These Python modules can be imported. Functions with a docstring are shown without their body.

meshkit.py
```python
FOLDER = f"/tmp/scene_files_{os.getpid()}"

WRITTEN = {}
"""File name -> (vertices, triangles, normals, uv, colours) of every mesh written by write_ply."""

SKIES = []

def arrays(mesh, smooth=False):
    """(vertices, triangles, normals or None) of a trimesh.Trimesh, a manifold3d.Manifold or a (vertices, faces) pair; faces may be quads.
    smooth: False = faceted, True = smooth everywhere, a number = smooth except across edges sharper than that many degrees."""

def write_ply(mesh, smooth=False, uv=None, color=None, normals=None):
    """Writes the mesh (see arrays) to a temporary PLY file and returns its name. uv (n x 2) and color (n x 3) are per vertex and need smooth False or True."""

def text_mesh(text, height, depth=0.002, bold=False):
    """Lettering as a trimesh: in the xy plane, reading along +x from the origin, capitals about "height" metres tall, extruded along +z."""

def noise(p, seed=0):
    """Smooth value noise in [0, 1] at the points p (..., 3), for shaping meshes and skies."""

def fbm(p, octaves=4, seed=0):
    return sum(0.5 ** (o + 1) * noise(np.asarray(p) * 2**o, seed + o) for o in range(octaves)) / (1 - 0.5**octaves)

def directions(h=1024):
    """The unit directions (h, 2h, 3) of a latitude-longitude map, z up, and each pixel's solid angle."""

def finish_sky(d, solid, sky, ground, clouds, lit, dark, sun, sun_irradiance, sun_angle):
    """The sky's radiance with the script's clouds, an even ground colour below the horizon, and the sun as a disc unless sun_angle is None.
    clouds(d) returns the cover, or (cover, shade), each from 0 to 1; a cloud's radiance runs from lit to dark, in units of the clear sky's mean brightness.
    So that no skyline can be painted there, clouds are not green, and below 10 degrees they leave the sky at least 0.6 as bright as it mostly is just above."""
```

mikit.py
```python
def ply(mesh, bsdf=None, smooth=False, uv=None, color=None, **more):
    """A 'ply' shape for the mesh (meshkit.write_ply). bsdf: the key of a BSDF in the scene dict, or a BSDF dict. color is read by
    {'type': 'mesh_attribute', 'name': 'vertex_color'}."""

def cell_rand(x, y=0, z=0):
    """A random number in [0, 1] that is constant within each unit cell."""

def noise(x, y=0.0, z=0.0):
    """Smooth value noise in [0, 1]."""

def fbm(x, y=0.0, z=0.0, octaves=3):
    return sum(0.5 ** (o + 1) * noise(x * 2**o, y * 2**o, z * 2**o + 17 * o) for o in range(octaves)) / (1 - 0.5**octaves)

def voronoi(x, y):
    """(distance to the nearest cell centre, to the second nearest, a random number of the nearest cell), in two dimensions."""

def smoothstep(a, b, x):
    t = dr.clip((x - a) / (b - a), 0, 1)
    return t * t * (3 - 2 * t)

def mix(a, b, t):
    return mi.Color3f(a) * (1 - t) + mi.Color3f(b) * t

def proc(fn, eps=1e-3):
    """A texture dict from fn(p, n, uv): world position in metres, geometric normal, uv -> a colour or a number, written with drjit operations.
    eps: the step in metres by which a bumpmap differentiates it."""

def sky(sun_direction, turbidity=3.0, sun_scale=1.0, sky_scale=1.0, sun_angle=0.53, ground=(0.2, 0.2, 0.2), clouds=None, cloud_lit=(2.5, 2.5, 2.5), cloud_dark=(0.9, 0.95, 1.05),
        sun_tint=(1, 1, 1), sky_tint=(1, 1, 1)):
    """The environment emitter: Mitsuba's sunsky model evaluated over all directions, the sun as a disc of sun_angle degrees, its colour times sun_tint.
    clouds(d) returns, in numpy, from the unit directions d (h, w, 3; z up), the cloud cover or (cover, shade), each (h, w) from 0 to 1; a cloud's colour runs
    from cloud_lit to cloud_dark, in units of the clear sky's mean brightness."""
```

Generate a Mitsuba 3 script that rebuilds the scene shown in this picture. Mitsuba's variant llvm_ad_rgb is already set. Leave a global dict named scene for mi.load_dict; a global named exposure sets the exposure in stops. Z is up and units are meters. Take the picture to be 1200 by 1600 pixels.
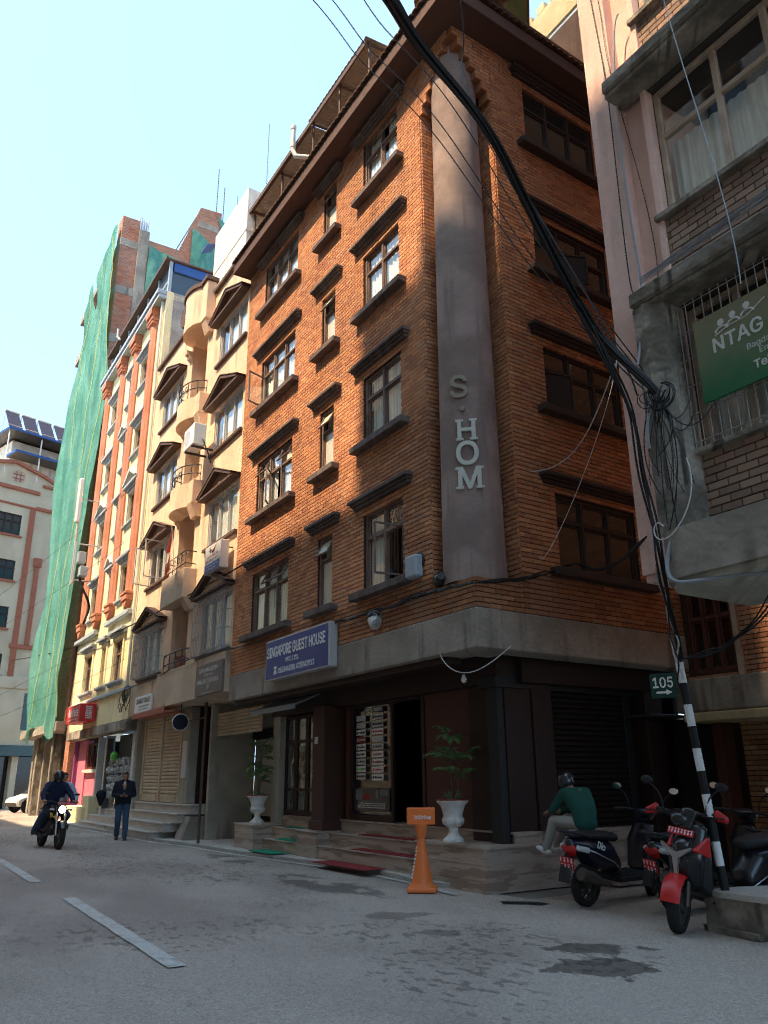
import math, random
import numpy as np
import trimesh
import manifold3d as m3
from shapely.geometry import Polygon, box as sbox
from shapely.ops import unary_union
import drjit as dr
import mitsuba as mi
import mikit, meshkit
from mikit import proc, fbm, noise, voronoi, cell_rand, smoothstep, mix

random.seed(7)
np.random.seed(7)
RNG = np.random.default_rng(11)
T = mi.ScalarTransform4f
scene, labels = {}, {}

# ------------------------------------------------------------------ camera, sky, exposure
# World: x runs along the street towards the viewer's right, y goes into the buildings (the facade line is y = 0), z up, metres.
EYE = np.array([11.84, -6.84, 1.5])
FX = 1240.0
PITCH, ROLL = math.atan(416 / FX), math.radians(-0.5)
HEAD = np.array([-0.84619, 0.53288, 0.0])
RIGHT = np.array([0.53288, 0.84619, 0.0])
fwd = HEAD * math.cos(PITCH) + np.array([0, 0, math.sin(PITCH)])
up0 = -HEAD * math.sin(PITCH) + np.array([0, 0, math.cos(PITCH)])
up = -math.sin(ROLL) * RIGHT + math.cos(ROLL) * up0
scene['camera'] = {'type': 'perspective', 'fov': math.degrees(2 * math.atan(600 / FX)), 'fov_axis': 'x', 'near_clip': 0.05, 'far_clip': 2000.0,
                   'to_world': T().look_at(origin=EYE.tolist(), target=(EYE + fwd).tolist(), up=up.tolist())}
SUN_EL = math.radians(57)
SUN = (0.085 * math.cos(SUN_EL), -0.9964 * math.cos(SUN_EL), math.sin(SUN_EL))
scene['sky'] = mikit.sky(SUN, turbidity=6.0, sun_scale=0.64, sky_scale=1.4, sun_angle=1.2, ground=(0.2, 0.2, 0.19), sun_tint=(1.0, 0.88, 0.72), sky_tint=(0.6, 0.77, 0.87),
                         clouds=lambda d: 0.5, cloud_lit=(0.6, 0.82, 0.95))
exposure = 3.48

# ------------------------------------------------------------------ mesh helpers
class MB:
    """Collects pieces of one mesh."""
    def __init__(s):
        s.v, s.f, s.c, s.n = [], [], [], 0
    def add(s, v, f, col=None):
        v = np.asarray(v, float); f = np.asarray(f, int)
        if f.shape[1] == 4:
            f = np.vstack([f[:, [0, 1, 2]], f[:, [0, 2, 3]]])
        s.v.append(v); s.f.append(f + s.n); s.n += len(v)
        s.c.append(np.tile(np.asarray(col if col is not None else (0.5, 0.5, 0.5), float), (len(v), 1)))
        return s
    def mesh(s, m, M=None):
        v = np.asarray(m.vertices, float)
        if M is not None:
            v = v @ M[:3, :3].T + M[:3, 3]
        f = np.asarray(m.faces)
        if M is not None and np.linalg.det(M[:3, :3]) < 0:
            f = f[:, ::-1]
        return s.add(v, f)
    def box(s, x0, x1, y0, y1, z0, z1, col=None):
        v = np.array([[x, y, z] for x in (x0, x1) for y in (y0, y1) for z in (z0, z1)])
        return s.add(v, BOXF, col)
    def cbox(s, x0, x1, y0, y1, z0, z1, b=0.012, M=None):
        c = np.array([(x0 + x1) / 2, (y0 + y1) / 2, (z0 + z1) / 2]); h = np.array([abs(x1 - x0), abs(y1 - y0), abs(z1 - z0)]) / 2
        b = min(b, 0.45 * h.min())
        v = c + CHS * h - CHB * b
        if M is not None:
            v = v @ M[:3, :3].T + M[:3, 3]
        return s.add(v, CHF)
    def tube(s, pts, r, n=6, caps=True):
        p = np.asarray(pts, float); k = len(p)
        r = np.broadcast_to(np.asarray(r, float), (k,))
        t = np.gradient(p, axis=0); t /= np.linalg.norm(t, axis=1, keepdims=True) + 1e-12
        a = np.cross(t[0], [0, 0, 1.0] if abs(t[0][2]) < 0.9 else [1.0, 0, 0]); a /= np.linalg.norm(a)
        A, ang = [], np.arange(n) * 2 * np.pi / n
        for i in range(k):
            a = a - t[i] * (a @ t[i]); a /= np.linalg.norm(a) + 1e-12
            A.append(a)
        A = np.array(A); B = np.cross(t, A)
        v = p[:, None] + r[:, None, None] * (np.cos(ang)[None, :, None] * A[:, None] + np.sin(ang)[None, :, None] * B[:, None])
        f = []
        for i in range(k - 1):
            for j in range(n):
                f.append([i * n + j, i * n + (j + 1) % n, (i + 1) * n + (j + 1) % n, (i + 1) * n + j])
        v = v.reshape(-1, 3); F = np.array(f); F = np.vstack([F[:, [0, 1, 2]], F[:, [0, 2, 3]]])
        if caps:
            F = np.vstack([F, [[0, j + 1, j] for j in range(1, n - 1)], [[(k - 1) * n, (k - 1) * n + j, (k - 1) * n + j + 1] for j in range(1, n - 1)]])
        return s.add(v, F)
    def lathe(s, prof, c=(0, 0, 0), n=24, axis='z', M=None):
        """prof: (radius, height) pairs."""
        prof = np.asarray(prof, float); ang = np.arange(n) * 2 * np.pi / n; k = len(prof)
        v = np.stack([prof[:, :1] * np.cos(ang), prof[:, :1] * np.sin(ang), np.repeat(prof[:, 1:], n, 1)], -1).reshape(-1, 3)
        if axis == 'y':
            v = v[:, [0, 2, 1]] * [1, 1, -1]
        elif axis == 'x':
            v = v[:, [2, 1, 0]] * [1, 1, -1]
        v = v + np.asarray(c, float)
        f = [[i * n + j, i * n + (j + 1) % n, (i + 1) * n + (j + 1) % n, (i + 1) * n + j] for i in range(k - 1) for j in range(n)]
        if M is not None:
            v = v @ M[:3, :3].T + M[:3, 3]
        return s.add(v, np.array(f))
    def prism(s, poly, lo, hi, axis='y', M=None):
        """Polygon in (x, z) for axis y, (y, z) for axis x, (x, y) for axis z, extruded lo..hi."""
        p = poly if isinstance(poly, Polygon) else Polygon(poly)
        m = trimesh.creation.extrude_polygon(p, hi - lo, engine='earcut')
        v = np.array(m.vertices); v[:, 2] += lo; f = np.array(m.faces)
        if axis == 'y':
            v = v[:, [0, 2, 1]]; f = f[:, ::-1]
        elif axis == 'x':
            v = v[:, [2, 0, 1]]
        if M is not None:
            v = v @ M[:3, :3].T + M[:3, 3]
        return s.add(v, f)
    def out(s):
        return np.vstack(s.v), np.vstack(s.f)
    def tm(s):
        v, f = s.out()
        return trimesh.Trimesh(v, f, process=False)
    def xf(s, M):
        s.v = [v @ M[:3, :3].T + M[:3, 3] for v in s.v]
        return s

BOXF = np.array([[0, 1, 3], [0, 3, 2], [4, 6, 7], [4, 7, 5], [0, 4, 5], [0, 5, 1], [2, 3, 7], [2, 7, 6], [0, 2, 6], [0, 6, 4], [1, 5, 7], [1, 7, 3]])
_s, _b = [], []
for sx in (-1, 1):
    for sy in (-1, 1):
        for sz in (-1, 1):
            for k in range(3):
                sg = np.array([sx, sy, sz], float); bb = sg.copy(); bb[k] = 0
                _s.append(sg); _b.append(bb)
CHS, CHB = np.array(_s), np.array(_b)
_h = trimesh.convex.convex_hull(CHS - 0.3 * CHB)
_map = [int(np.argmin(((CHS - 0.3 * CHB - v) ** 2).sum(1))) for v in _h.vertices]
CHF = np.array(_map)[_h.faces]

def mat4(x=(1, 0, 0), y=(0, 1, 0), z=(0, 0, 1), o=(0, 0, 0)):
    M = np.eye(4); M[:3, 0], M[:3, 1], M[:3, 2], M[:3, 3] = x, y, z, o
    return M
def rotz(deg, o=(0, 0, 0)):
    c, s_ = math.cos(math.radians(deg)), math.sin(math.radians(deg))
    return mat4((c, s_, 0), (-s_, c, 0), (0, 0, 1), o)
def to_T(M):
    return T(np.asarray(M, float).tolist())

SIDE = mat4((-0.040, 0.9992, 0), (-0.9992, -0.040, 0), (0, 0, 1), (3.36, 0, 0))   # the lane side of the guest house: x along the lane, y inwards

def key_for(name, parent=None):
    base = f'{parent}__{name}' if parent else name
    k, i = base, 0
    while k in scene or k in labels or k in USED:
        i += 1; k = f'{base}_{i:03d}'
    USED.add(k)
    return k
USED = set()
def tag(k, label=None, cat=None, group=None, kind=None):
    d = labels.setdefault(k, {})
    for a, b in (('label', label), ('category', cat), ('group', group), ('kind', kind)):
        if b:
            d[a] = b
    return k
def thing(name, label, cat, group=None):
    k = key_for(name)
    return tag(k, label, cat, group)
def put(name, mb, mat, parent=None, smooth=False, M=None, label=None, cat=None, group=None, kind=None, color=None, **more):
    k = key_for(name, parent)
    if isinstance(mb, MB):
        if color == 'own':
            color = np.vstack(mb.c)
        mb = mb.out()
    d = mikit.ply(mb, mat, smooth=smooth, **({'color': color} if color is not None else {}), **more)
    if M is not None:
        d['to_world'] = to_T(M)
    scene[k] = d
    if label or cat or group or kind:
        tag(k, label, cat, group, kind)
    return k
def each(name, boxes, mat, parent, b=0.01, M=None, **kw):
    """Alike pieces, each an entry of its own."""
    out = []
    for q in boxes:
        m = MB(); m.cbox(*q, b, M); out.append(put(name, m, mat, parent, **kw))
    return out
def again(name, d, parent=None, M=None, kind=None, label=None, cat=None, group=None):
    """One more entry from a shape dict that exists."""
    k = key_for(name, parent)
    scene[k] = {**d, **({'to_world': to_T(M)} if M is not None else {})}
    if label or cat or group or kind:
        tag(k, label, cat, group, kind)
    return k
# ------------------------------------------------------------------ materials
def rgb(c):
    return {'type': 'rgb', 'value': list(map(float, c))} if not isinstance(c, dict) else c
def mat(name, c, rough=0.6, spec=0.3, metal=0.0, coat=0.0, two=True, bump=None, bscale=0.01):
    b = {'type': 'principled', 'base_color': rgb(c), 'roughness': rough, 'specular': spec, 'metallic': metal}
    if coat:
        b['clearcoat'] = coat; b['clearcoat_gloss'] = 0.9
    if bump:
        b = {'type': 'bumpmap', 'arbitrary': bump, 'scale': bscale, 'bsdf': b}
    scene[name] = {'type': 'twosided', 'bsdf': b} if two else b
    return name
def C(*a):
    return mi.Color3f(*a)

def asphalt(p, n, uv):
    g = fbm(p.x * 0.55, p.y * 0.9, 0.0, 4)
    fine = noise(p.x * 60, p.y * 60, 0.0)
    base = mix((0.25, 0.21, 0.18), (0.325, 0.28, 0.24), smoothstep(0.3, 0.72, g))
    base = base * (0.82 + 0.36 * fine)
    # worn dark speckle, stretched along the street
    sp = fbm(p.x * 9.0 + 7.3, p.y * 16.0, 3.0, 4)
    zone = smoothstep(0.5, 0.66, fbm(p.x * 0.33 + 3, p.y * 0.5 + 9.0, 1.0, 3))
    base = mix(base, base * 0.58, smoothstep(0.6, 0.66, sp) * zone)
    # damp patches in front of the steps and two oil stains
    w = fbm(p.x * 1.6, p.y * 3.2, 5.0, 4)
    def spot(cx, cy, rx, ry):
        return 1 - smoothstep(0.75, 1.0, dr.sqrt(dr.square((p.x - cx) / rx) + dr.square((p.y - cy) / ry)) + 1.5 * (w - 0.5))
    wet = dr.maximum(spot(0.2, -0.7, 2.2, 0.6), spot(-4.2, -0.25, 2.0, 0.5)) * smoothstep(0.45, 0.55, w)
    def oilspot(cx, cy, rx, ry):
        wv = fbm(p.x * 4.5 + 1.7, p.y * 4.5, 8.0, 5)
        u, v = 0.63 * (p.x - cx) + 0.777 * (p.y - cy), 0.777 * (p.x - cx) - 0.63 * (p.y - cy)
        return 1 - smoothstep(0.9, 0.98, dr.sqrt(dr.square(u / rx) + dr.square(v / ry)) + 1.7 * (wv - 0.5))
    oil = dr.maximum(oilspot(6.57, -1.33, 0.5, 0.34), oilspot(5.9, -0.9, 0.42, 0.2))
    oil = dr.maximum(oil, 0.6 * dr.maximum(oilspot(4.45, -1.6, 0.3, 0.16), oilspot(3.3, -1.3, 0.4, 0.3)))
    base = mix(base, base * 0.36, dr.clip(dr.maximum(0.8 * wet, oil), 0, 1))
    # fine cracks
    d1, d2, _ = voronoi(p.x * 0.42 + 0.25 * w, p.y * 0.42 + 0.3 * w)
    base = mix(base, base * 0.72, (1 - smoothstep(0.0, 0.006, d2 - d1)) * smoothstep(0.52, 0.6, g))
    # grit and aggregate
    ag = noise(p.x * 140, p.y * 140, 1.0)
    return base * (1 + 0.35 * smoothstep(0.72, 0.9, ag) - 0.3 * smoothstep(0.28, 0.1, ag))
mat('m_asphalt', proc(asphalt), 0.82, 0.35, bump=proc(lambda p, n, uv: noise(p.x * 90, p.y * 90, 0.0) + 2.0 * fbm(p.x * 7, p.y * 7, 0.0, 2), 2e-3), bscale=0.0022)
mat('m_terrain', (0.16, 0.15, 0.13), 0.9)
def kerbcol(p, n, uv):
    f = fbm(p.x * 3, p.y * 3, p.z * 3, 4)
    return mix((0.27, 0.255, 0.23), (0.43, 0.41, 0.37), f) * (0.8 + 0.4 * noise(p.x * 40, p.y * 40, p.z * 40))
mat('m_pavement', proc(kerbcol), 0.85)
def paintline(p, n, uv):
    f = fbm(p.x * 9, p.y * 9, 2.0, 4)
    return mix((0.44, 0.43, 0.4), (0.3, 0.29, 0.27), smoothstep(0.5, 0.8, f)) * (0.85 + 0.3 * noise(p.x * 70, p.y * 70, 0.0))
mat('m_roadpaint', proc(paintline), 0.8)

scene['m_brick'] = {'type': 'twosided', 'bsdf': {'type': 'principled', 'base_color': {'type': 'mesh_attribute', 'name': 'vertex_color'}, 'roughness': 0.85, 'specular': 0.25}}
mat('m_mortar', (0.055, 0.03, 0.02), 0.95)
mat('m_mortar_grey', (0.07, 0.06, 0.05), 0.95)
def stained(lo, hi, dark, sx=1.0, streak=0.5, speck=0.12):
    """Painted or bare render: mottling, vertical streaks, fine grain."""
    def fn(p, n, uv):
        t = p.x + p.y
        g = fbm(p.x * 1.3 * sx, p.y * 1.3 * sx, p.z * 1.3 * sx, 4)
        st = smoothstep(0.52, 0.78, fbm(t * 5.0 * sx, 0.0, p.z * 0.45, 3)) * smoothstep(0.35, 0.6, g)
        c = mix(lo, hi, smoothstep(0.3, 0.7, g))
        c = mix(c, dark, streak * st)
        return c * (1 - speck + 2 * speck * noise(p.x * 28, p.y * 28, p.z * 28))
    return proc(fn)
rough = proc(lambda p, n, uv: fbm(p.x * 14, p.y * 14, p.z * 14, 3), 2e-3)
mat('m_concrete', stained((0.23, 0.2, 0.165), (0.34, 0.3, 0.25), (0.1, 0.085, 0.07), 1.0, 0.75, 0.14), 0.9, bump=rough, bscale=0.012)
mat('m_old_concrete', stained((0.14, 0.122, 0.095), (0.34, 0.3, 0.25), (0.045, 0.042, 0.034), 2.2, 0.9, 0.2), 0.9, bump=rough, bscale=0.03)
mat('m_column', stained((0.215, 0.16, 0.14), (0.33, 0.25, 0.22), (0.14, 0.1, 0.09), 1.1, 0.5, 0.08), 0.85, bump=rough, bscale=0.006)
mat('m_cream', stained((0.64, 0.45, 0.31), (0.73, 0.53, 0.37), (0.34, 0.24, 0.17), 0.8, 0.65, 0.06), 0.8)
mat('m_cream_dirty', stained((0.46, 0.36, 0.26), (0.58, 0.46, 0.34), (0.22, 0.165, 0.12), 1.0, 0.75, 0.1), 0.85)
mat('m_yellow', stained((0.7, 0.6, 0.35), (0.77, 0.68, 0.43), (0.42, 0.35, 0.22), 0.7, 0.6, 0.06), 0.8)
mat('m_pilaster', stained((0.44, 0.17, 0.1), (0.52, 0.22, 0.14), (0.33, 0.13, 0.085), 0.9, 0.4, 0.07), 0.8)
mat('m_pale', stained((0.5, 0.45, 0.32), (0.58, 0.53, 0.39), (0.4, 0.35, 0.25), 0.4, 0.4, 0.03), 0.85)
mat('m_pink', stained((0.66, 0.43, 0.35), (0.74, 0.5, 0.42), (0.46, 0.3, 0.25), 1.0, 0.6, 0.06), 0.8)
mat('m_grey_render', stained((0.22, 0.215, 0.205), (0.34, 0.33, 0.31), (0.14, 0.14, 0.135), 1.0, 0.5, 0.12), 0.9)
mat('m_white_wall', stained((0.62, 0.6, 0.54), (0.76, 0.74, 0.68), (0.4, 0.37, 0.32), 1.3, 0.6, 0.05), 0.85)
mat('m_ochre', stained((0.4, 0.31, 0.16), (0.52, 0.42, 0.24), (0.3, 0.23, 0.12), 1.0, 0.5, 0.08), 0.85)
def stone(p, n, uv):
    b = fbm(p.x * 0.8 + p.y * 0.8, p.z * 9, 2.0, 4)
    v = smoothstep(0.5, 0.62, fbm(p.x * 2 + p.y * 2.2, p.z * 16, 6.0, 3))
    return mix(mix((0.33, 0.255, 0.2), (0.48, 0.4, 0.33), b), (0.24, 0.165, 0.125), v * 0.75) * (0.9 + 0.2 * noise(p.x * 50, p.y * 50, p.z * 50))
mat('m_stone', proc(stone), 0.35, 0.4)
def marble(p, n, uv):
    b = fbm(p.x * 1.8, p.y * 1.8, p.z * 6, 4)
    return mix((0.36, 0.33, 0.29), (0.54, 0.5, 0.45), b) * (0.88 + 0.24 * noise(p.x * 45, p.y * 45, p.z * 45))
mat('m_marble', proc(marble), 0.4, 0.4)
def farbrick(p, n, uv):
    t = p.x + p.y
    r = p.z / 0.085; row = dr.floor(r); q = t / 0.25 + 0.5 * (row - 2 * dr.floor(row / 2))
    jx = dr.minimum(q - dr.floor(q), 1 - (q - dr.floor(q))); jz = dr.minimum(r - row, 1 - (r - row))
    c = mix((0.30, 0.105, 0.06), (0.42, 0.17, 0.095), cell_rand(dr.floor(q), row, 4.0))
    j = dr.maximum(1 - smoothstep(0.03, 0.07, jx), 1 - smoothstep(0.1, 0.2, jz))
    return mix(c, (0.33, 0.29, 0.25), 0.75 * j * smoothstep(0.2, 0.6, fbm(t * 2, p.z * 2, 0.0, 3)))
mat('m_far_brick', proc(farbrick), 0.9)
mat('m_wood_dark', stained((0.09, 0.068, 0.06), (0.15, 0.118, 0.105), (0.03, 0.024, 0.022), 2.0, 0.5, 0.15), 0.7)
mat('m_frame', stained((0.14, 0.09, 0.07), (0.2, 0.14, 0.11), (0.06, 0.04, 0.033), 2.0, 0.4, 0.1), 0.6)
mat('m_tympanum', (0.26, 0.17, 0.11), 0.8)
mat('m_corbel', (0.3, 0.125, 0.06), 0.9)
mat('m_soffit', (0.105, 0.062, 0.05), 0.8)
mat('m_tile', stained((0.13, 0.075, 0.05), (0.24, 0.15, 0.1), (0.06, 0.045, 0.035), 3.0, 0.4, 0.2), 0.9)
mat('m_trim_brown', (0.10, 0.062, 0.048), 0.7)
mat('m_trim_grey', (0.34, 0.4, 0.44), 0.6)
mat('m_alu', (0.42, 0.42, 0.42), 0.4, 0.5)
mat('m_iron', (0.03, 0.03, 0.032), 0.5, 0.4)
mat('m_grill', (0.33, 0.3, 0.28), 0.6)
mat('m_black', (0.012, 0.012, 0.013), 0.6)
mat('m_cable', (0.014, 0.014, 0.015), 0.55, 0.35)
mat('m_cable_grey', (0.28, 0.3, 0.32), 0.5)
mat('m_cable_white', (0.55, 0.53, 0.5), 0.5)
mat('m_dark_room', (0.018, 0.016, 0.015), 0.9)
mat('m_room', (0.10, 0.09, 0.08), 0.9)
mat('m_curtain', proc(lambda p, n, uv: mix((0.56, 0.6, 0.52), (0.72, 0.74, 0.66), 0.5 + 0.5 * dr.sin((p.x + p.y) * 62.0 + 3 * noise(p.x * 3, p.y * 3, p.z * 0.5)))), 0.85)
mat('m_blind', (0.7, 0.67, 0.55), 0.8)
mat('m_frosted', (0.5, 0.49, 0.4), 0.18, 0.5)
mat('m_blind_dark', (0.16, 0.17, 0.165), 0.8)
mat('m_curtain_dark', (0.05, 0.05, 0.05), 0.8)
mat('m_red_curtain', (0.2, 0.05, 0.06), 0.8)
scene['m_glass'] = {'type': 'thindielectric', 'int_ior': 1.6}
mat('m_glass_dark', (0.02, 0.024, 0.026), 0.06, 0.6)
mat('m_glass_blue', (0.045, 0.07, 0.095), 0.08, 0.6)
mat('m_glass_teal', (0.02, 0.06, 0.065), 0.15, 0.5)
mat('m_blue_paint', (0.035, 0.1, 0.3), 0.5)
mat('m_sign_blue', proc(lambda p, n, uv: mix((0.022, 0.045, 0.2), (0.03, 0.06, 0.25), fbm(p.x * 2, p.y, p.z * 2, 3))), 0.35, 0.4)
mat('m_white', (0.74, 0.74, 0.72), 0.5)
mat('m_offwhite', (0.56, 0.55, 0.51), 0.6)
mat('m_sign_brown', (0.16, 0.125, 0.11), 0.5)
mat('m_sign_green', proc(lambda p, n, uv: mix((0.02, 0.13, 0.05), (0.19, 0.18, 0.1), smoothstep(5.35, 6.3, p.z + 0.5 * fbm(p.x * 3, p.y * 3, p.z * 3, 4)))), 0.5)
mat('m_red', (0.5, 0.02, 0.02), 0.35, 0.5)
mat('m_red_dirty', (0.3, 0.035, 0.035), 0.6)
mat('m_mat_red', (0.2, 0.03, 0.03), 0.95)
mat('m_mat_green', (0.02, 0.18, 0.11), 0.95)
mat('m_orange', proc(lambda p, n, uv: mix((0.85, 0.19, 0.03), (0.72, 0.2, 0.07), fbm(p.x * 9, p.y * 9, p.z * 9, 3))), 0.5)
mat('m_urn', stained((0.66, 0.65, 0.6), (0.78, 0.77, 0.72), (0.42, 0.4, 0.35), 6.0, 0.5, 0.08), 0.6)
mat('m_soil', (0.05, 0.035, 0.025), 0.95)
scene['m_leaf'] = {'type': 'principledthin', 'base_color': rgb((0.15, 0.28, 0.11)), 'roughness': 0.5, 'diff_trans': 0.5}
scene['m_leaf_pale'] = {'type': 'principledthin', 'base_color': rgb((0.2, 0.3, 0.16)), 'roughness': 0.5, 'diff_trans': 0.5}
def netcol(p, n, uv):
    g = fbm(p.x * 1.2, p.y * 2, p.z * 0.6, 4)
    c = mix((0.1, 0.29, 0.235), (0.16, 0.37, 0.31), smoothstep(0.3, 0.7, g))
    s = fbm(p.x * 2.6 + 0.25 * p.z, p.z * 0.12, 4.0, 3)  # streaks for doubled layers and fold shading, put into the net colour
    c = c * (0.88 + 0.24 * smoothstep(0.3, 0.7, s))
    return c * (0.86 + 0.28 * noise(p.x * 12, p.z * 12, p.y * 5))
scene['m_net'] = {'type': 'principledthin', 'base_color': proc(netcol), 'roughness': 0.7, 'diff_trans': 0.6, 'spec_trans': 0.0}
mat('m_rope', (0.65, 0.55, 0.12), 0.8)
mat('m_shutter_tan', stained((0.46, 0.36, 0.24), (0.56, 0.45, 0.31), (0.28, 0.2, 0.13), 2.0, 0.5, 0.08), 0.5, 0.4)
mat('m_shutter_dark', (0.016, 0.011, 0.01), 0.6)
mat('m_wood_shade', (0.05, 0.038, 0.034), 0.7)  # darker copy of the hood wood, lane-side shade put into its colour
mat('m_redbrown', (0.095, 0.034, 0.023), 0.6)
mat('m_darkwood', (0.035, 0.018, 0.014), 0.55)
mat('m_plaster_dim', stained((0.32, 0.3, 0.24), (0.44, 0.41, 0.33), (0.17, 0.155, 0.13), 1.0, 0.6, 0.1), 0.9)
mat('m_pinkwall', (0.5, 0.16, 0.23), 0.8)
mat('m_purple', (0.24, 0.07, 0.2), 0.8)
mat('m_bodydark', (0.006, 0.008, 0.02), 0.22, 0.5, coat=0.8)
mat('m_bodyblack', (0.01, 0.011, 0.014), 0.25, 0.5, coat=0.8)
mat('m_plastic', (0.022, 0.022, 0.024), 0.5)
mat('m_tyre', (0.022, 0.021, 0.02), 0.85)
mat('m_metal', (0.55, 0.55, 0.56), 0.3, 0.5, metal=0.9)
mat('m_metal_dark', (0.12, 0.11, 0.1), 0.45, 0.5, metal=0.7)
mat('m_mirror', (0.85, 0.85, 0.85), 0.05, 0.5, metal=1.0)
mat('m_seat', (0.02, 0.019, 0.019), 0.6)
mat('m_lens', (0.5, 0.5, 0.48), 0.1, 0.6)
mat('m_plate', (0.52, 0.02, 0.03), 0.45)
mat('m_skin', (0.36, 0.19, 0.12), 0.55)
mat('m_skin_dark', (0.28, 0.145, 0.09), 0.55)
mat('m_hair', (0.012, 0.01, 0.009), 0.5)
mat('m_navy', (0.011, 0.013, 0.024), 0.8)
mat('m_jeans', (0.045, 0.085, 0.15), 0.85)
mat('m_green_cloth', (0.012, 0.07, 0.055), 0.85)
mat('m_trouser', (0.3, 0.29, 0.26), 0.85)
mat('m_shoe_white', (0.6, 0.6, 0.58), 0.6)
mat('m_shoe', (0.03, 0.028, 0.028), 0.6)
mat('m_bluejacket', (0.012, 0.018, 0.05), 0.75)
mat('m_lightshirt', (0.38, 0.47, 0.58), 0.8)
mat('m_helmet', (0.012, 0.014, 0.018), 0.12, 0.6, coat=0.9)
mat('m_carwhite', (0.66, 0.66, 0.64), 0.3, 0.5, coat=0.6)
mat('m_taxiyellow', (0.7, 0.5, 0.03), 0.5)
mat('m_packet', proc(lambda p, n, uv: mix((0.22, 0.24, 0.24), (0.55, 0.58, 0.58), noise(p.x * 9, p.y * 9, p.z * 9))), 0.35, 0.5)
mat('m_leafgreen', (0.1, 0.4, 0.05), 0.5)
mat('m_solar', (0.035, 0.02, 0.03), 0.25, 0.5)
mat('m_sheet', stained((0.22, 0.2, 0.18), (0.32, 0.29, 0.26), (0.13, 0.1, 0.08), 1.0, 0.4, 0.06), 0.6)
mat('m_sheet_green', stained((0.1, 0.16, 0.08), (0.17, 0.26, 0.13), (0.08, 0.1, 0.06), 2.0, 0.4, 0.1), 0.6)
mat('m_flag_red', (0.42, 0.05, 0.04), 0.8)
mat('m_flag_blue', (0.03, 0.05, 0.25), 0.8)
mat('m_terracotta', (0.35, 0.13, 0.08), 0.8)
scene['m_headlight'] = {'type': 'twosided', 'bsdf': {'type': 'diffuse', 'reflectance': rgb((0.7, 0.7, 0.65))}}
mat('m_opp', stained((0.34, 0.29, 0.23), (0.42, 0.36, 0.29), (0.22, 0.19, 0.16), 0.6, 0.4, 0.05), 0.85)
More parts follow.
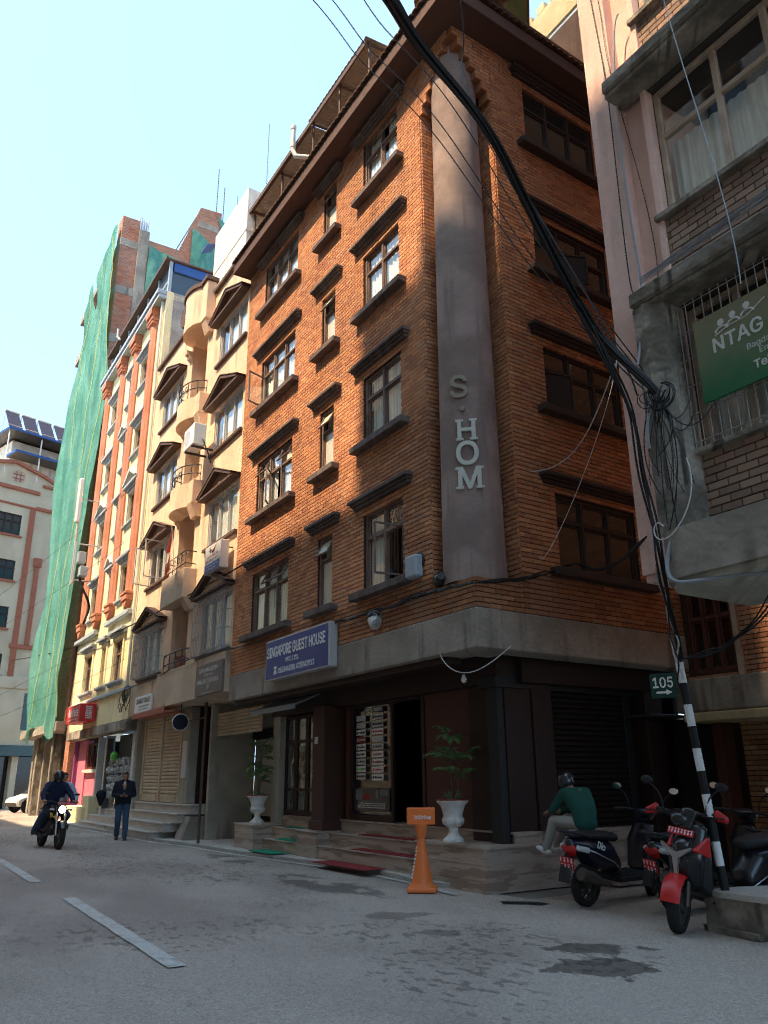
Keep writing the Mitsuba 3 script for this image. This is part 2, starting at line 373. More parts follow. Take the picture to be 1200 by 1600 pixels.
# ------------------------------------------------------------------ ground, road, kerb
ID = np.eye(4)
g = MB(); g.add([[-500, -500, -0.02], [500, -500, -0.02], [500, 500, -0.02], [-500, 500, -0.02]], [[0, 1, 2], [0, 2, 3]])
put('ground', g, 'm_terrain', kind='structure', label='bare ground that the street and its houses stand on')
g = MB()
xs, ys = np.linspace(-34, 24, 59), np.linspace(-9.6, 0.75, 12)
def road_z(x, y):
    return 0.008 * (meshkit.fbm(np.stack([x * 0.35, y * 0.5, x * 0], -1), 3) - 0.5)
X, Y = np.meshgrid(xs, ys, indexing='ij')
V = np.stack([X, Y, road_z(X, Y)], -1).reshape(-1, 3); ny = len(ys)
g.add(V, [[i * ny + j, (i + 1) * ny + j, (i + 1) * ny + j + 1, i * ny + j + 1] for i in range(len(xs) - 1) for j in range(ny - 1)])
g.add([[-120, -40, -0.008], [-34, -40, -0.008], [-34, 12, -0.008], [-120, 12, -0.008]], [[0, 1, 2, 3]])
g.add([[3.2, 0.75, -0.006], [7.5, 0.75, -0.006], [7.5, 16, -0.006], [3.2, 16, -0.006]], [[0, 1, 2, 3]])
put('road', g, 'm_asphalt', smooth=True, kind='structure', label='grey patched asphalt street with damp dark stains')
def paint_strip(p, q, w):
    p, q = np.array(p, float), np.array(q, float); d = (q - p) / np.linalg.norm(q - p); nn = np.array([-d[1], d[0]]) * w / 2
    n = 14; out = MB(); t = np.linspace(0, 1, n)
    L = [p + (q - p) * a + nn * (1 + 0.04 * RNG.normal()) for a in t]; R = [p + (q - p) * a - nn * (1 + 0.08 * RNG.normal()) for a in t]
    v = [[*a, 0.011] for a in L] + [[*a, 0.011] for a in R]
    out.add(v, [[n + i, n + i + 1, i + 1, i] for i in range(n - 1)])
    return out
for a, b in (((-0.4, -4.2), (4.5, -4.32)), ((-7.2, -4.2), (-2.55, -4.25)), ((-14.5, -4.15), (-9.8, -4.2)), ((7.2, -4.36), (12.2, -4.42))):
    put('lane_dash', paint_strip(a, b, 0.17), 'm_roadpaint', 'road')
# the pale worn edge line in front of the steps, and the raised apron behind it
pts = [(-16, -0.42), (-11, -0.35), (-9.6, -0.28), (-7.5, 0.0), (-5.5, 0.05), (-3.0, 0.3), (-0.9, 0.52), (0.9, 0.42), (2.4, 0.2)]
e = MB()
for a, b in zip(pts[:-1], pts[1:]):
    s = paint_strip(a, b, 0.11); e.add(*s.out())
put('edge_line', e, 'm_roadpaint', 'road')
b = MB(); b.add([[3.2, 0.3, 0.012], [3.36, 0.2, 0.012], [3.55, 0.42, 0.012], [3.72, 0.5, 0.012], [3.7, 0.68, 0.012], [3.5, 0.62, 0.012], [3.38, 0.5, 0.012]], [[0, 1, 2], [0, 2, 6], [2, 5, 6], [2, 3, 5], [3, 4, 5]]); put('drain_hole', b, 'm_dark_room', 'road')  # flat dark patch painted for the shade inside the broken drain
ap = MB()
poly = [(-23.2, -0.45), (-16, -0.3), (-9.6, -0.12), (-7.3, 0.12), (-5.4, 0.15), (-3.0, 0.4), (-0.9, 0.62), (0.3, 0.55), (1.35, 0.35), (1.9, 0.62), (1.9, 2.5), (-23.2, 2.5)]
tri = trimesh.creation.extrude_polygon(Polygon(poly), 0.09, engine='earcut')
v = np.array(tri.vertices); v[:, 2] -= 0.02
ap.add(v, tri.faces)
put('pavement', ap, 'm_pavement', kind='structure', label='narrow cement apron along the foot of the shops')
# ------------------------------------------------------------------ windows
def window(parent, M, x0, x1, z0, z1, lights=2, vent=0.36, fmat='m_frame', curtain='m_curtain', glass='m_glass', open_l={}, tilt=(), drawn=None, depth=0.9, fw=0.055, rows=None, name='window', y0=0.03, bars=False, deep=True):
    """A timber window in local axes (x along the wall, y inwards): frame with mullions, panes, curtain, dark room."""
    fr = MB(); n = lights
    fr.cbox(x0, x0 + fw, y0, y0 + 0.09, z0, z1, 0.006, M); fr.cbox(x1 - fw, x1, y0, y0 + 0.09, z0, z1, 0.006, M)
    fr.cbox(x0 + fw, x1 - fw, y0 + 0.002, y0 + 0.088, z1 - fw, z1, 0.006, M); fr.cbox(x0 + fw, x1 - fw, y0 + 0.002, y0 + 0.088, z0, z0 + fw, 0.006, M)
    zt = z1 - fw - vent if vent else z1 - fw
    w = (x1 - x0 - 2 * fw - (n - 1) * fw) / n
    for i in range(1, n):
        xm = x0 + fw + i * w + (i - 1) * fw
        fr.cbox(xm, xm + fw, y0 + 0.001, y0 + 0.085, z0 + fw, z1 - fw, 0.005, M)
    cells = []
    for i in range(n):
        a = x0 + fw + i * (w + fw); b = a + w
        if vent:
            fr.cbox(a, b, y0 + 0.003, y0 + 0.083, zt - fw, zt, 0.005, M)
            cells.append((i, 'v', a, b, zt, z1 - fw)); cells.append((i, 'm', a, b, z0 + fw, zt - fw))
        else:
            cells.append((i, 'm', a, b, z0 + fw, z1 - fw))
    sw = 0.034; panes = []; sashes = []
    for i, kind, a, b, c, d in cells:
        s = MB(); p = MB(); pv = [[a + sw, y0 + 0.05, c + sw], [b - sw, y0 + 0.05, c + sw], [b - sw, y0 + 0.05, d - sw], [a + sw, y0 + 0.05, d - sw]]
        s.box(a + .004, a + sw, y0 + 0.03, y0 + 0.062, c + .004, d - .004); s.box(b - sw, b - .004, y0 + 0.03, y0 + 0.062, c + .004, d - .004)
        s.box(a + sw, b - sw, y0 + 0.031, y0 + 0.061, c + .004, c + sw); s.box(a + sw, b - sw, y0 + 0.031, y0 + 0.061, d - sw, d - .004)
        p.add(pv, [[0, 1, 2, 3]])
        L = ID
        if kind == 'm' and i in open_l:
            deg, hinge = open_l[i]
            hx = a if hinge == 'l' else b
            L = mat4(o=(hx, y0 + 0.03, 0)) @ rotz(-deg if hinge == 'l' else deg) @ mat4(o=(-hx, -(y0 + 0.03), 0))
        if kind == 'v' and i in tilt:
            an = math.radians(28); L = mat4(o=(0, y0 + 0.03, d)) @ mat4((1, 0, 0), (0, math.cos(an), math.sin(an)), (0, -math.sin(an), math.cos(an))) @ mat4(o=(0, -(y0 + 0.03), -d))
            L = mat4(o=(0, y0 + 0.03, d)) @ mat4((1, 0, 0), (0, math.cos(an), -math.sin(an)), (0, math.sin(an), math.cos(an))) @ mat4(o=(0, -(y0 + 0.03), -d))
        s.xf(M @ L); p.xf(M @ L)
        if L is not ID:
            sashes.append((s, p))
        else:
            fr.add(*s.out()); panes.append(p)
    k = put(name, fr, fmat, parent)
    for p in panes:
        put('pane', p, glass, k)
    for s, p in sashes:
        put('sash', s, fmat, k); put('pane', p, glass if glass == 'm_glass' else glass, k)
    if bars:
        br = MB()
        for xx in np.arange(x0 + 0.1, x1 - 0.05, 0.105):
            br.tube([[xx, y0 + 0.13, z0 + fw], [xx, y0 + 0.13, z1 - fw]], 0.008, 5)
        br.xf(M); put('bars', br, 'm_iron', k)
    if deep:
        r = MB(); q = y0 + 0.1
        v = np.array([[x, y, z] for x in (x0 - .02, x1 + .02) for y in (q, q + depth) for z in (z0 - .02, z1 + .02)])
        f = [[0, 1, 3, 2], [4, 6, 7, 5], [0, 4, 5, 1], [2, 3, 7, 6], [0, 2, 6, 4], ]
        r.add(v, [[2, 3, 7, 6], [0, 2, 6, 4], [1, 5, 7, 3], [0, 1, 3, 2], [4, 6, 7, 5]]); r.xf(M)
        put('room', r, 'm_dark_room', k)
    if curtain:
        cu = MB()
        for (a, b) in (drawn if drawn is not None else [(0, 1)]):
            xa, xb = x0 + fw + a * (x1 - x0 - 2 * fw), x0 + fw + b * (x1 - x0 - 2 * fw); m = max(4, int((xb - xa) / 0.035)); xx = np.linspace(xa, xb, m)
            yy = y0 + 0.1 + 0.014 * np.sin(np.arange(m) * 1.9) + 0.008 * RNG.normal(size=m)
            v = [[x, y, z0 + .02] for x, y in zip(xx, yy)] + [[x, y, z1 - .02] for x, y in zip(xx, yy)]
            cu.add(v, [[j, j + 1, m + j + 1, m + j] for j in range(m - 1)])
        cu.xf(M); put('curtain', cu, curtain, k, smooth=True)
    return k

# ------------------------------------------------------------------ brickwork
def brick_fill(x0, x1, z0, z1, holes, L=0.235, h=0.0775, joint=0.0155, proud=0.02, jag=0.0025, seed=0):
    """Course bricks over a rectangle with rectangular holes. Returns a list of (xa, xb, za, zb)."""
    out = []; rows = int(round((z1 - z0) / h)); h = (z1 - z0) / rows
    for r in range(rows):
        za, zb = z0 + r * h + joint * 0.5, z0 + (r + 1) * h - joint * 0.5; zm = (za + zb) / 2
        iv = [(x0, x1)]
        for a, b, c, d in holes:
            if c < zm < d:
                iv = [q for i in iv for q in ((i[0], min(i[1], a)), (max(i[0], b), i[1])) if q[1] - q[0] > 0.02]
        off = (r % 2) * L / 2
        for a, b in iv:
            k = math.floor((a - x0 - off) / L)
            while True:
                xa, xb = max(a, x0 + off + k * L), min(b, x0 + off + (k + 1) * L); k += 1
                if xa >= b - 0.015:
                    break
                if xb - xa > 0.03:
                    out.append((xa + joint * 0.4, xb - joint * 0.4, za, zb))
    return out
BR_F = np.array([[0, 1, 3, 2], [0, 2, 6, 4], [1, 5, 7, 3], [4, 6, 7, 5], [0, 4, 5, 1]])
def brick_v(xa, xb, za, zb, y0, y1, j=0.0008):
    v = np.array([[x, y, z] for y in (y0, y1) for x in (xa, xb) for z in (za, zb)])   # 0..3 front, 4..7 back
    v[:4] += RNG.uniform(-j, j, (4, 3)) * [0.6, 1, 0.6]
    v[:4, 1] += RNG.uniform(-j, j)
    return v
BQ = np.array([[0, 2, 3, 1], [0, 1, 5, 4], [2, 6, 7, 3], [1, 3, 7, 5], [0, 4, 6, 2]])
def brick_tone(pal, P, dirt_shade=0.0):
    c = np.array(pal[RNG.integers(len(pal))]) * RNG.uniform(0.93, 1.07)
    f = meshkit.fbm(np.array([P[0] * 0.5, P[1] * 0.5, P[2] * 0.5]), 3)
    c = c * (0.66 + 0.68 * f)
    return np.clip(c * (1 - dirt_shade), 0.01, 0.9)
def lay_bricks(parent, jobs, pal, nparts, stuff_label, dirt_shade_fn=None, name='brick'):
    """jobs: (M, list of bricks, proud). The nearest nparts become parts of their own, the rest one part."""
    allb = []
    for M, bricks, proud in jobs:
        for b in bricks:
            c = M[:3, :3] @ np.array([(b[0] + b[1]) / 2, 0, (b[2] + b[3]) / 2]) + M[:3, 3]
            allb.append((np.linalg.norm(c - EYE), M, b, proud, c))
    allb.sort(key=lambda t: t[0])
    rest = MB(); cache = {}
    for i, (d, M, b, proud, c) in enumerate(allb):
        dirt_shade = dirt_shade_fn(c) if dirt_shade_fn else 0.0
        tone = brick_tone(pal, c, dirt_shade)
        if i < nparts:
            L_, h_ = round((b[1] - b[0]) / 0.02), round((b[3] - b[2]) / 0.004)
            var = RNG.integers(4); kk = (L_, h_, var, round(dirt_shade * 4))
            if kk not in cache:
                v = brick_v(-(b[1] - b[0]) / 2, (b[1] - b[0]) / 2, -(b[3] - b[2]) / 2, (b[3] - b[2]) / 2, -proud, 0.03)
                cache[kk] = mikit.ply((v, BQ), 'm_brick', color=np.tile(tone, (8, 1)))
            again(name, cache[kk], parent, M @ mat4(o=((b[0] + b[1]) / 2, RNG.uniform(-0.001, 0.001), (b[2] + b[3]) / 2)))
        else:
            v = brick_v(*b, -proud, 0.03) + [0, RNG.uniform(-0.001, 0.001), 0]
            rest.add(v @ M[:3, :3].T + M[:3, 3], BQ, tone)
    if rest.n:
        put('brickwork', rest, 'm_brick', parent, color='own', kind='stuff', label=stuff_label)

# ------------------------------------------------------------------ the guest house
GH = thing('guest_house', 'tall orange brick corner building with a round plaster column and a tiled eave', 'building')
PAL = [(0.47, 0.21, 0.105), (0.51, 0.235, 0.115), (0.43, 0.19, 0.098), (0.54, 0.26, 0.13), (0.48, 0.22, 0.105), (0.39, 0.165, 0.09), (0.47, 0.24, 0.14)]
XL, XA, XV, ZB, ZT = -5.68, 2.36, 3.36, 3.74, 14.42
SILLS = [4.52, 7.27, 10.02, 12.78]; HEADS = [5.92, 8.62, 11.36, 14.12]
cols = [(-4.62, -2.74, 3), (-1.42, -0.84, 1), (0.32, 1.58, 2)]
holes = [(a, b, z0, z1) for (a, b, n) in cols for z0, z1 in zip(SILLS, HEADS)]
SX = (1.72, 3.62); SSILL = [4.5, 7.22, 9.88, 12.6]; SHEAD = [5.74, 8.42, 11.0, 13.98]; SLEN = 4.6
sholes = [(SX[0], SX[1], a, b) for a, b in zip(SSILL, SHEAD)]
def wall_poly(x0, x1, z0, z1, hs):
    return Polygon([(x0, z0), (x1, z0), (x1, z1), (x0, z1)]).difference(unary_union([sbox(a, c, b, d) for a, b, c, d in hs]))
COLZ = 4.18                     # the column stands on the brick ledge at this height
w = MB()
w.prism(wall_poly(XL, XA - 0.02, ZB, ZT, holes), 0.0, 0.3, 'y')
w.prism(wall_poly(0.92, SLEN, ZB, ZT, sholes), 0.0, 0.3, 'y', SIDE)
w.prism([(XA - 0.02, 0.0), (XV - 0.01, 0.0), (XV - 0.05, 0.92), (XA - 0.02, 0.92)], ZB, COLZ - 0.012, 'z')
w.box(XA - 0.3, XA - 0.012, 0.29, 1.2, ZB, ZT)                # return behind the left pier
w.box(XA - 0.3, XV - 0.06, 0.914, 1.2, ZB, ZT)                # return behind the right pier
w.box(XL, XA - 0.3, 0.9, 1.1, ZB, ZT)
GHW = put('wall', w, 'm_mortar', GH)
RET_L = mat4((0, 1, 0), (-1, 0, 0), (0, 0, 1), (XA, 0, 0))       # faces +x
RET_R = mat4((1, 0, 0), (0, 1, 0), (0, 0, 1), (XA, 0.9, 0))      # faces the street
jobs = [(ID, brick_fill(XL, XA, ZB, ZT, holes), 0.02), (SIDE, brick_fill(0.9, SLEN, ZB, ZT, sholes), 0.02),
        (RET_L, brick_fill(0.0, 0.9, COLZ, ZT, []), 0.02), (RET_R, brick_fill(0.0, XV - XA - 0.03, COLZ, ZT, []), 0.02),
        (ID, brick_fill(XA, XV, ZB, COLZ, []), 0.02), (SIDE, brick_fill(0.0, 0.9, ZB, COLZ, []), 0.02)]
# stepped brick corbels that close over the column under the eave
for i in range(7):
    z0 = ZT - 1.26 + i * 0.18; a = 0.1 + 0.13 * i
    jobs.append((ID, brick_fill(XA, XA + a, z0, z0 + 0.18, [], h=0.09), 0.02)); jobs.append((SIDE, brick_fill(0.9 - a, 0.9, z0, z0 + 0.18, [], h=0.09), 0.02))
cb = MB()
for i in range(7):
    z0 = ZT - 1.26 + i * 0.18; a = 0.1 + 0.13 * i
    cb.box(XA - 0.02, XA + a - 0.004, 0.004, 0.22, z0 + 0.004, z0 + 0.184); cb.cbox(0.9 - a + 0.004, 0.9, 0.004, 0.22, z0 + 0.004, z0 + 0.184, 0.001, SIDE)
put('corbel', cb, 'm_corbel', GH)
def gh_dirt(c):
    d = 0.0
    if c[2] < 4.35:
        d += 0.25
    if abs(c[1]) < 0.1:                       # soot and water streaks under the sills
        for a, b_, n_ in cols:
            for z in SILLS:
                if a - 0.3 < c[0] < b_ + 0.3 and 0 < z - c[2] < 1.1:
                    d += 0.38 * max(0, meshkit.noise(np.array([c[0] * 5.0, 2.0, z])) - 0.35) * (1 - (z - c[2]) / 1.1)
    return d + 0.5 * max(0, meshkit.fbm(np.array([c[0] * 0.8 + 9, c[1] * 0.8, c[2] * 0.25]), 3) - 0.5)
lay_bricks(GHW, jobs, PAL, 290, 'courses of orange facing brick further up the walls', gh_dirt)
# the round column and its letters
cl = MB(); ztop = ZT - 0.02
cl.lathe([(0.475, COLZ), (0.465, COLZ + 1), (0.44, 8), (0.40, ztop)], (2.84, 0.42, 0), 64)
put('column', cl, 'm_column', GH, smooth=40)
LN = np.array([0.735, -0.678, 0]); LX = np.array([0.678, 0.735, 0])
def letter_frame(cx, zc, txt, h, out=0.60):
    m = meshkit.text_mesh(txt, h, 0.04, bold=True); b = m.bounds
    m.apply_translation([-(b[0][0] + b[1][0]) / 2, -(b[0][1] + b[1][1]) / 2, 0])
    o = np.array([2.84, 0.42, 0]) + LN * out + LX * cx; o[2] = zc
    return m, mat4(LX, (0, 0, 1), LN, o)
WL = thing('wall_lettering', 'raised silver letters S. HOM fixed down the round plaster column', 'lettering')
for txt, zc, cx, h, mt in (('S', 7.24, -0.09, 0.36, 'm_bronze'), ('.', 6.86, -0.05, 0.33, 'm_bronze'), ('H', 6.50, 0.0, 0.33, 'm_letter'), ('O', 6.12, 0.0, 0.36, 'm_letter'), ('M', 5.72, 0.02, 0.33, 'm_letter')):
    m, F = letter_frame(cx, zc, txt, h, 0.455)
    b = MB(); b.mesh(m, F)
    put('letter', b, mt, WL)
mat('m_letter', (0.55, 0.56, 0.5), 0.45, 0.5, metal=0.3); mat('m_bronze', (0.28, 0.24, 0.17), 0.5, 0.5, metal=0.3)
# serif bars on H and M
sf = MB()
for zc, xs_ in ((6.50, (-0.105, 0.105)), (5.72, (-0.13, 0.17))):
    for x_ in xs_:
        for dz in (-0.155, 0.155):
            o = np.array([2.84, 0.42, 0]) + LN * 0.47 + LX * x_; o[2] = zc + dz
            sf.cbox(-0.06, 0.06, -0.018, 0.018, 0, 0.026, 0.002, mat4(LX, (0, 0, 1), LN, o))
put('serif', sf, 'm_letter', WL)

# hoods, sills, windows
def hood(M, x0, x1, z, parent, mt='m_wood_dark'):
    b = MB()
    b.cbox(x0 - 0.26, x1 + 0.26, -0.09, 0.02, z + 0.045, z + 0.1, 0.008, M); b.cbox(x0 - 0.29, x1 + 0.29, -0.13, 0.02, z + 0.102, z + 0.145, 0.008, M); b.cbox(x0 - 0.32, x1 + 0.32, -0.18, 0.02, z + 0.147, z + 0.215, 0.01, M)
    put('hood', b, mt, parent)
def sill(M, x0, x1, z, parent, mt='m_wood_dark'):
    b = MB()
    b.cbox(x0 - 0.24, x1 + 0.24, -0.19, 0.05, z - 0.13, z - 0.005, 0.012, M); b.cbox(x0 - 0.1, x1 + 0.1, -0.1, 0.04, z - 0.006, z + 0.03, 0.008, M)
    put('sill', b, mt, parent)
opens = {(0, 2): dict(open_l={0: (70, 'l')}, tilt=()), (0, 1): dict(open_l={1: (38, 'l')}, tilt=(0, 2)), (0, 0): dict(tilt=(1, 2)), (1, 0): dict(tilt=(0,)), (1, 1): dict(tilt=(0,)), (1, 2): dict(tilt=(0,)), (1, 3): dict(tilt=(0,)), (2, 3): dict(tilt=(1,)), (2, 0): dict(open_l={1: (80, 'r')}, bars=True)}
for ci, (a, b, n) in enumerate(cols):
    for ri, (z0, z1) in enumerate(zip(SILLS, HEADS)):
        kw = dict(opens.get((ci, ri), {}))
        cur = 'm_blind' if ci == 1 else 'm_curtain'
        dr_ = [(0, 1)] if ci == 1 else [[(0, 1)], [(0, 0.45), (0.62, 1)], [(0, 0.85)], [(0.08, 1)]][(ri + ci) % 4]
        if ci == 1:
            kw['glass'] = 'm_frosted'
        if (ci, ri) == (2, 0):
            dr_ = [(0, 0.5)]
        window(GH, ID, a, b, z0, z1, n, vent=0.36, curtain=cur, drawn=dr_, **kw)
        hood(ID, a, b, z1 + 0.1 if ri < 3 else z1 + 0.0, GH); sill(ID, a, b, z0, GH)
for ri, (z0, z1) in enumerate(zip(SSILL, SHEAD)):
    window(GH, SIDE, SX[0], SX[1], z0, z1, 3, vent=0.34, fmat='m_wood_shade', glass='m_glass_dark', curtain=None, deep=False, open_l={1: (25, 'l')} if ri == 2 else ({0: (14, 'l')} if ri == 1 else {}))
    hood(SIDE, SX[0], SX[1], z1 + 0.08, GH, 'm_wood_shade'); sill(SIDE, SX[0], SX[1], z0, GH, 'm_wood_shade')

# concrete band and the slab under it
bd = MB()
bd.cbox(XL - 0.0, XV + 0.03, -0.035, 0.42, 3.18, ZB - 0.004, 0.015); bd.cbox(0.42, SLEN, -0.03, 0.4, 3.182, ZB - 0.006, 0.015, SIDE)
put('concrete_band', bd, 'm_concrete', GH)
sb = MB(); sb.box(XL + 0.01, 2.42, 0.42, 5.2, 3.3, 3.6); sb.box(2.42, 3.3, 0.4, 0.95, 3.22, 3.6); sb.box(2.42, 3.1, 0.95, 5.2, 3.3, 3.6)
put('slab', sb, 'm_grey_render', GH)
bm = MB(); bm.cbox(XL + 0.02, 2.42, 0.1, 0.42, 3.08, 3.176, 0.01); bm.cbox(-5.6, 2.5, 1.02, 1.42, 2.86, 3.296, 0.01); bm.cbox(2.40, 2.62, 1.42, 5.0, 2.86, 3.296, 0.01)
put('beam', bm, 'm_darkwood', GH)

# roof: soffit, fascia, tiles
OV = 0.48
rf = MB()
c0 = (XL - 0.02, -OV); 
def plan(o, z):
    A = np.array([XL - 0.02, -o, z]); Bc = np.array([XV + o, -o, z]); Cc = SIDE[:3, :3] @ np.array([SLEN + 0.3, -o, 0]) + SIDE[:3, 3]; Cc[2] = z
    return A, Bc, Cc
sof = MB()
A, B, Cc = plan(OV, 14.40)
sof.prism([tuple(A[:2]), tuple(B[:2]), tuple(Cc[:2]), (Cc[0] - 4, Cc[1]), (XL - 0.02, 5.0)], 14.42, 14.5, 'z')
put('soffit', sof, 'm_soffit', GH)
fa = MB(); fa.cbox(A[0], B[0] + 0.0, -OV - 0.03, -OV + 0.01, 14.40, 14.68, 0.006); fa.cbox(-OV - 0.03 + 0.02, SLEN + 0.3, -OV - 0.03, -OV + 0.01, 14.402, 14.678, 0.006, SIDE)
fa.cbox(A[0] - 0.03, A[0] - 0.001, -OV - 0.03, 0.3, 14.40, 14.75, 0.006)
put('fascia', fa, 'm_soffit', GH)
tl = MB()
def tiles(M, x0, x1, rows=7):
    pitch = math.radians(24)
    for r in range(rows):
        for x in np.arange(x0, x1 - 0.02, 0.155):
            d = r * 0.27; yb = -OV - 0.10 + d * math.cos(pitch); zb = 14.70 + d * math.sin(pitch) + RNG.uniform(-0.008, 0.008)
            if d > 0 and M is SIDE and x < yb - 0.1: continue
            n = 5; ang = np.linspace(0, math.pi, n); rr = 0.082
            ring0 = [[x + 0.078 - rr * math.cos(t), yb, zb + 0.055 * math.sin(t)] for t in ang]
            ring1 = [[x + 0.078 - rr * 0.85 * math.cos(t), yb + 0.34 * math.cos(pitch), zb + 0.34 * math.sin(pitch) + 0.045 * math.sin(t)] for t in ang]
            v = np.array(ring0 + ring1); v2 = v - [0, 0, 0.016]
            f = [[i, i + 1, n + i + 1, n + i] for i in range(n - 1)]
            vv = np.vstack([v, v2]); ff = f + [[a + 2 * n, d_ + 2 * n, c + 2 * n, b_ + 2 * n] for a, b_, c, d_ in f] + [[i + 2 * n, i + 1 + 2 * n, i + 1, i] for i in range(n - 1)]
            tl.add(vv @ M[:3, :3].T + M[:3, 3], ff)
tiles(ID, XL - 0.02, XV + OV + 0.12); tiles(SIDE, -OV - 0.1, SLEN + 0.3)
put('tiles', tl, 'm_tile', GH, kind='stuff', label='weathered clay tiles along the eave')
bk = MB()
a, b, c = plan(OV, 14.66); a2, b2, c2 = plan(-2.2, 15.75)
bk.add([a, b, b2, a2], [[0, 1, 2, 3]]); bk.add([b, c, c2, b2], [[0, 1, 2, 3]])
a3, b3, c3 = plan(-2.2, 15.75)
bk.add([a3, b3, c3, [a3[0], 5.0, 15.75]], [[0, 1, 2, 3]])
put('roof', bk, 'm_tile', GH)
gb = MB(); gb.prism([(-OV, 14.5), (2.2, 15.74), (2.2, 14.5)], XL + 0.0, XL + 0.16, 'x'); put('gable_end', gb, 'm_soffit', GH)
# rail along the lane side of the roof
rl = MB()
for i in range(22):
    x = -0.1 + i * 0.23; rl.cbox(x, x + 0.05, -0.36, -0.31, 14.9, 15.12, 0.004, SIDE)
rl.cbox(-0.2, 5.0, -0.38, -0.3, 15.12, 15.16, 0.006, SIDE)
put('roof_rail', rl, 'm_trim_brown', GH)
# corrugated shelter on the roof terrace
def corrugated(x0, x1, y0, y1, z0, z1, amp=0.02, pitch=0.16, along='y'):
    n = int((x1 - x0) / pitch * 4); xs_ = np.linspace(x0, x1, n); zz = amp * np.sin((xs_ - x0) / pitch * 2 * math.pi)
    v = [[x, y0, z0 + a] for x, a in zip(xs_, zz)] + [[x, y1, z1 + a] for x, a in zip(xs_, zz)]
    m = MB(); m.add(v, [[i, i + 1, n + i + 1, n + i] for i in range(n - 1)])
    m.add(np.array(v) + [0, 0, 0.004], [[n + i, n + i + 1, i + 1, i] for i in range(n - 1)])
    return m
put('roof_sheet', corrugated(-6.9, -3.0, 0.3, 3.6, 17.62, 17.9), 'm_sheet', GH, smooth=True); put('roof_sheet', corrugated(-3.05, -0.1, 0.3, 3.6, 17.78, 18.06), 'm_sheet', GH, smooth=True)
fr_ = MB()
for x in (-6.8, -4.9, -3.02, -1.6, -0.2):
    fr_.tube([[x, 0.45, 15.2], [x, 0.45, 17.66 if x < -3.03 else 17.82]], 0.035, 6); fr_.tube([[x, 0.34, 17.55 if x < -3.03 else 17.72], [x, 3.5, 17.84 if x < -3.03 else 18.0]], 0.03, 6)
for y_, dz in ((0.36, 0.0), (1.4, 0.09), (2.5, 0.18)):
    fr_.tube([[-6.9, y_, 17.56 + dz], [-3.0, y_, 17.56 + dz]], 0.03, 6); fr_.tube([[-3.05, y_, 17.72 + dz], [-0.1, y_, 17.72 + dz]], 0.03, 6)
fr_.cbox(-6.9, -0.1, 0.27, 0.31, 17.5, 17.64, 0.004)
put('roof_frame', fr_, 'm_trim_brown', GH)
pp = MB(); pp.tube([[-2.9, 0.9, 16.7], [-3.3, 0.35, 16.85], [-3.55, 0.2, 17.0], [-3.62, 0.15, 17.25], [-3.62, 0.15, 18.0]], 0.065, 10); pp.tube([[-3.62, 0.15, 17.3], [-3.62, 0.15, 17.42]], 0.08, 10); pp.tube([[-3.62, 0.15, 17.9], [-3.62, 0.15, 18.02]], 0.078, 10)
put('vent_pipe', pp, 'm_offwhite', GH, smooth=40)
# ------------------------------------------------------------------ guest house, ground floor
FL = 0.75
def steps_run(parent, x0, x1, edges, mt='m_stone', name='step', nose=0.03, yb=1.5, z_prev=0.04):
    """edges: (front y, top z). Each step is a riser block with a tread slab that overhangs it."""
    for (y, z) in edges:
        b = MB(); b.box(x0, x1, y, yb, z_prev, z - 0.03); b.cbox(x0 - 0.0, x1 + 0.0, y - nose, yb, z - 0.028, z, 0.008)
        put(name, b, mt, parent); z_prev = z - 0.06
fl = MB(); fl.box(-5.66, 2.5, 1.2, 5.0, 0.02, FL); fl.cbox(-5.2, 2.5, 1.17, 1.6, FL - 0.028, FL + 0.004, 0.006)
put('floor_slab', fl, 'm_stone', GH)
steps_run(GH, -5.2, -3.46, [(0.72, 0.31), (0.97, 0.53)], yb=1.19)
steps_run(GH, -2.62, 0.94, [(0.72, 0.31), (0.97, 0.53)], yb=1.19)
def pedestal(x0, x1, y0, y1, z, name='pedestal', M=None):
    b = MB(); b.box(x0, x1, y0, y1, 0.0, z - 0.04); b.cbox(x0 - 0.025, x1 + 0.025, y0 - 0.025, y1 + 0.02, z - 0.038, z, 0.008)
    return put(name, b, 'm_stone', GH)
pedestal(-6.25, -5.21, 0.5, 1.19, 0.58); pedestal(-3.45, -2.63, 0.68, 1.19, 0.56)
pl = MB(); pl.box(0.96, 2.6, 0.56, 4.9, 0, 0.56); pl.prism([(0.93, 0.53), (2.55, 0.53), (2.64, 0.6), (2.64, 4.92), (0.93, 4.92)], 0.562, 0.6, 'z')
for z in (0.16, 0.36):
    pl.box(0.955, 2.606, 0.552, 4.9, z, z + 0.012)
put('plinth', pl, 'm_stone', GH)
ls = MB(); ls.cbox(2.61, 3.05, 2.6, 4.9, 0.0, 0.2, 0.01)
put('lane_step', ls, 'm_stone', GH)
# piers and side walls
pr_ = MB(); pr_.cbox(-3.12, -2.62, 0.82, 1.36, 0.56, 2.9, 0.012); pr_.cbox(-3.16, -2.58, 0.78, 1.4, 0.56, 0.74, 0.01)
put('pier', pr_, 'm_pier', GH)
mat('m_pier', (0.07, 0.03, 0.022), 0.6)
pr_ = MB(); pr_.cbox(1.56, 2.46, 1.18, 1.7, 0.6, 2.95, 0.012); put('pier', pr_, 'm_darkwood', GH)
pr_ = MB(); pr_.cbox(-5.66, -5.3, 1.1, 1.4, 0.04, 3.1, 0.01); put('pier', pr_, 'm_plaster_dim', GH)
pr_ = MB(); pr_.cbox(2.2, 2.5, 1.7, 2.1, 0.6, 2.95, 0.012); put('pier', pr_, 'm_darkwood', GH)
pn = MB(); pn.cbox(0.3, 1.55, 1.22, 1.32, FL, 2.9, 0.008); put('panel', pn, 'm_redbrown', GH)
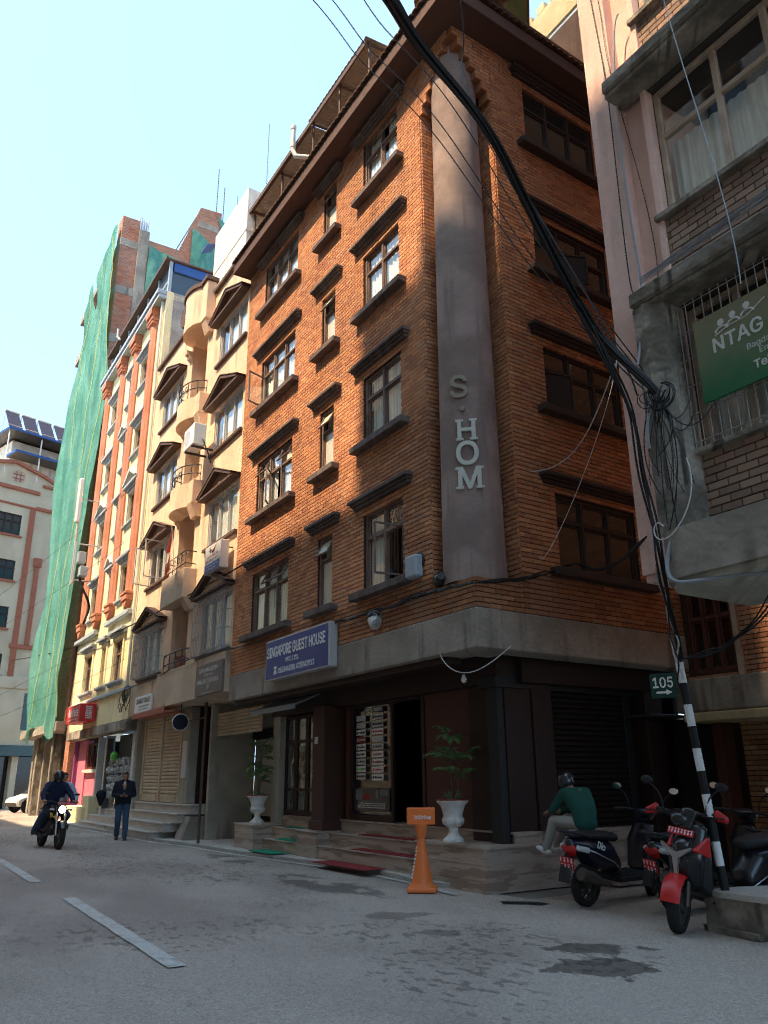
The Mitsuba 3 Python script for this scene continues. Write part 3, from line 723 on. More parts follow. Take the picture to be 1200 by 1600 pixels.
rm = MB()
v = np.array([[x, y, z] for x in (-5.5, 2.3) for y in (1.5, 5.0) for z in (FL + .003, 3.29)]); rm.add(v, [[2, 3, 7, 6], [0, 1, 3, 2], [4, 6, 7, 5], [0, 2, 6, 4], [1, 5, 7, 3]])
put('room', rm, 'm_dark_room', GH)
def leaf(parent, x0, x1, z0, z1, y, fw=0.09, mid=None, glass='m_glass', fmat='m_darkwood', M=ID):
    b = MB(); b.cbox(x0, x0 + fw, y, y + 0.05, z0, z1, 0.006, M); b.cbox(x1 - fw, x1, y, y + 0.05, z0, z1, 0.006, M)
    b.cbox(x0 + fw, x1 - fw, y + .001, y + 0.049, z0, z0 + fw * 1.6, 0.006, M); b.cbox(x0 + fw, x1 - fw, y + .001, y + 0.049, z1 - fw, z1, 0.006, M)
    for z in (mid or []):
        b.cbox(x0 + fw, x1 - fw, y + .002, y + 0.048, z, z + 0.06, 0.005, M)
    k = put('door', b, fmat, parent)
    p = MB(); p.add([[x0 + fw, y + .025, z0 + fw], [x1 - fw, y + .025, z0 + fw], [x1 - fw, y + .025, z1 - fw], [x0 + fw, y + .025, z1 - fw]], [[0, 1, 2, 3]]); p.xf(M)
    put('pane', p, glass, k)
    return k
for a, b_ in ((-5.28, -4.75), (-4.74, -4.2), (-4.19, -3.65)):
    k = leaf(GH, a, b_, FL, 2.84, 1.24, 0.075, [1.25, 2.25])
    h_ = MB(); h_.tube([[b_ - 0.05, 1.2, 1.55], [b_ - 0.05, 1.18, 1.6], [b_ - 0.05, 1.18, 1.8], [b_ - 0.05, 1.2, 1.85]], 0.012, 6); put('handle', h_, 'm_metal', k)
fx = MB(); fx.box(-3.64, -3.13, 1.24, 1.3, FL, 2.85); put('fixed_panel', fx, 'm_darkwood', GH)
nt = MB()
for (a, b_, c, d) in ((-4.66, -4.3, 2.2, 2.6), (-4.12, -3.75, 2.18, 2.62), (-4.6, -4.32, 1.3, 1.62), (-4.1, -3.75, 1.05, 1.62), (-5.15, -4.9, 1.35, 1.6)):
    nt.cbox(a, b_, 1.31, 1.314, c, d, 0.001)
put('notice', nt, 'm_blind_dark', GH)
tp = MB(); tp.cbox(-4.1, -3.75, 1.306, 1.309, 1.52, 1.62, 0.001); put('notice', tp, 'm_offwhite', GH)
# travel desk: glazed panel with airline stickers, open doorway
k = leaf(GH, -2.28, -0.74, FL, 2.88, 1.22, 0.07, [], 'm_glass', 'm_darkwood')
bkp = MB(); bkp.box(-2.2, -0.8, 1.3, 1.32, FL + 0.1, 2.8); put('dark_film', bkp, 'm_bodydark', GH)
tr = MB(); tr.cbox(-2.42, -2.29, 1.2, 1.35, FL, 2.92, 0.006); put('door_frame', tr, 'm_redbrown', GH)
dj = MB(); dj.cbox(0.2, 0.29, 1.2, 1.34, FL, 2.9, 0.006); dj.cbox(-0.73, 0.2, 1.2, 1.34, 2.82, 2.9, 0.006); dj.tube([[-0.72, 1.15, 2.76], [0.15, 1.15, 2.86]], 0.012, 6)
put('door_frame', dj, 'm_darkwood', GH)
SP = [('m_offwhite', None), ('m_offwhite', None), ('m_white', 'm_black'), ('m_red_dirty', 'm_offwhite'), ('m_white', 'm_black'), ('m_white', 'm_black'), ('m_offwhite', 'm_glass_teal'), ('m_white', 'm_leafgreen'), ('m_offwhite', 'm_black')]
SP2 = [('m_blind_dark', 'm_white'), ('m_offwhite', 'm_black'), ('m_offwhite', 'm_black'), ('m_white', 'm_red'), ('m_offwhite', None), ('m_offwhite', 'm_metal_dark'), ('m_white', 'm_terracotta'), ('m_white', 'm_red_dirty'), ('m_white', 'm_red'), ('m_white', 'm_black')]
for cx, lst, ztop, dz in ((-1.82, SP, 2.60, 0.133), (-1.22, SP2, 2.74, 0.136)):
    for i, (m1, m2) in enumerate(lst):
        z = ztop - i * dz - (0.0 if cx < -1.5 else 0.0); w_ = 0.17 if cx < -1.5 else 0.2
        b = MB(); b.cbox(cx - w_, cx + w_, 1.196, 1.2, z - 0.053, z + 0.053, 0.0015); k2 = put('sticker', b, m1, GH)
        if cx > -1.5 and i == 0:
            tmesh = meshkit.text_mesh('IndiGo', 0.06, 0.002, True); b = MB(); b.mesh(tmesh, mat4((1, 0, 0), (0, 0, 1), (0, -1, 0), (cx - 0.13, 1.195, z - 0.03))); put('print', b, m2, k2)
        elif m2:
            b = MB(); x = cx - w_ * 0.72; b.prism([(x - 0.03, z - 0.028), (x + 0.03, z - 0.02), (x + 0.02, z + 0.03), (x - 0.02, z + 0.02)], 1.193, 1.1955, 'y')
            x += 0.06
            while x < cx + w_ * 0.8:
                ww = RNG.uniform(0.012, 0.03); b.box(x, x + ww, 1.193, 1.1955, z - 0.02, z + RNG.uniform(0.008, 0.022)); x += ww + 0.01
            put('print', b, m2, k2)
po = MB(); po.cbox(-2.1, -0.82, 1.198, 1.202, 0.93, 1.33, 0.002); k2 = put('poster', po, 'm_bodydark', GH)
po = MB()
for (a, b_, c, d) in ((-2.0, -1.75, 1.12, 1.3), (-1.28, -1.2, 1.15, 1.3), (-1.15, -0.86, 1.2, 1.31)):
    po.box(a, b_, 1.195, 1.1975, c, d)
put('print', po, 'm_blind_dark', k2)
po = MB(); po.prism([(-1.78, 1.12), (-1.5, 1.12), (-1.46, 1.2), (-1.62, 1.24), (-1.76, 1.2)], 1.195, 1.1975, 'y'); put('print', po, 'm_red_dirty', k2)
po = MB()
for r in range(3):
    x = -1.95 + 0.12 * (r == 0)
    while x < -1.0:
        ww = RNG.uniform(0.02, 0.06); po.box(x, x + ww, 1.195, 1.1975, 1.055 - r * 0.035, 1.07 - r * 0.035); x += ww + 0.012
put('print', po, 'm_offwhite', k2)
pb = MB(); pb.box(-0.5, 0.12, 1.9, 1.92, 1.62, 1.84); pb.box(-0.5, 0.1, 1.9, 1.92, 2.3, 2.5); put('poster', pb, 'm_blind_dark', GH)
aw = MB(); aw.prism([(0.42, 2.93), (0.44, 2.93), (1.0, 3.17), (1.0, 3.19), (0.42, 2.955)], -5.35, -3.16, 'x'); aw.cbox(-5.36, -3.15, 0.405, 0.43, 2.86, 2.965, 0.004)
put('door_awning', aw, 'm_trim_grey', GH)
sw_ = MB(); sw_.cbox(-2.98, -2.86, 0.79, 0.82, 2.16, 2.3, 0.006); put('switch_box', sw_, 'm_offwhite', GH)
# the roller shutter on the lane side
SHUT = SIDE @ mat4(o=(0, 0.9, 0))
for i in range(26):
    z = 0.62 + i * 0.083
    b = MB(); b.prism([(0, z + .004), (-0.022, z + 0.02), (-0.026, z + 0.05), (-0.01, z + 0.08), (0.01, z + 0.08), (0.01, z + .004)], 1.18, 3.9, 'x', SHUT); put('shutter_slat', b, 'm_shutter_dark', GH)
b = MB(); b.cbox(1.06, 1.18, -0.05, 0.2, 0.6, 2.86, 0.006, SHUT); b.cbox(3.9, 4.05, -0.05, 0.2, 0.6, 2.86, 0.006, SHUT); b.cbox(1.0, 4.6, -0.1, 0.3, 2.78, 2.95, 0.006, SHUT); put('shutter_guide', b, 'm_plastic', GH)
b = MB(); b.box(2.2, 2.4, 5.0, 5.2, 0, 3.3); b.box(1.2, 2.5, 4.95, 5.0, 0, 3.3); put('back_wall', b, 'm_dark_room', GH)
b = MB(); b.cbox(4.15, 4.6, -0.3, 0.05, 0.0, 2.9, 0.01, SHUT); put('pier', b, 'm_darkwood', GH)
lg = MB(); lg.cbox(3.95, 5.2, -0.55, -0.05, 2.42, 2.47, 0.005, SHUT); put('door_awning', lg, 'm_metal_dark', GH)

# ------------------------------------------------------------------ small things on the guest house
def text_on(parent, txt, x, z, h, y, m, bold=True, width=None, name='text', M=ID, depth=0.004):
    t = meshkit.text_mesh(txt, h, depth, bold); b = t.bounds
    sx = 1.0
    if width:
        sx = width / (b[1][0] - b[0][0])
    F = M @ mat4((sx, 0, 0), (0, 0, 1), (0, -1, 0), (x - b[0][0] * sx, y, z))
    q = MB(); q.mesh(t, F)
    return put(name, q, m, parent)
SG = thing('guest_house_sign', 'blue signboard with white lettering SINGAPORE GUEST HOUSE over the dark double doors', 'sign')
b = MB(); b.cbox(-3.28, -0.54, -0.20, -0.04, 3.37, 4.17, 0.008); put('frame', b, 'm_alu', SG)
b = MB(); b.cbox(-3.25, -0.60, -0.206, -0.198, 3.40, 4.14, 0.002); put('face', b, 'm_sign_blue', SG)
text_on(SG, 'SINGAPORE GUEST HOUSE', -3.20, 3.815, 0.2, -0.207, 'm_white', True, 2.5)
text_on(SG, 'PVT. LTD.', -2.32, 3.655, 0.085, -0.207, 'm_white', True, 0.55)
text_on(SG, '015344108, 015341911', -2.66, 3.475, 0.10, -0.207, 'm_white', True, 1.55)
b = MB(); b.prism([(-2.86, 3.47), (-2.72, 3.47), (-2.74, 3.53), (-2.77, 3.56), (-2.77, 3.58), (-2.72, 3.58), (-2.72, 3.62), (-2.86, 3.62), (-2.86, 3.58), (-2.81, 3.58), (-2.81, 3.56), (-2.84, 3.53)], -0.211, -0.207, 'y'); put('telephone_symbol', b, 'm_white', SG)
MT = thing('meter_box', 'grey round-topped electricity box beside the barred window by the column', 'meter box')
b = MB(); b.cbox(1.82, 2.14, -0.17, -0.015, 4.42, 4.78, 0.03); put('case', b, 'm_trim_grey', MT)
b = MB(); b.lathe([(0, -0.02), (0.14, -0.02), (0.16, -0.0), (0.16, 0.12), (0.0, 0.12)], (2.02, -0.03, 4.68), 20, 'y'); put('dial', b, 'm_plastic', MT)
FLD = thing('flood_lamp', 'black flood lamp fixed at the foot of the round column', 'lamp')
b = MB(); b.lathe([(0.0, 0.0), (0.055, 0.0), (0.06, 0.05), (0.05, 0.1), (0.1, 0.15), (0.115, 0.28), (0.1, 0.3), (0, 0.3)], (0, 0, 0), 16, 'z', mat4((0, 0, 1), (0.55, 0.83, 0), (-0.83, 0.55, 0), (2.72, -0.12, 4.3)) @ rotz(0)); put('housing', b, 'm_bodyblack', FLD, smooth=40)
b = MB(); b.tube([[2.6, -0.1, 4.28], [2.62, 0.0, 4.2], [2.55, 0.06, 4.18]], 0.015, 6); put('bracket', b, 'm_iron', FLD)
b = MB(); b.lathe([(0.1, 0.0), (0.115, -0.16), (0, -0.17)], (0, 0, 0), 14, 'z', mat4((0.7, 0, 0.7), (0, 1, 0), (-0.7, 0, 0.7), (0.75, -0.09, 4.0)))
LMP = thing('wall_lamp', 'pale bowl lamp wrapped in wires under the barred window by the column', 'lamp')
put('bowl', b, 'm_offwhite', LMP, smooth=40)
b = MB(); b.lathe([(0, 0.0), (0.13, 0), (0.15, 0.06), (0.1, 0.16), (0, 0.17)], (0, 0, 0), 14, 'z', mat4((0.7, 0, 0.7), (0, 1, 0), (-0.7, 0, 0.7), (0.80, -0.05, 3.98))); put('socket', b, 'm_iron', LMP, smooth=40)
def bulb(x, y, z, zt, lab):
    k = thing('light_bulb', lab, 'light bulb')
    b = MB(); b.lathe([(0, -0.075), (0.025, -0.07), (0.04, -0.045), (0.042, -0.02), (0.025, 0.025), (0.018, 0.05), (0, 0.05)], (x, y, z), 14); put('globe', b, 'm_white', k, smooth=60)
    b = MB(); b.lathe([(0, 0.046), (0.022, 0.046), (0.022, 0.11), (0.008, 0.13), (0, 0.13)], (x, y, z), 10); b.tube([[x, y, z + 0.12], [x, y, zt]], 0.004, 5); put('holder', b, 'm_black', k)
bulb(2.36, 0.5, 2.9, 3.2, 'white bulb hanging under the corner of the concrete slab'); bulb(-5.72, 0.3, 3.22, 3.42, 'white bulb hanging over the open shutter bay of the cream building')
def doormat(x0, x1, y0, y1, z, m, lab, grp=None):
    b = MB(); b.cbox(x0, x1, y0, y1, z, z + 0.012, 0.004)
    k = put('door_mat', b, m, label=lab, cat='mat', group=grp)
doormat(-4.85, -3.75, 0.25, 0.68, 0.094, 'm_mat_green', 'green mat on the pavement, lowest of the green mats'); doormat(-4.6, -3.6, 0.71, 0.95, 0.312, 'm_mat_green', 'green mat on the first step to the dark doors, between the other green mats'); doormat(-4.75, -3.6, 0.96, 1.16, 0.532, 'm_mat_green', 'green mat at the dark doors, topmost of the green mats')
doormat(-1.9, -0.1, 0.22, 0.66, 0.094, 'm_mat_red', 'red mat on the pavement, lowest of the red mats'); doormat(-1.35, 0.6, 0.70, 0.95, 0.312, 'm_mat_red', 'red mat on the first step to the open doorway, between the other red mats'); doormat(-1.5, 0.6, 0.95, 1.16, 0.532, 'm_mat_red', 'red mat below the open doorway, topmost of the red mats')

# ------------------------------------------------------------------ urns and palms
URN = [(0, 0), (0.155, 0), (0.16, 0.03), (0.13, 0.05), (0.085, 0.09), (0.065, 0.14), (0.075, 0.17), (0.06, 0.185), (0.095, 0.2), (0.15, 0.24), (0.165, 0.29), (0.15, 0.33), (0.14, 0.345), (0.155, 0.42), (0.185, 0.5), (0.235, 0.545), (0.245, 0.56), (0.235, 0.58), (0.2, 0.58), (0.18, 0.5), (0.0, 0.5)]
def urn(x, y, z, s, lab):
    k = thing('urn', lab, 'urn')
    b = MB(); n = 48; b.lathe(URN, (0, 0, 0), n)
    v = b.v[0]; r = np.hypot(v[:, 0], v[:, 1]); a = np.arctan2(v[:, 1], v[:, 0]); m = (v[:, 2] > 0.21) & (v[:, 2] < 0.335)
    fl_ = 1 + 0.05 * np.cos(a * 16) * m + 0.02 * np.cos(a * 8) * ((v[:, 2] > 0.4) & (v[:, 2] < 0.5)); v[:, :2] *= fl_[:, None]
    b.xf(mat4((s, 0, 0), (0, s, 0), (0, 0, s), (x, y, z))); put('bowl', b, 'm_urn', k, smooth=50)
    b = MB(); b.lathe([(0.2, 0.575), (0.25, 0.575), (0.25, 0.592), (0.195, 0.592)], (0, 0, 0), 40); b.xf(mat4((s, 0, 0), (0, s, 0), (0, 0, s), (x, y, z))); put('rim', b, 'm_red_dirty', k)
    b = MB(); b.lathe([(0.195, 0.56), (0.1, 0.58), (0, 0.585)], (0, 0, 0), 24); b.xf(mat4((s, 0, 0), (0, s, 0), (0, 0, s), (x, y, z))); put('soil', b, 'm_soil', k)
    return k
def frond(leafs, stems, base, az, el, L, pairs, w, droop):
    """One feathered palm frond: arching stalk with pairs of leaflets."""
    n = pairs + 3; d0 = np.array([math.cos(az) * math.cos(el), math.sin(az) * math.cos(el), math.sin(el)])
    pts = [np.array(base, float)]; d = d0.copy()
    for i in range(n):
        d = d - np.array([0, 0, droop * (i / n)]); d /= np.linalg.norm(d); pts.append(pts[-1] + d * L / n)
    stems.tube(pts, np.linspace(0.005, 0.0015, len(pts)), 4)
    for i in range(3, n + 1):
        t = pts[i] - pts[i - 1]; t /= np.linalg.norm(t); sd = np.cross(t, [0, 0, 1]); sd /= np.linalg.norm(sd) + 1e-9; upv = np.cross(sd, t)
        ln = w * (0.75 + 0.5 * math.sin(math.pi * (i - 2) / n))
        for s in (-1, 1):
            e = sd * s * 0.8 + t * 0.62 + np.array([0, 0, -0.28]) + RNG.normal(0, 0.07, 3); e /= np.linalg.norm(e)
            q = np.cross(e, upv); q /= np.linalg.norm(q) + 1e-9; wd = 0.09 * ln + 0.006
            p0 = pts[i]; p1 = p0 + e * ln * 0.45; p2 = p0 + e * ln + np.array([0, 0, -0.12 * ln])
            leafs.add([p0, p1 + q * wd, p1 - q * wd, p2], [[0, 1, 2], [1, 3, 2]])
def palm(x, y, z, lab, stems_, low):
    k = thing('palm_plant', lab, 'plant')
    st, lf, lp = MB(), MB(), MB()
    for (dx, dy, h, lean) in stems_:
        p = [np.array([x + dx, y + dy, z])]
        for i in range(5):
            p.append(p[0] + np.array([lean[0] * (i + 1) / 5 * h, lean[1] * (i + 1) / 5 * h, h * (i + 1) / 5]))
        st.tube(p, np.linspace(0.011, 0.006, 6), 6)
        for lev, cnt in ((1.0, 6), (0.62, 4)):
            b0 = p[0] + (p[-1] - p[0]) * lev
            for j in range(cnt):
                frond(lf, st, b0, RNG.uniform(0, 6.28), RNG.uniform(0.2, 1.1), RNG.uniform(0.28, 0.42), 7, 0.12, 0.22)
    for j in range(low):
        a = RNG.uniform(0, 6.28); e = RNG.uniform(0.5, 1.2); d = np.array([math.cos(a) * math.cos(e), math.sin(a) * math.cos(e), math.sin(e)]); L = RNG.uniform(0.12, 0.26); q = np.array([-math.sin(a), math.cos(a), 0]) * 0.012
        b0 = np.array([x, y, z]) + np.array([math.cos(a), math.sin(a), 0]) * 0.08; p1 = b0 + d * L * 0.6; p2 = b0 + d * L + np.array([0, 0, -0.06])
        lp.add([b0, p1 + q, p1 - q, p2], [[0, 1, 2], [1, 3, 2]])
    put('stem', st, 'm_metal_dark', k); put('fronds', lf, 'm_leaf', k, kind='stuff', label='feathered green palm leaflets'); put('low_leaves', lp, 'm_leaf_pale', k, kind='stuff', label='short pale grassy leaves at the soil')
urn(1.55, 0.82, 0.6, 1.0, 'white stone urn on the plinth behind the orange cone'); urn(-5.75, 0.82, 0.58, 1.0, 'white stone urn with a dark red rim on the pedestal at the dark doors')
palm(1.55, 0.82, 1.17, 'slender potted palm with drooping fronds in the urn by the orange cone', [(0.0, 0.0, 0.92, (-0.02, 0.0)), (0.05, 0.04, 0.52, (0.12, 0.05))], 46)
palm(-5.75, 0.82, 1.15, 'bushy potted palm in the urn at the dark double doors', [(0.0, 0.0, 1.0, (0.05, 0.0)), (-0.04, 0.05, 0.8, (-0.1, 0.05)), (0.06, -0.04, 0.45, (0.15, -0.1))], 46)

# ------------------------------------------------------------------ orange cone sign
CN = thing('cone_sign', 'orange traffic cone with a square orange board on top, standing at the kerb', 'traffic cone')
cx, cy = 1.86, 0.02; R_ = mat4((0.62, 0.785, 0), (-0.785, 0.62, 0), (0, 0, 1), (cx, cy, 0.0))
b = MB(); b.cbox(-0.2, 0.2, -0.2, 0.2, 0.01, 0.07, 0.02); b.xf(R_); put('base', b, 'm_orange', CN)
b = MB(); b.lathe([(0.185, 0.07), (0.17, 0.1), (0.145, 0.13), (0.065, 0.58), (0.055, 0.66), (0.055, 0.7), (0.085, 0.82), (0.09, 0.88), (0, 0.88)], (cx, cy, 0), 28); put('cone', b, 'm_orange', CN, smooth=40)
b = MB(); b.cbox(-0.2, 0.2, -0.03, 0.03, 0.87, 1.1, 0.012); b.xf(R_); kb = put('board', b, 'm_orange', CN)
b = MB(); t = meshkit.text_mesh('inDrive', 0.052, 0.003, True); bb = t.bounds; b.mesh(t, R_ @ mat4((1, 0, 0), (0, 0, 1), (0, -1, 0), (-0.09, -0.031, 0.945))); put('text', b, 'm_white', kb)
b = MB(); F = R_ @ mat4((-0.17, 0, 0.985), (0, 1, 0), (-0.985, 0, -0.17), (-0.125, -0.03, 0.16))
stp = MB(); A_, B_ = np.array([-0.145, -0.015, 0.17]), np.array([-0.062, -0.01, 0.6])
for i in range(9):
    p = A_ + (B_ - A_) * (i / 9); q = A_ + (B_ - A_) * ((i + 0.62) / 9)
    ax = (B_ - A_) / np.linalg.norm(B_ - A_); sd = np.array([0.78, -0.62, 0.05]); nn_ = np.cross(sd, ax)
    (stp).add([p - sd * -0.0 + nn_ * 0.012, p + sd * 0.05 + nn_ * 0.012, q + sd * 0.05 + nn_ * 0.012, q + nn_ * 0.012], [[0, 1, 2, 3], [3, 2, 1, 0]])
stp.xf(R_); put('stripe_label', stp, 'm_white', CN)
# ------------------------------------------------------------------ cream building with pediments and round balconies
CB = thing('cream_building', 'peach coloured building with brown pediments over its windows and round balconies', 'building')
CX0, CX1, CZT = -14.2, -5.70, 15.55
CS = [4.45, 7.32, 10.05, 12.83]; CHD = [5.86, 8.62, 11.35, 14.1]
RW, LW = (-7.9, -5.86), (-13.3, -11.2)
ch = [(a, b, c, d) for (a, b) in (RW, LW) for c, d in zip(CS, CHD)] + [(-10.4, -9.02, 4.36, 14.7)]
w = MB(); w.prism(wall_poly(CX0, CX1, 4.36, CZT, [h for h in ch if h[2] > 6.2] + [(a, b, c, d) for a, b, c, d in ch if c < 6.2]), 0.0, 0.25, 'y')
w.box(CX0, CX1, 1.05, 1.3, 4.36, CZT); w.box(-10.6, -10.4, 0.25, 1.05, 4.36, 14.7); w.box(-9.02, -8.82, 0.25, 1.05, 4.36, 14.7); w.box(-10.4, -9.02, 0.0, 1.05, 14.7, CZT)
w.box(CX0, CX0 + 0.2, 0.25, 6.0, 4.36, CZT); w.box(CX1 - 0.2, CX1, 0.3, 6.0, 4.36, CZT); w.box(CX0, CX1, 0.25, 6.0, 15.2, 15.4)
put('wall', w, 'm_cream', CB)
lo = MB(); lo.cbox(CX0, -11.06, -0.02, 0.5, 3.4, 4.355, 0.01); lo.cbox(-11.05, CX1, -0.13, 0.5, 3.4, 4.352, 0.012); lo.box(CX0, CX1, 0.5, 5.0, 3.42, 3.7)
put('band', lo, 'm_cream_dirty', CB)
def pediment(parent, x0, x1, z, mt, rise=0.52, proj=0.24, tym=None):
    xm = (x0 + x1) / 2; b = MB(); t = 0.06
    b.prism([(x0, z), (x1, z), (x1, z + t), (x0, z + t)], -proj, 0.0, 'y')
    b.prism([(x0 - .03, z + t), (x0 + 0.12, z + t), (xm, z + rise - 0.02), (x1 - 0.12, z + t), (x1 + .03, z + t), (xm, z + rise + 0.05)], -proj - 0.02, 0.0, 'y')
    b.prism([(x0 - .06, z + t + .03), (x0 - .0, z + t + .03), (xm, z + rise + 0.07), (x1 + 0, z + t + .03), (x1 + .06, z + t + .03), (xm, z + rise + 0.10)], -proj - 0.04, 0.0, 'y')
    k = put('pediment', b, mt, parent)
    b = MB(); b.prism([(x0 + 0.12, z + t), (x1 - 0.12, z + t), (xm, z + rise - 0.03)], -proj + 0.14, 0.0, 'y'); put('tympanum', b, tym or mt, k)
    return k
for i, (c, d) in enumerate(zip(CS, CHD)):
    window(CB, ID, RW[0], RW[1], c, d, 3, vent=0, fmat='m_alu', curtain='m_curtain', drawn=[(0.15, 1)] if i else [(0.3, 0.95)], fw=0.04, depth=0.7)
    if i == 1:
        window(CB, ID, LW[0], LW[1], c, d, 3, vent=0, fmat='m_offwhite', curtain='m_blind', drawn=[(0.6, 1)], fw=0.05, depth=0.7, open_l={0: (75, 'l'), 1: (95, 'r')})
    else:
        window(CB, ID, LW[0], LW[1], c, d, 3, vent=0, fmat='m_alu', curtain='m_curtain', drawn=[(0.1, 1)], fw=0.04, depth=0.7)
    pediment(CB, -8.22, -5.74, d + 0.07, 'm_trim_brown', tym='m_cream' if i == 0 else 'm_tympanum'); pediment(CB, -13.72, -10.95, d + 0.07, 'm_trim_brown', tym='m_cream' if i == 0 else 'm_tympanum')
    for a, b_ in (RW, LW):
        b = MB(); b.cbox(a - 0.15, b_ + 0.1, -0.09, 0.02, c - 0.09, c - 0.004, 0.008); put('sill', b, 'm_trim_brown', CB)
def grille(parent, x0, x1, z0, z1, proj, dx=0.11):
    b = MB()
    for x in np.arange(x0, x1 + .01, dx):
        b.tube([[x, -0.02, z1], [x, -proj * 0.9, z1 - 0.02], [x, -proj, z1 - 0.12], [x, -proj, z0 + 0.05], [x, -0.02, z0]], 0.009, 4)
    for z in np.linspace(z0 + 0.06, z1 - 0.12, 4):
        b.tube([[x0, 0.0, z], [x0, -proj, z], [x1, -proj, z], [x1, 0.0, z]], 0.011, 4)
    put('window_grille', b, 'm_grill', parent)
grille(CB, -8.05, -5.84, 4.42, 5.9, 0.2); grille(CB, -13.5, -11.1, 4.42, 5.88, 0.22)
# rounded balconies in the middle bay
def ell(n=24, a=0.88, b=0.52, c=-9.66):
    t = np.linspace(math.pi, 2 * math.pi, n); return [(c + a * math.cos(x), b * math.sin(x)) for x in t]
def drum(z0, z1, mt, a=0.88, b=0.52, closed=True):
    m = MB(); m.prism(ell(a=a, b=b), z0, z1, 'z'); return m
for i, (z0, z1, zr) in enumerate(((11.55, 12.2, 12.75), (8.78, 9.48, 10.05))):
    b = drum(z0, z1, 'm_cream'); b.cbox(-8.98, -8.56, -0.3, 0.0, z0 + 0.02, z1 + 0.03, 0.02); b.prism([(-0.3, z0 + 0.015), (0.0, z0 + 0.015), (0.0, z0 - 0.34), (-0.16, z0 - 0.34)], -8.98, -8.58, 'x')
    kb = put('balcony', b, 'm_cream', CB)
    r = MB()
    for f_ in (0.55, 1.0):
        z = z1 + (zr - z1) * f_; r.tube([(x, y, z) for x, y in ell(a=0.85, b=0.49)], 0.018, 5)
    for x, y in ell(7, a=0.85, b=0.49):
        r.tube([[x, y, z1 - 0.02], [x, y, zr]], 0.014, 5)
    for cxx in (-9.5, -9.2):
        t = np.linspace(0, 2 * math.pi, 13); r.tube([[cxx + 0.1 * math.cos(q), -0.485, (z1 + zr) / 2 + 0.1 * math.sin(q)] for q in t], 0.012, 4, False)
    put('railing', r, 'm_iron', kb)
b = MB(); b.cbox(-10.55, -8.6, -0.36, 0.0, 6.12, 6.95, 0.015); b.prism([(-0.3, 6.12), (0.0, 6.12), (0.0, 5.84), (-0.12, 5.84)], -9.0, -8.62, 'x'); kb = put('balcony', b, 'm_cream_dirty', CB)
r = MB()
for z in (7.1, 7.45):
    r.tube([[-10.5, 0, z], [-10.5, -0.3, z], [-8.7, -0.3, z], [-8.7, 0, z]], 0.016, 5)
for x in np.arange(-10.5, -8.65, 0.36):
    r.tube([[x, -0.3, 6.93], [x, -0.3, 7.46]], 0.012, 5)
    t = np.linspace(0, 5.5, 12); r.tube([[x + 0.15 + 0.09 * math.cos(q), -0.31, 7.28 + 0.09 * math.sin(q)] for q in t], 0.011, 4, False)
put('railing', r, 'm_iron', kb)
b = drum(14.72, 15.98, 'm_cream'); b.cbox(-8.98, -8.52, -0.3, 0.0, 14.68, 16.0, 0.02); b.prism([(-0.28, 14.69), (0.0, 14.69), (0.0, 14.3), (-0.14, 14.3)], -8.95, -8.58, 'x'); kb = put('parapet_drum', b, 'm_cream', CB)
b = MB(); b.prism(ell(a=0.95, b=0.58), 15.98, 16.12, 'z'); b.cbox(-9.02, -8.46, -0.36, 0.05, 16.0, 16.14, 0.01); put('cornice', b, 'm_trim_brown', kb)
b = MB(); b.lathe([(0.0, -0.05), (0.36, -0.05), (0.36, 0.0), (0.30, 0.03), (0.0, 0.03)], (-9.98, -0.46, 15.4), 28, 'y'); b.lathe([(0.3, -0.01), (0.34, 0.045), (0.38, -0.01)], (-9.98, -0.46, 15.4), 28, 'y')
for a in range(3):
    b.lathe([(0.06 + 0.08 * a, 0.02), (0.08 + 0.08 * a, 0.05), (0.10 + 0.08 * a, 0.02)], (-9.98, -0.46, 15.4), 24, 'y')
put('round_emblem', b, 'm_trim_brown', kb)
each('cornice', [(CX0, -10.6, -0.1, 0.2, CZT, CZT + 0.13), (-8.5, CX1, -0.1, 0.2, CZT, CZT + 0.13)], 'm_trim_brown', CB)
r = MB(); r.tube([(x, y, 4.82) for x, y in ((-10.7, 0.0), (-10.6, -0.1), (-9.0, -0.1), (-8.75, 0.0))], 0.018, 5); r.tube([(x, y, 4.55) for x, y in ((-10.7, 0.0), (-10.6, -0.1), (-9.0, -0.1), (-8.75, 0.0))], 0.018, 5)
for x in (-10.6, -10.1, -9.6, -9.05):
    r.tube([[x, -0.1, 4.34], [x, -0.1, 4.84]], 0.016, 5)
put('railing', r, 'm_iron', CB)
for z0, mt in ((4.4, 'm_trim_grey'), (7.2, 'm_dark_room'), (9.9, 'm_trim_grey'), (12.65, 'm_plaster_dim')):
    b = MB(); b.cbox(-10.3, -9.55, 0.95, 1.04, z0, z0 + 2.0, 0.01); put('balcony_door', b, mt, CB)
    b = MB(); b.cbox(-9.5, -9.1, 0.97, 1.04, z0 + 0.9, z0 + 2.0, 0.01); put('balcony_window', b, 'm_glass_dark', CB)
    b = MB(); b.box(-10.4, -9.02, 0.05, 1.05, z0 - 0.25, z0 - 0.05); put('balcony_floor', b, 'm_cream_dirty', CB)
for z in (9.0, 11.8, 14.5):                                     # bracket mouldings left of the bay
    b = MB(); b.prism([(0.0, z), (-0.22, z), (-0.2, z - 0.1), (-0.12, z - 0.14), (-0.12, z - 0.24), (-0.04, z - 0.3), (0.0, z - 0.42)], -10.62, -10.38, 'x'); put('bracket', b, 'm_cream', CB)
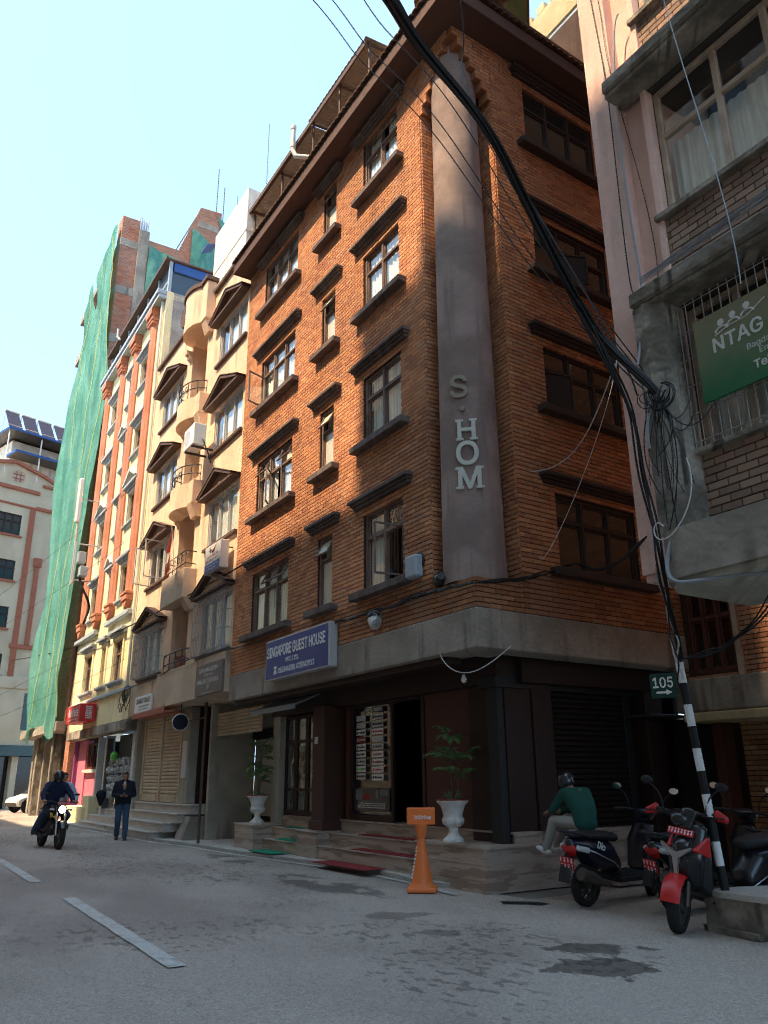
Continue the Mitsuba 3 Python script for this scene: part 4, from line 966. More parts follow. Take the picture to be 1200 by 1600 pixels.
# white roof room and tank wall
b = MB(); b.cbox(-9.6, -6.85, 0.2, 3.6, 15.42, 18.45, 0.02); b.box(-9.62, -6.83, 0.18, 3.62, 16.9, 16.93); b.box(-8.3, -8.27, 0.18, 0.21, 15.5, 18.4)
put('roof_room', b, 'm_white_wall', CB)
b = MB(); b.prism([(-0.1, 18.0), (0.25, 18.2), (0.25, 18.25), (-0.1, 18.05)], -10.1, -9.62, 'x'); put('roof_awning', b, 'm_blue_paint', CB)
b = MB()
for x, h in ((-9.4, 0.6), (-6.9, 1.6)):
    b.tube([[x, 0.8, 18.2], [x, 0.8, 19.6 + h]], 0.009, 5)
put('roof_rod', b, 'm_iron', CB)
# ground floor: shuttered bay, alcove, two tan shutters, steps
b = MB(); b.box(-10.72, -8.9, 1.5, 1.6, 0.0, 3.4); b.box(-10.0, -9.72, 0.75, 1.5, 0, 3.4); put('alcove_back', b, 'm_darkwood', CB)
each('pier', [(-14.2, -14.05, 0.3, 1.2, 0, 3.4), (-10.32, -9.72, 0.5, 0.75, 0.9, 3.4), (-8.92, -8.77, 0.76, 2.0, 0.0, 3.4)], 'm_plaster_dim', CB)
b = MB(); b.box(-14.0, -5.4, 4.9, 5.0, 0.0, 3.4); put('rear_wall', b, 'm_dark_room', CB)
b = MB(); b.box(-8.75, -5.3, 2.0, 2.1, 0.62, 3.4); put('back_wall', b, 'm_plaster_dim', CB)
b = MB(); b.box(-8.75, -5.3, 1.98, 2.05, 0.0, 0.62); put('low_wall', b, 'm_dark_room', CB)
b = MB(); b.box(-8.75, -5.3, 1.9, 1.98, 2.5, 2.75); put('dark_lintel', b, 'm_dark_room', CB)
for i in range(7):
    z = 2.56 + i * 0.085
    b = MB(); b.prism([(0.9, z + .004), (0.878, z + 0.02), (0.874, z + 0.05), (0.89, z + 0.08), (0.91, z + 0.08), (0.91, z + .004)], -8.72, -5.85, 'x'); put('rolled_shutter_slat', b, 'm_shutter_tan', CB)
for (x0, x1) in ((-13.85, -12.2), (-12.08, -10.42)):
    for i in range(22):
        z = 1.13 + i * 0.098
        b = MB(); b.prism([(0.55, z + .004), (0.522, z + 0.024), (0.518, z + 0.06), (0.535, z + 0.094), (0.56, z + 0.094), (0.56, z + .004)], x0, x1, 'x'); put('shutter_slat', b, 'm_shutter_tan', CB)
    b = MB(); b.cbox(x0, x1, 0.51, 0.56, 0.92, 1.125, 0.006)
    for xx in (x0 + 0.15, x1 - 0.25):
        b.cbox(xx, xx + 0.1, 0.48, 0.51, 0.98, 1.08, 0.005)
    put('shutter_rail', b, 'm_shutter_tan', CB)
each('shutter_guide', [(-14.0, -13.86, 0.48, 0.6, 0.9, 3.3), (-12.19, -12.09, 0.48, 0.6, 0.9, 3.3), (-10.41, -10.33, 0.48, 0.6, 0.9, 3.3)], 'm_shutter_tan', CB, 0.006)
b = MB(); b.cbox(-12.6, -9.6, -0.3, 0.3, 3.22, 3.27, 0.006); b.cbox(-12.6, -9.6, -0.32, -0.29, 3.2, 3.34, 0.004); put('shop_awning', b, 'm_terracotta', CB)
for k_, (z, y, xr) in enumerate(((0.22, -0.22, -10.3), (0.45, -0.02, -9.85), (0.68, 0.18, -9.4), (0.90, 0.36, -8.98))):
    b = MB(); b.box(-14.9, xr - 0.04, y + 0.03, 1.2 - 0.001 * k_, 0.0 if k_ == 0 else z - 0.23, z - 0.035); b.cbox(-14.95, xr, y - 0.02, 1.2, z - 0.034, z, 0.01); put('step', b, 'm_marble', CB)
b = MB(); b.box(-14.9, -9.0, 1.2, 2.2, 0, 0.9); b.prism([(0.2, 0.0), (1.2, 0.0), (1.2, 0.62), (0.4, 0.62), (0.25, 0.18)], -9.6, -8.99, 'x'); put('step_base', b, 'm_concrete', CB)
b = MB(); b.tube([[-7.8, 0.22, 0.0], [-7.8, 0.22, 3.35]], 0.036, 8); b.tube([[-9.3, 0.3, 2.98], [-7.85, 0.25, 2.98]], 0.02, 6); put('drain_pipe', b, 'm_trim_brown', CB)
wb = thing('white_board', 'tall narrow white board on the pier beside the tan shutters', 'board'); b = MB(); b.cbox(-10.1, -9.74, 0.44, 0.495, 1.55, 2.5, 0.008); put('panel', b, 'm_offwhite', wb)
# signs on the cream building
bs = thing('brown_sign', 'brown signboard with pale lettering on the cream band beside the brick house', 'sign')
b = MB(); b.cbox(-7.55, -5.76, -0.19, -0.135, 3.42, 4.16, 0.006); put('board', b, 'm_sign_brown', bs)
def scrawl(parent, x0, x1, z, h, y, m, top=True, name='lettering', w=0.055):
    """A line of headline script: hanging strokes and loops under a top bar, with gaps between words."""
    b = MB(); x = x0; t = h * 0.13
    while x < x1 - 0.02:
        n = RNG.integers(2, 6); xe = min(x1, x + n * w)
        if top:
            b.box(x, xe, y - 0.004, y, z + h - t, z + h)
        for i in range(n):
            xx = x + i * w + w * 0.25
            if xx + w * 0.6 > x1: break
            b.box(xx + w * 0.4, xx + w * 0.4 + t, y - 0.0035, y, z + (0 if RNG.random() > .3 else h * 0.2), z + h - t * 0.9)
            if RNG.random() > 0.25:
                a = RNG.uniform(0.3, 0.6); b.box(xx, xx + w * 0.4, y - 0.0035, y, z + h * a, z + h * a + t); b.box(xx, xx + t, y - 0.003, y, z + h * (a - 0.25), z + h * a)
        x = xe + w * 0.5
    return put(name, b, m, parent)
scrawl(bs, -7.3, -6.0, 3.95, 0.10, -0.191, 'm_offwhite'); scrawl(bs, -6.95, -6.35, 3.86, 0.05, -0.191, 'm_offwhite', True, w=0.04); scrawl(bs, -7.45, -5.95, 3.68, 0.14, -0.191, 'm_offwhite', False, w=0.075); scrawl(bs, -7.1, -6.2, 3.45, 0.03, -0.191, 'm_offwhite', False, w=0.03)
b = MB(); b.tube([[-6.68, -0.195, 3.52], [-6.68, -0.195, 3.62], [-6.62, -0.195, 3.64], [-6.6, -0.195, 3.6], [-6.65, -0.195, 3.57]], 0.012, 4); put('emblem', b, 'm_offwhite', bs)
ws = thing('white_shop_sign', 'white signboard with grey lettering DEURALI TRAVELS under the barred left window', 'sign')
b = MB(); b.cbox(-13.3, -11.6, -0.08, -0.025, 3.42, 3.9, 0.006); put('board', b, 'm_white', ws)
text_on(ws, 'DEURALI TRAVELS', -13.12, 3.68, 0.14, -0.081, 'm_metal_dark', True, 1.4); scrawl(ws, -12.85, -11.8, 3.57, 0.05, -0.081, 'm_metal_dark', False, w=0.04); scrawl(ws, -12.85, -11.9, 3.48, 0.05, -0.081, 'm_metal_dark', False, w=0.04)
lsg = thing('light_box_sign', 'white and blue light box sign with a red swoosh beside the third floor window', 'sign')
b = MB(); b.cbox(-6.95, -5.88, -0.36, -0.14, 6.35, 7.05, 0.012); put('box', b, 'm_offwhite', lsg)
b = MB(); b.cbox(-6.93, -5.9, -0.365, -0.358, 6.37, 6.57, 0.002); put('blue_strip', b, 'm_sign_blue', lsg)
scrawl(lsg, -6.8, -6.0, 6.73, 0.06, -0.361, 'm_red', False, w=0.05); scrawl(lsg, -6.85, -6.0, 6.62, 0.06, -0.361, 'm_red', False, w=0.05); scrawl(lsg, -6.8, -6.0, 6.49, 0.035, -0.366, 'm_white', False, w=0.035); scrawl(lsg, -6.8, -6.1, 6.41, 0.035, -0.366, 'm_white', False, w=0.035)
b = MB(); b.tube([[-6.5, -0.366, 6.86], [-6.42, -0.366, 6.84], [-6.3, -0.366, 6.88], [-6.2, -0.366, 6.97]], [0.006, 0.02, 0.02, 0.006], 5); put('swoosh', b, 'm_red', lsg)
b = MB(); b.prism([(-6.66, 6.9), (-6.6, 6.93), (-6.56, 6.99), (-6.53, 6.93), (-6.46, 6.92), (-6.52, 6.88), (-6.53, 6.82), (-6.58, 6.87)], -0.366, -0.361, 'y'); put('star', b, 'm_metal_dark', lsg)
b = MB(); b.tube([[-6.4, -0.2, 6.35], [-6.4, 0.0, 6.3]], 0.02, 5); b.tube([[-6.0, -0.14, 6.9], [-6.0, 0.0, 6.9]], 0.02, 5); put('bracket', b, 'm_iron', lsg)
rs = thing('round_sign', 'round dark sign with a white edge hanging beside the tan shutters', 'sign')
b = MB(); b.lathe([(0, -0.03), (0.21, -0.03), (0.225, 0.0), (0.21, 0.03), (0.0, 0.03)], (0, 0, 0), 28, 'y', mat4((-0.42, -0.907, 0), (0.907, -0.42, 0), (0, 0, 1), (-9.12, 0.02, 2.93))); put('rim', b, 'm_offwhite', rs)
b = MB(); b.lathe([(0, 0.031), (0.195, 0.031), (0.195, 0.036), (0.0, 0.036)], (0, 0, 0), 28, 'y', mat4((-0.42, -0.907, 0), (0.907, -0.42, 0), (0, 0, 1), (-9.12, 0.02, 2.93))); put('face', b, 'm_navy', rs)
b = MB(); b.tube([[-9.12, 0.02, 3.14], [-9.12, 0.02, 3.42]], 0.015, 5); put('hanger', b, 'm_iron', rs)
ac = thing('air_conditioner', 'white air conditioner unit fixed above the middle round balcony', 'air conditioner')
b = MB(); b.cbox(-8.62, -7.8, -0.62, -0.26, 10.22, 10.86, 0.02); put('case', b, 'm_white', ac)
b = MB(); b.lathe([(0.0, 0), (0.24, 0), (0.24, 0.01), (0, 0.01)], (-8.33, -0.622, 10.55), 24, 'y')
for i in range(5):
    r_ = 0.05 + 0.045 * i; b.lathe([(r_, 0.01), (r_ + 0.01, 0.022), (r_ + 0.02, 0.01)], (-8.33, -0.622, 10.55), 24, 'y')
put('fan_guard', b, 'm_alu', ac)
b = MB(); b.cbox(-8.5, -8.45, -0.62, 0.0, 10.16, 10.215, 0.005); b.cbox(-7.95, -7.9, -0.62, 0.0, 10.16, 10.215, 0.005); b.tube([[-7.8, -0.35, 10.4], [-7.7, -0.35, 10.3], [-7.7, -0.2, 9.95], [-7.9, -0.05, 9.8]], 0.02, 6); put('bracket', b, 'm_iron', ac)
fg = thing('pennant_flag', 'crimson double pennant flag with white emblems on a stick over the square balcony', 'flag')
fp = np.array([[-9.9, -0.45, 7.95], [-9.9, -0.45, 6.75]]); b = MB(); b.tube([[-9.5, -0.32, 6.9], [-9.4, -0.54, 8.3]], 0.012, 5); put('stick', b, 'm_offwhite', fg)
FO, FU, FV = np.array([-9.4, -0.52, 8.15]), 1.25 * np.array([0.62, -0.28, -0.5]), 1.25 * np.array([0.05, -0.02, -0.98])
fo = [(0, 0), (0.75, 0.3), (0.28, 0.42), (0.85, 0.92), (0.0, 0.95)]
def flagmesh(poly, off, mt, name):
    m = trimesh.creation.extrude_polygon(Polygon(poly), 0.004, engine='earcut'); v = np.array(m.vertices); n_ = np.cross(FU, FV); n_ /= np.linalg.norm(n_)
    vv = FO + v[:, :1] * FU + v[:, 1:2] * FV + n_ * (v[:, 2:] + off + 0.03 * np.sin(v[:, :1] * 6)); q = MB(); q.add(vv, m.faces); put(name, q, mt, fg)
flagmesh(fo, 0.0, 'm_flag_red', 'cloth'); flagmesh([(0, 0), (0.06, 0.03), (0.05, 0.92), (0, 0.95)], -0.006, 'm_flag_blue', 'border')
tt = np.linspace(0, 2 * math.pi, 13)[:-1]
for cxx, cyy, r_ in ((0.22, 0.26, 0.08), (0.22, 0.7, 0.1)):
    pl_ = [(cxx + r_ * (1 if i % 2 else 0.6) * math.cos(a), cyy + r_ * (1 if i % 2 else 0.6) * math.sin(a)) for i, a in enumerate(tt)]
    flagmesh(pl_, 0.008, 'm_offwhite', 'emblem'); flagmesh(pl_, -0.012, 'm_offwhite', 'emblem')
pt = thing('plant_pot', 'terracotta pot on the low balcony beside its pale blue door', 'pot'); b = MB(); b.lathe([(0, 0), (0.16, 0), (0.21, 0.3), (0.23, 0.3), (0.23, 0.35), (0.2, 0.35), (0, 0.3)], (-9.75, 0.15, 4.37), 18); put('bowl', b, 'm_terracotta', pt, smooth=40)

# ------------------------------------------------------------------ yellow building with terracotta pilasters
YB = thing('yellow_building', 'pale yellow building with terracotta pilasters and grey blue window hoods', 'building')
YX0, YX1 = -23.1, -14.22
YW = {'r': (-16.85, -15.64), 'm': (-18.5, -17.93), 'l': (-21.3, -20.03)}
YS = [4.72, 7.62, 10.45, 13.22, 16.0]; YH = [6.12, 8.82, 11.6, 14.28, 17.1]
yh = [(a, b, c, d) for a, b in YW.values() for c, d in zip(YS, YH)]
w = MB(); w.prism(wall_poly(YX0, YX1, 3.35, 19.0, yh), 0.0, 0.25, 'y'); w.box(YX0, YX1, 0.9, 1.1, 3.35, 19.0); w.box(YX0, YX1, 0.25, 5, 18.7, 18.9)
w.box(YX1 - 0.25, YX1 - 0.02, 0.25, 0.3, 3.35, 19.0)
put('wall', w, 'm_yellow', YB)
for q in ((YX1 - 0.25, YX1), (YX0, YX0 + .25)):
    w = MB(); w.box(*q, 0.28, 6.0, 3.35, 19.0); put('side_wall', w, 'm_grey_render', YB)
for x in (-15.36, -17.68, -19.76, -22.35):
    b = MB(); n = 11; a = np.linspace(math.pi, 2 * math.pi, n); 
    b.prism([(x + 0.31 * math.cos(t) * (1 if i % 2 else 0.94), 0.2 * math.sin(t) * (1 if i % 2 else 0.9)) for i, t in enumerate(a)], 7.62, 18.0, 'z')
    k = put('pilaster', b, 'm_pilaster', YB)
    b = MB()
    for z, e in ((18.0, 0.33), (18.12, 0.37), (18.24, 0.34)):
        b.cbox(x - e, x + e, -e * 0.75, 0, z, z + 0.11, 0.02)
    b.prism([(x - 0.34, 18.35), (x + 0.34, 18.35), (x + 0.46, 18.62), (x - 0.46, 18.62)], -0.32, 0, 'y'); put('capital', b, 'm_pilaster', k)
    b = MB(); b.cbox(x - 0.37, x + 0.37, -0.27, 0, 7.5, 7.62, 0.02); b.cbox(x - 0.34, x + 0.34, -0.24, 0, 7.3, 7.5, 0.02); b.prism([(x - 0.3, 7.3), (x + 0.3, 7.3), (x, 7.0)], -0.2, 0, 'y'); put('base', b, 'm_pilaster', k)
def moulding(x0, x1, z, h=0.14, proj=0.2, mt='m_trim_grey'):
    b = MB(); b.cbox(x0, x1, -proj * 0.55, 0, z, z + h * 0.4, 0.008); b.cbox(x0 - 0.04, x1 + 0.04, -proj, 0, z + h * 0.42, z + h, 0.01); return b
for key, (a, b_) in YW.items():
    for i, (c, d) in enumerate(zip(YS, YH)):
        n = 1 if key == 'm' else 2
        window(YB, ID, a, b_, c, d, n, vent=0.38, fmat='m_frame', curtain='m_red_curtain' if (i + n) % 2 else 'm_blind_dark', drawn=[(0, 0.35), (0.75, 1)], fw=0.05, depth=0.6, y0=0.08)
        b = MB(); b.cbox(a - 0.16, a - 0.02, -0.05, 0.02, c, d + 0.02, 0.006); b.cbox(b_ + 0.02, b_ + 0.16, -0.05, 0.02, c, d + 0.02, 0.006); b.cbox(a - 0.16, b_ + 0.16, -0.052, 0.018, d + 0.021, d + 0.14, 0.006); put('surround', b, 'm_offwhite' if i else 'm_yellow', YB)
        b = moulding(a - 0.3, b_ + 0.3, d + 0.15, 0.2, 0.22); put('hood', b, 'm_trim_grey', YB)
        b = moulding(a - 0.3, b_ + 0.3, c - 0.16, 0.14, 0.13); put('sill', b, 'm_trim_grey', YB)
        if (key in 'rl' and i == 2) or (key == 'm' and i in (1, 3)):
            xm = (a + b_) / 2; wd = (b_ - a) / 2 + 0.3; z = d + 0.36; rr = 0.5 if key != 'm' else 0.4
            b = MB(); b.prism([(xm - wd, z), (xm - wd + 0.16, z), (xm, z + rr - 0.12), (xm + wd - 0.16, z), (xm + wd, z), (xm + 0.08, z + rr), (xm - 0.08, z + rr)], -0.26, 0.0, 'y'); put('pediment', b, 'm_offwhite', YB)
each('string_course', [(YX0, -19.6, -0.18, 0, 6.82, 6.98), (-18.1, -14.9, -0.18, 0, 6.82, 6.98), (YX0, YX1, -0.12, 0, 4.25, 4.36), (YX0, YX1, -0.3, 0, 18.64, 18.8), (YX0, YX1, -0.36, 0, 18.82, 19.0)], 'm_trim_grey', YB, 0.015)
# glazed roof room
b = MB(); b.box(YX0 + 0.1, YX1 - 0.1, 0.08, 0.1, 19.0, 20.3); b.box(YX1 - 0.12, YX1 - 0.1, 0.1, 4.5, 19.0, 20.0); put('roof_glazing', b, 'm_glass_blue', YB)
b = MB()
for x in np.arange(YX0 + 0.1, YX1, 1.45):
    b.cbox(x, x + 0.07, 0.02, 0.14, 19.0, 20.35, 0.006)
b.cbox(YX0 + 0.1, YX1 - 0.1, 0.04, 0.12, 19.5, 19.56, 0.004); b.cbox(YX1 - 0.16, YX1 - 0.04, 0.03, 0.15, 19.0, 20.4, 0.006); put('glazing_bar', b, 'm_trim_grey', YB)
b = MB(); b.cbox(YX1 - 0.14, YX1 - 0.02, 0.2, 4.6, 19.95, 20.34, 0.01); put('blue_fascia', b, 'm_blue_paint', YB)
b = MB(); b.cbox(YX0 - 0.05, YX1 + 0.05, -0.1, 4.8, 20.36, 20.44, 0.01); b.cbox(YX0 - 0.07, YX1 + 0.07, -0.16, -0.08, 20.35, 20.48, 0.008); put('roof', b, 'm_trim_brown', YB)
b = MB(); b.tube([[-20.2, -0.4, 20.35], [-20.2, -0.4, 19.95], [-20.1, -0.3, 19.8]], 0.05, 6); b.tube([[-14.42, -0.08, 4.4], [-14.42, -0.08, 18.6]], 0.05, 8); put('drain_pipe', b, 'm_offwhite', YB)
# ground floor of the yellow building
b = MB(); b.box(YX0, YX1, -0.02, 0.3, 3.0, 3.345); b.cbox(YX0, YX1, -0.06, 0.0, 3.02, 3.3, 0.01); put('shop_fascia', b, 'm_old_concrete', YB)
b = MB(); b.box(-22.9, -21.6, 0.45, 0.7, 0.0, 3.0); b.box(-21.6, -19.2, 0.5, 0.7, 0.0, 1.8); put('shop_wall', b, 'm_pinkwall', YB)
b = MB(); b.box(-23.05, -22.9, 0.3, 0.7, 0.0, 3.0); put('shop_pier', b, 'm_purple', YB)
b = MB(); b.box(-23.0, YX1, 2.4, 2.5, 0.0, 3.3); b.box(-19.0, -18.0, 1.4, 1.45, 0.6, 3.0); put('shop_back', b, 'm_dark_room', YB)
b = MB(); b.cbox(-21.6, -19.1, 0.35, 0.7, 1.78, 1.9, 0.01); put('counter', b, 'm_offwhite', YB)
window(YB, ID, -21.5, -19.2, 1.92, 2.85, 3, vent=0, curtain=None, y0=0.5, depth=0.6, fmat='m_redbrown', name='shop_window')
each('door_post', [(-19.15, -19.02, 0.3, 0.6, 0.0, 3.0), (-18.05, -17.9, 0.3, 0.6, 0.0, 3.0), (-14.6, -14.3, 0.3, 0.6, 0.0, 3.0)], 'm_offwhite', YB)
each('step_wall', [(-21.9, -19.3, -0.02, 0.6, 0.0, 0.62), (-19.8, -18.9, 0.1, 1.0, 0.0, 1.0)], 'm_yellow', YB, 0.02)
for k_, (z, y) in enumerate(((0.2, -0.2), (0.4, 0.1), (0.6, 0.4))):
    b = MB(); b.box(-18.85, -15.2, y + 0.03, 1.4 - .001 * k_, 0 if k_ == 0 else z - .2, z - 0.03); b.cbox(-18.87, -15.15, y, 1.4, z - 0.029, z, 0.008); put('step', b, 'm_marble', YB)
rsg = thing('red_shop_sign', 'red light box sign with white lettering above the pink shop front', 'sign')
b = MB(); b.cbox(-20.6, -18.4, -0.62, -0.06, 3.5, 4.12, 0.015); put('box', b, 'm_red', rsg)
text_on(rsg, 'Airlines', -20.3, 3.72, 0.3, -0.622, 'm_white', False, 1.6)
scrawl(rsg, -20.3, -18.7, 3.58, 0.07, -0.622, 'm_offwhite', False, w=0.06)
SD = mat4((0, 1, 0), (-1, 0, 0), (0, 0, 1), (-18.4, -0.62, 0)); b = MB()
for i in range(7):
    z = 4.0 - i * 0.065; b.box(0.2, 0.42, -0.004, 0.0, z, z + 0.04)
b.xf(SD); put('text', b, 'm_offwhite', rsg)
# hanging packets in the shop
for r_ in range(5):
    for c_ in range(8):
        x = -17.6 + c_ * 0.38; z = 2.1 - r_ * 0.26
        v, f = meshkit.arrays(trimesh.creation.icosphere(2, 0.5))[:2]; v = v * [0.34, 0.16, 0.25]; v = v + 0.02 * RNG.normal(size=v.shape); q = MB(); q.add(v + [x, 0.45 + 0.03 * RNG.normal(), z], f)
        put('snack_packet', q, 'm_packet', label='silvery packet in the %s row of the open shop front, %s from the door' % (('topmost', 'second', 'middle', 'fourth', 'lowest')[r_], ('first', 'second', 'third', 'fourth', 'fifth', 'sixth', 'seventh', 'eighth')[c_]), cat='packet', group='packets hanging in the shop')
q = MB(); v, f = meshkit.arrays(trimesh.creation.icosphere(2, 0.2))[:2]; q.add(v * [1.4, 0.6, 0.8] + [-16.7, 0.3, 2.28], f); put('green_packet', q, 'm_leafgreen', label='bright green packet on top of the hanging silvery packets', cat='packet')
b = MB(); b.cbox(-17.85, -17.75, 0.3, 0.5, 0.6, 2.9, 0.01); b.box(-17.7, -14.6, 0.7, 0.75, 0.6, 3.0)
put('shop_rack', b, 'm_metal_dark', YB)
sc = thing('parasol_bundle', 'folded dark cloth bundle hanging at the steps beside the walking man', 'bundle'); b = MB(); b.lathe([(0.03, 0), (0.1, 0.15), (0.17, 0.34), (0.14, 0.44), (0.04, 0.5), (0, 0.5)], (-16.5, -0.05, 0.72), 12); put('cloth', b, 'm_navy', sc, smooth=40)
# ------------------------------------------------------------------ pink building on the right corner of the lane
PB = thing('pink_building', 'pink plastered corner building with grey brick panels and stained concrete ledges', 'building')
PX0, PX1 = 6.235, 11.0
w = MB(); w.box(PX0, 6.66, 0.0, 13, 3.56, 23.0); w.box(6.66, 6.98, 0.16, 13, 3.6, 23.0)
put('wall', w, 'm_pink', PB)
phol = [(7.05, PX1, 4.72, 6.5), (7.05, PX1, 7.72, 9.62), (7.05, PX1, 10.78, 12.7)]
w = MB(); w.prism(wall_poly(6.98, PX1, 3.3, 23.0, phol), 0.12, 0.34, 'y'); w.box(6.98, PX1, 1.6, 1.7, 3.3, 23); w.box(6.98, PX1, 0.34, 1.6, 6.55, 6.7); w.box(6.98, PX1, 0.34, 1.6, 9.7, 9.85)
PBW = put('panel_wall', w, 'm_mortar_grey', PB)
b = MB(); b.cbox(6.981, 7.058, 0.06, 0.2, 3.85, 16.0, 0.006); put('window_jamb', b, 'm_pink', PB)
PALG = [(0.30, 0.205, 0.15), (0.34, 0.235, 0.175), (0.27, 0.185, 0.14), (0.33, 0.21, 0.15), (0.36, 0.26, 0.2), (0.24, 0.165, 0.125)]
jb = [(mat4(o=(0, 0.12, 0)), brick_fill(6.99, PX1 - 0.8, 3.84, 4.70, [], L=0.235, h=0.086, joint=0.017), 0.022),
      (mat4(o=(0, 0.12, 0)), brick_fill(6.99, PX1 - 0.8, 6.78, 7.66, [], L=0.235, h=0.086, joint=0.017), 0.022),
      (mat4(o=(0, 0.12, 0)), brick_fill(6.99, PX1 - 0.8, 9.9, 10.74, [], L=0.235, h=0.086, joint=0.017), 0.022)]
lay_bricks(PBW, jb, PALG, 290, 'greyish brick courses of the upper panels', lambda c: 0.25 * meshkit.fbm(np.array([c[0] * 2, 3.0, c[2] * 2]), 3))
for z0, z1, pr2 in ((6.55, 6.75, 0.27), (9.68, 9.87, 0.29)):
    lg = MB(); lg.cbox(6.68, PX1, -pr2, 0.14, z0, z1, 0.03); lg.cbox(6.68, PX1, -pr2 + 0.05, 0.12, z0 - 0.06, z0 + 0.01, 0.02); put('ledge', lg, 'm_old_concrete', PB)
b = MB(); b.prism([(6.68, -0.2), (6.85, -0.25), (7.06, -0.16), (7.08, 0.12), (6.68, 0.12)], 3.86, 6.54, 'z'); put('concrete_fin', b, 'm_old_concrete', PB)
# rounded canopy slab over the ground floor
def arc(cx, cy, r, a0, a1, n=9):
    return [(cx + r * math.cos(math.radians(a)), cy + r * math.sin(math.radians(a))) for a in np.linspace(a0, a1, n)]
pl_ = arc(7.05, 0.05, 0.42, 180, 270) + [(PX1, -0.37), (PX1, 1.2), (6.63, 1.2)]
b = MB(); b.prism(pl_, 3.34, 3.84, 'z'); put('canopy', b, 'm_concrete', PB)
b = MB(); b.prism([(x * 0.999 + 0.02, y + 0.06) for x, y in pl_], 3.28, 3.338, 'z'); put('canopy_soffit', b, 'm_plaster_dim', PB)
b = MB(); b.box(6.24, 6.64, 0.05, 5.5, 3.48, 3.555); put('soffit', b, 'm_pink', PB)
b = MB(); b.box(7.95, PX1, 1.5, 1.7, 0.0, 3.3); b.box(7.95, 8.1, 1.7, 5.5, 0, 3.3); put('ground_wall', b, 'm_plaster_dim', PB)
# big framed windows
def bigwin(z0, z1, zt, xs_, y=0.2):
    b = MB(); f = 0.075
    b.cbox(7.05, PX1, y, y + 0.07, z0, z0 + f, 0.008); b.cbox(7.05, PX1, y, y + 0.07, z1 - f, z1, 0.008); b.cbox(7.05, PX1, y + .002, y + 0.068, zt, zt + f, 0.008)
    for x in xs_:
        b.cbox(x, x + f, y + .001, y + 0.066, z0 + f, z1 - f, 0.008)
    k = put('window', b, 'm_winframe', PB)
    for a, c in zip(xs_[:-1], xs_[1:]):
        for (p, q) in ((z0 + f, zt), (zt + f, z1 - f)):
            g_ = MB(); g_.add([[a + f, y + .035, p], [c, y + .035, p], [c, y + .035, q], [a + f, y + .035, q]], [[0, 1, 2, 3]]); put('pane', g_, 'm_glass', k)
    c_ = MB(); n = 120; xx = np.linspace(7.1, PX1, n); yy = y + 0.2 + 0.015 * np.sin(np.arange(n) * 1.7); v = [[x_, y_, z0] for x_, y_ in zip(xx, yy)] + [[x_, y_, zt + 0.02] for x_, y_ in zip(xx, yy)]; c_.add(v, [[i, i + 1, n + i + 1, n + i] for i in range(n - 1)]); put('curtain', c_, 'm_curtain', k, smooth=True)
    r = MB(); r.box(7.0, PX1, y + 0.9, y + 0.95, z0, z1); put('room', r, 'm_dark_room', k)
mat('m_winframe', stained((0.36, 0.27, 0.2), (0.46, 0.36, 0.27), (0.25, 0.18, 0.13), 2.0, 0.4, 0.08), 0.6)
bigwin(7.74, 9.6, 8.86, (7.06, 7.86, 8.5, 9.3, 10.2)); bigwin(10.8, 12.68, 11.9, (7.06, 7.86, 8.5, 9.3, 10.2)); bigwin(4.74, 6.48, 5.9, (7.06, 7.62, 8.3, 9.1, 10.2), 0.24)
b = MB()
for x in np.arange(7.1, 9.6, 0.105):
    b.tube([[x, 0.02, 4.74], [x, 0.02, 6.45]], 0.007, 4)
for z in np.arange(4.8, 6.4, 0.32):
    b.tube([[7.06, 0.014, z], [9.6, 0.014, z]], 0.007, 4)
put('window_grille', b, 'm_grill', PB)
each('sill', [(6.98, PX1, 0.0, 0.2, 7.66, 7.735), (6.98, PX1, 0.0, 0.2, 4.68, 4.735), (6.98, PX1, 0.0, 0.2, 10.72, 10.795)], 'm_old_concrete', PB, 0.008)
# the green sign board
NS = thing('green_sign_board', 'large green signboard reading NTAG hung over the barred window of the pink building', 'sign')
TL = mat4((0.998, 0, 0.06), (0, 1, 0), (-0.06, 0, 0.998), (7.34, -0.1, 5.08)); TL = mat4((1, 0, 0), (0, 1, 0), (0, 0, 1), (7.34, -0.1, 5.12))
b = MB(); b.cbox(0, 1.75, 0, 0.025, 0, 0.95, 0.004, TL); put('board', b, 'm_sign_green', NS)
text_on(NS, 'NTAG', 0.2, 0.50, 0.15, -0.001, 'm_offwhite', True, 0.56, M=TL); text_on(NS, 'Bagdarbar', 0.56, 0.36, 0.062, -0.001, 'm_offwhite', False, M=TL); text_on(NS, 'Email:', 0.68, 0.27, 0.062, -0.001, 'm_offwhite', False, M=TL); text_on(NS, 'Tel: 977', 0.60, 0.13, 0.085, -0.001, 'm_offwhite', True, M=TL)
b = MB()
for i, x in enumerate((0.32, 0.46, 0.62)):
    b.lathe([(0, 0), (0.038, 0), (0.038, 0.004), (0, 0.004)], (x, -0.001, 0.80 + 0.02 * i), 14, 'y'); t = np.linspace(0.2, 2.9, 8); b.tube([[x + 0.075 * math.cos(q), -0.002, 0.69 + 0.02 * i + 0.06 * math.sin(q)] for q in t], 0.012, 4)
b.tube([[0.24, -0.002, 0.68], [0.4, -0.002, 0.72], [0.6, -0.002, 0.72], [0.82, -0.002, 0.82]], 0.009, 4); b.xf(TL); put('emblem', b, 'm_offwhite', NS)
b = MB(); b.tube([[7.5, -0.08, 6.05], [7.45, 0.1, 6.5]], 0.006, 4); b.tube([[8.8, -0.08, 6.05], [8.85, 0.1, 6.5]], 0.006, 4); put('hanging_wire', b, 'm_iron', NS)

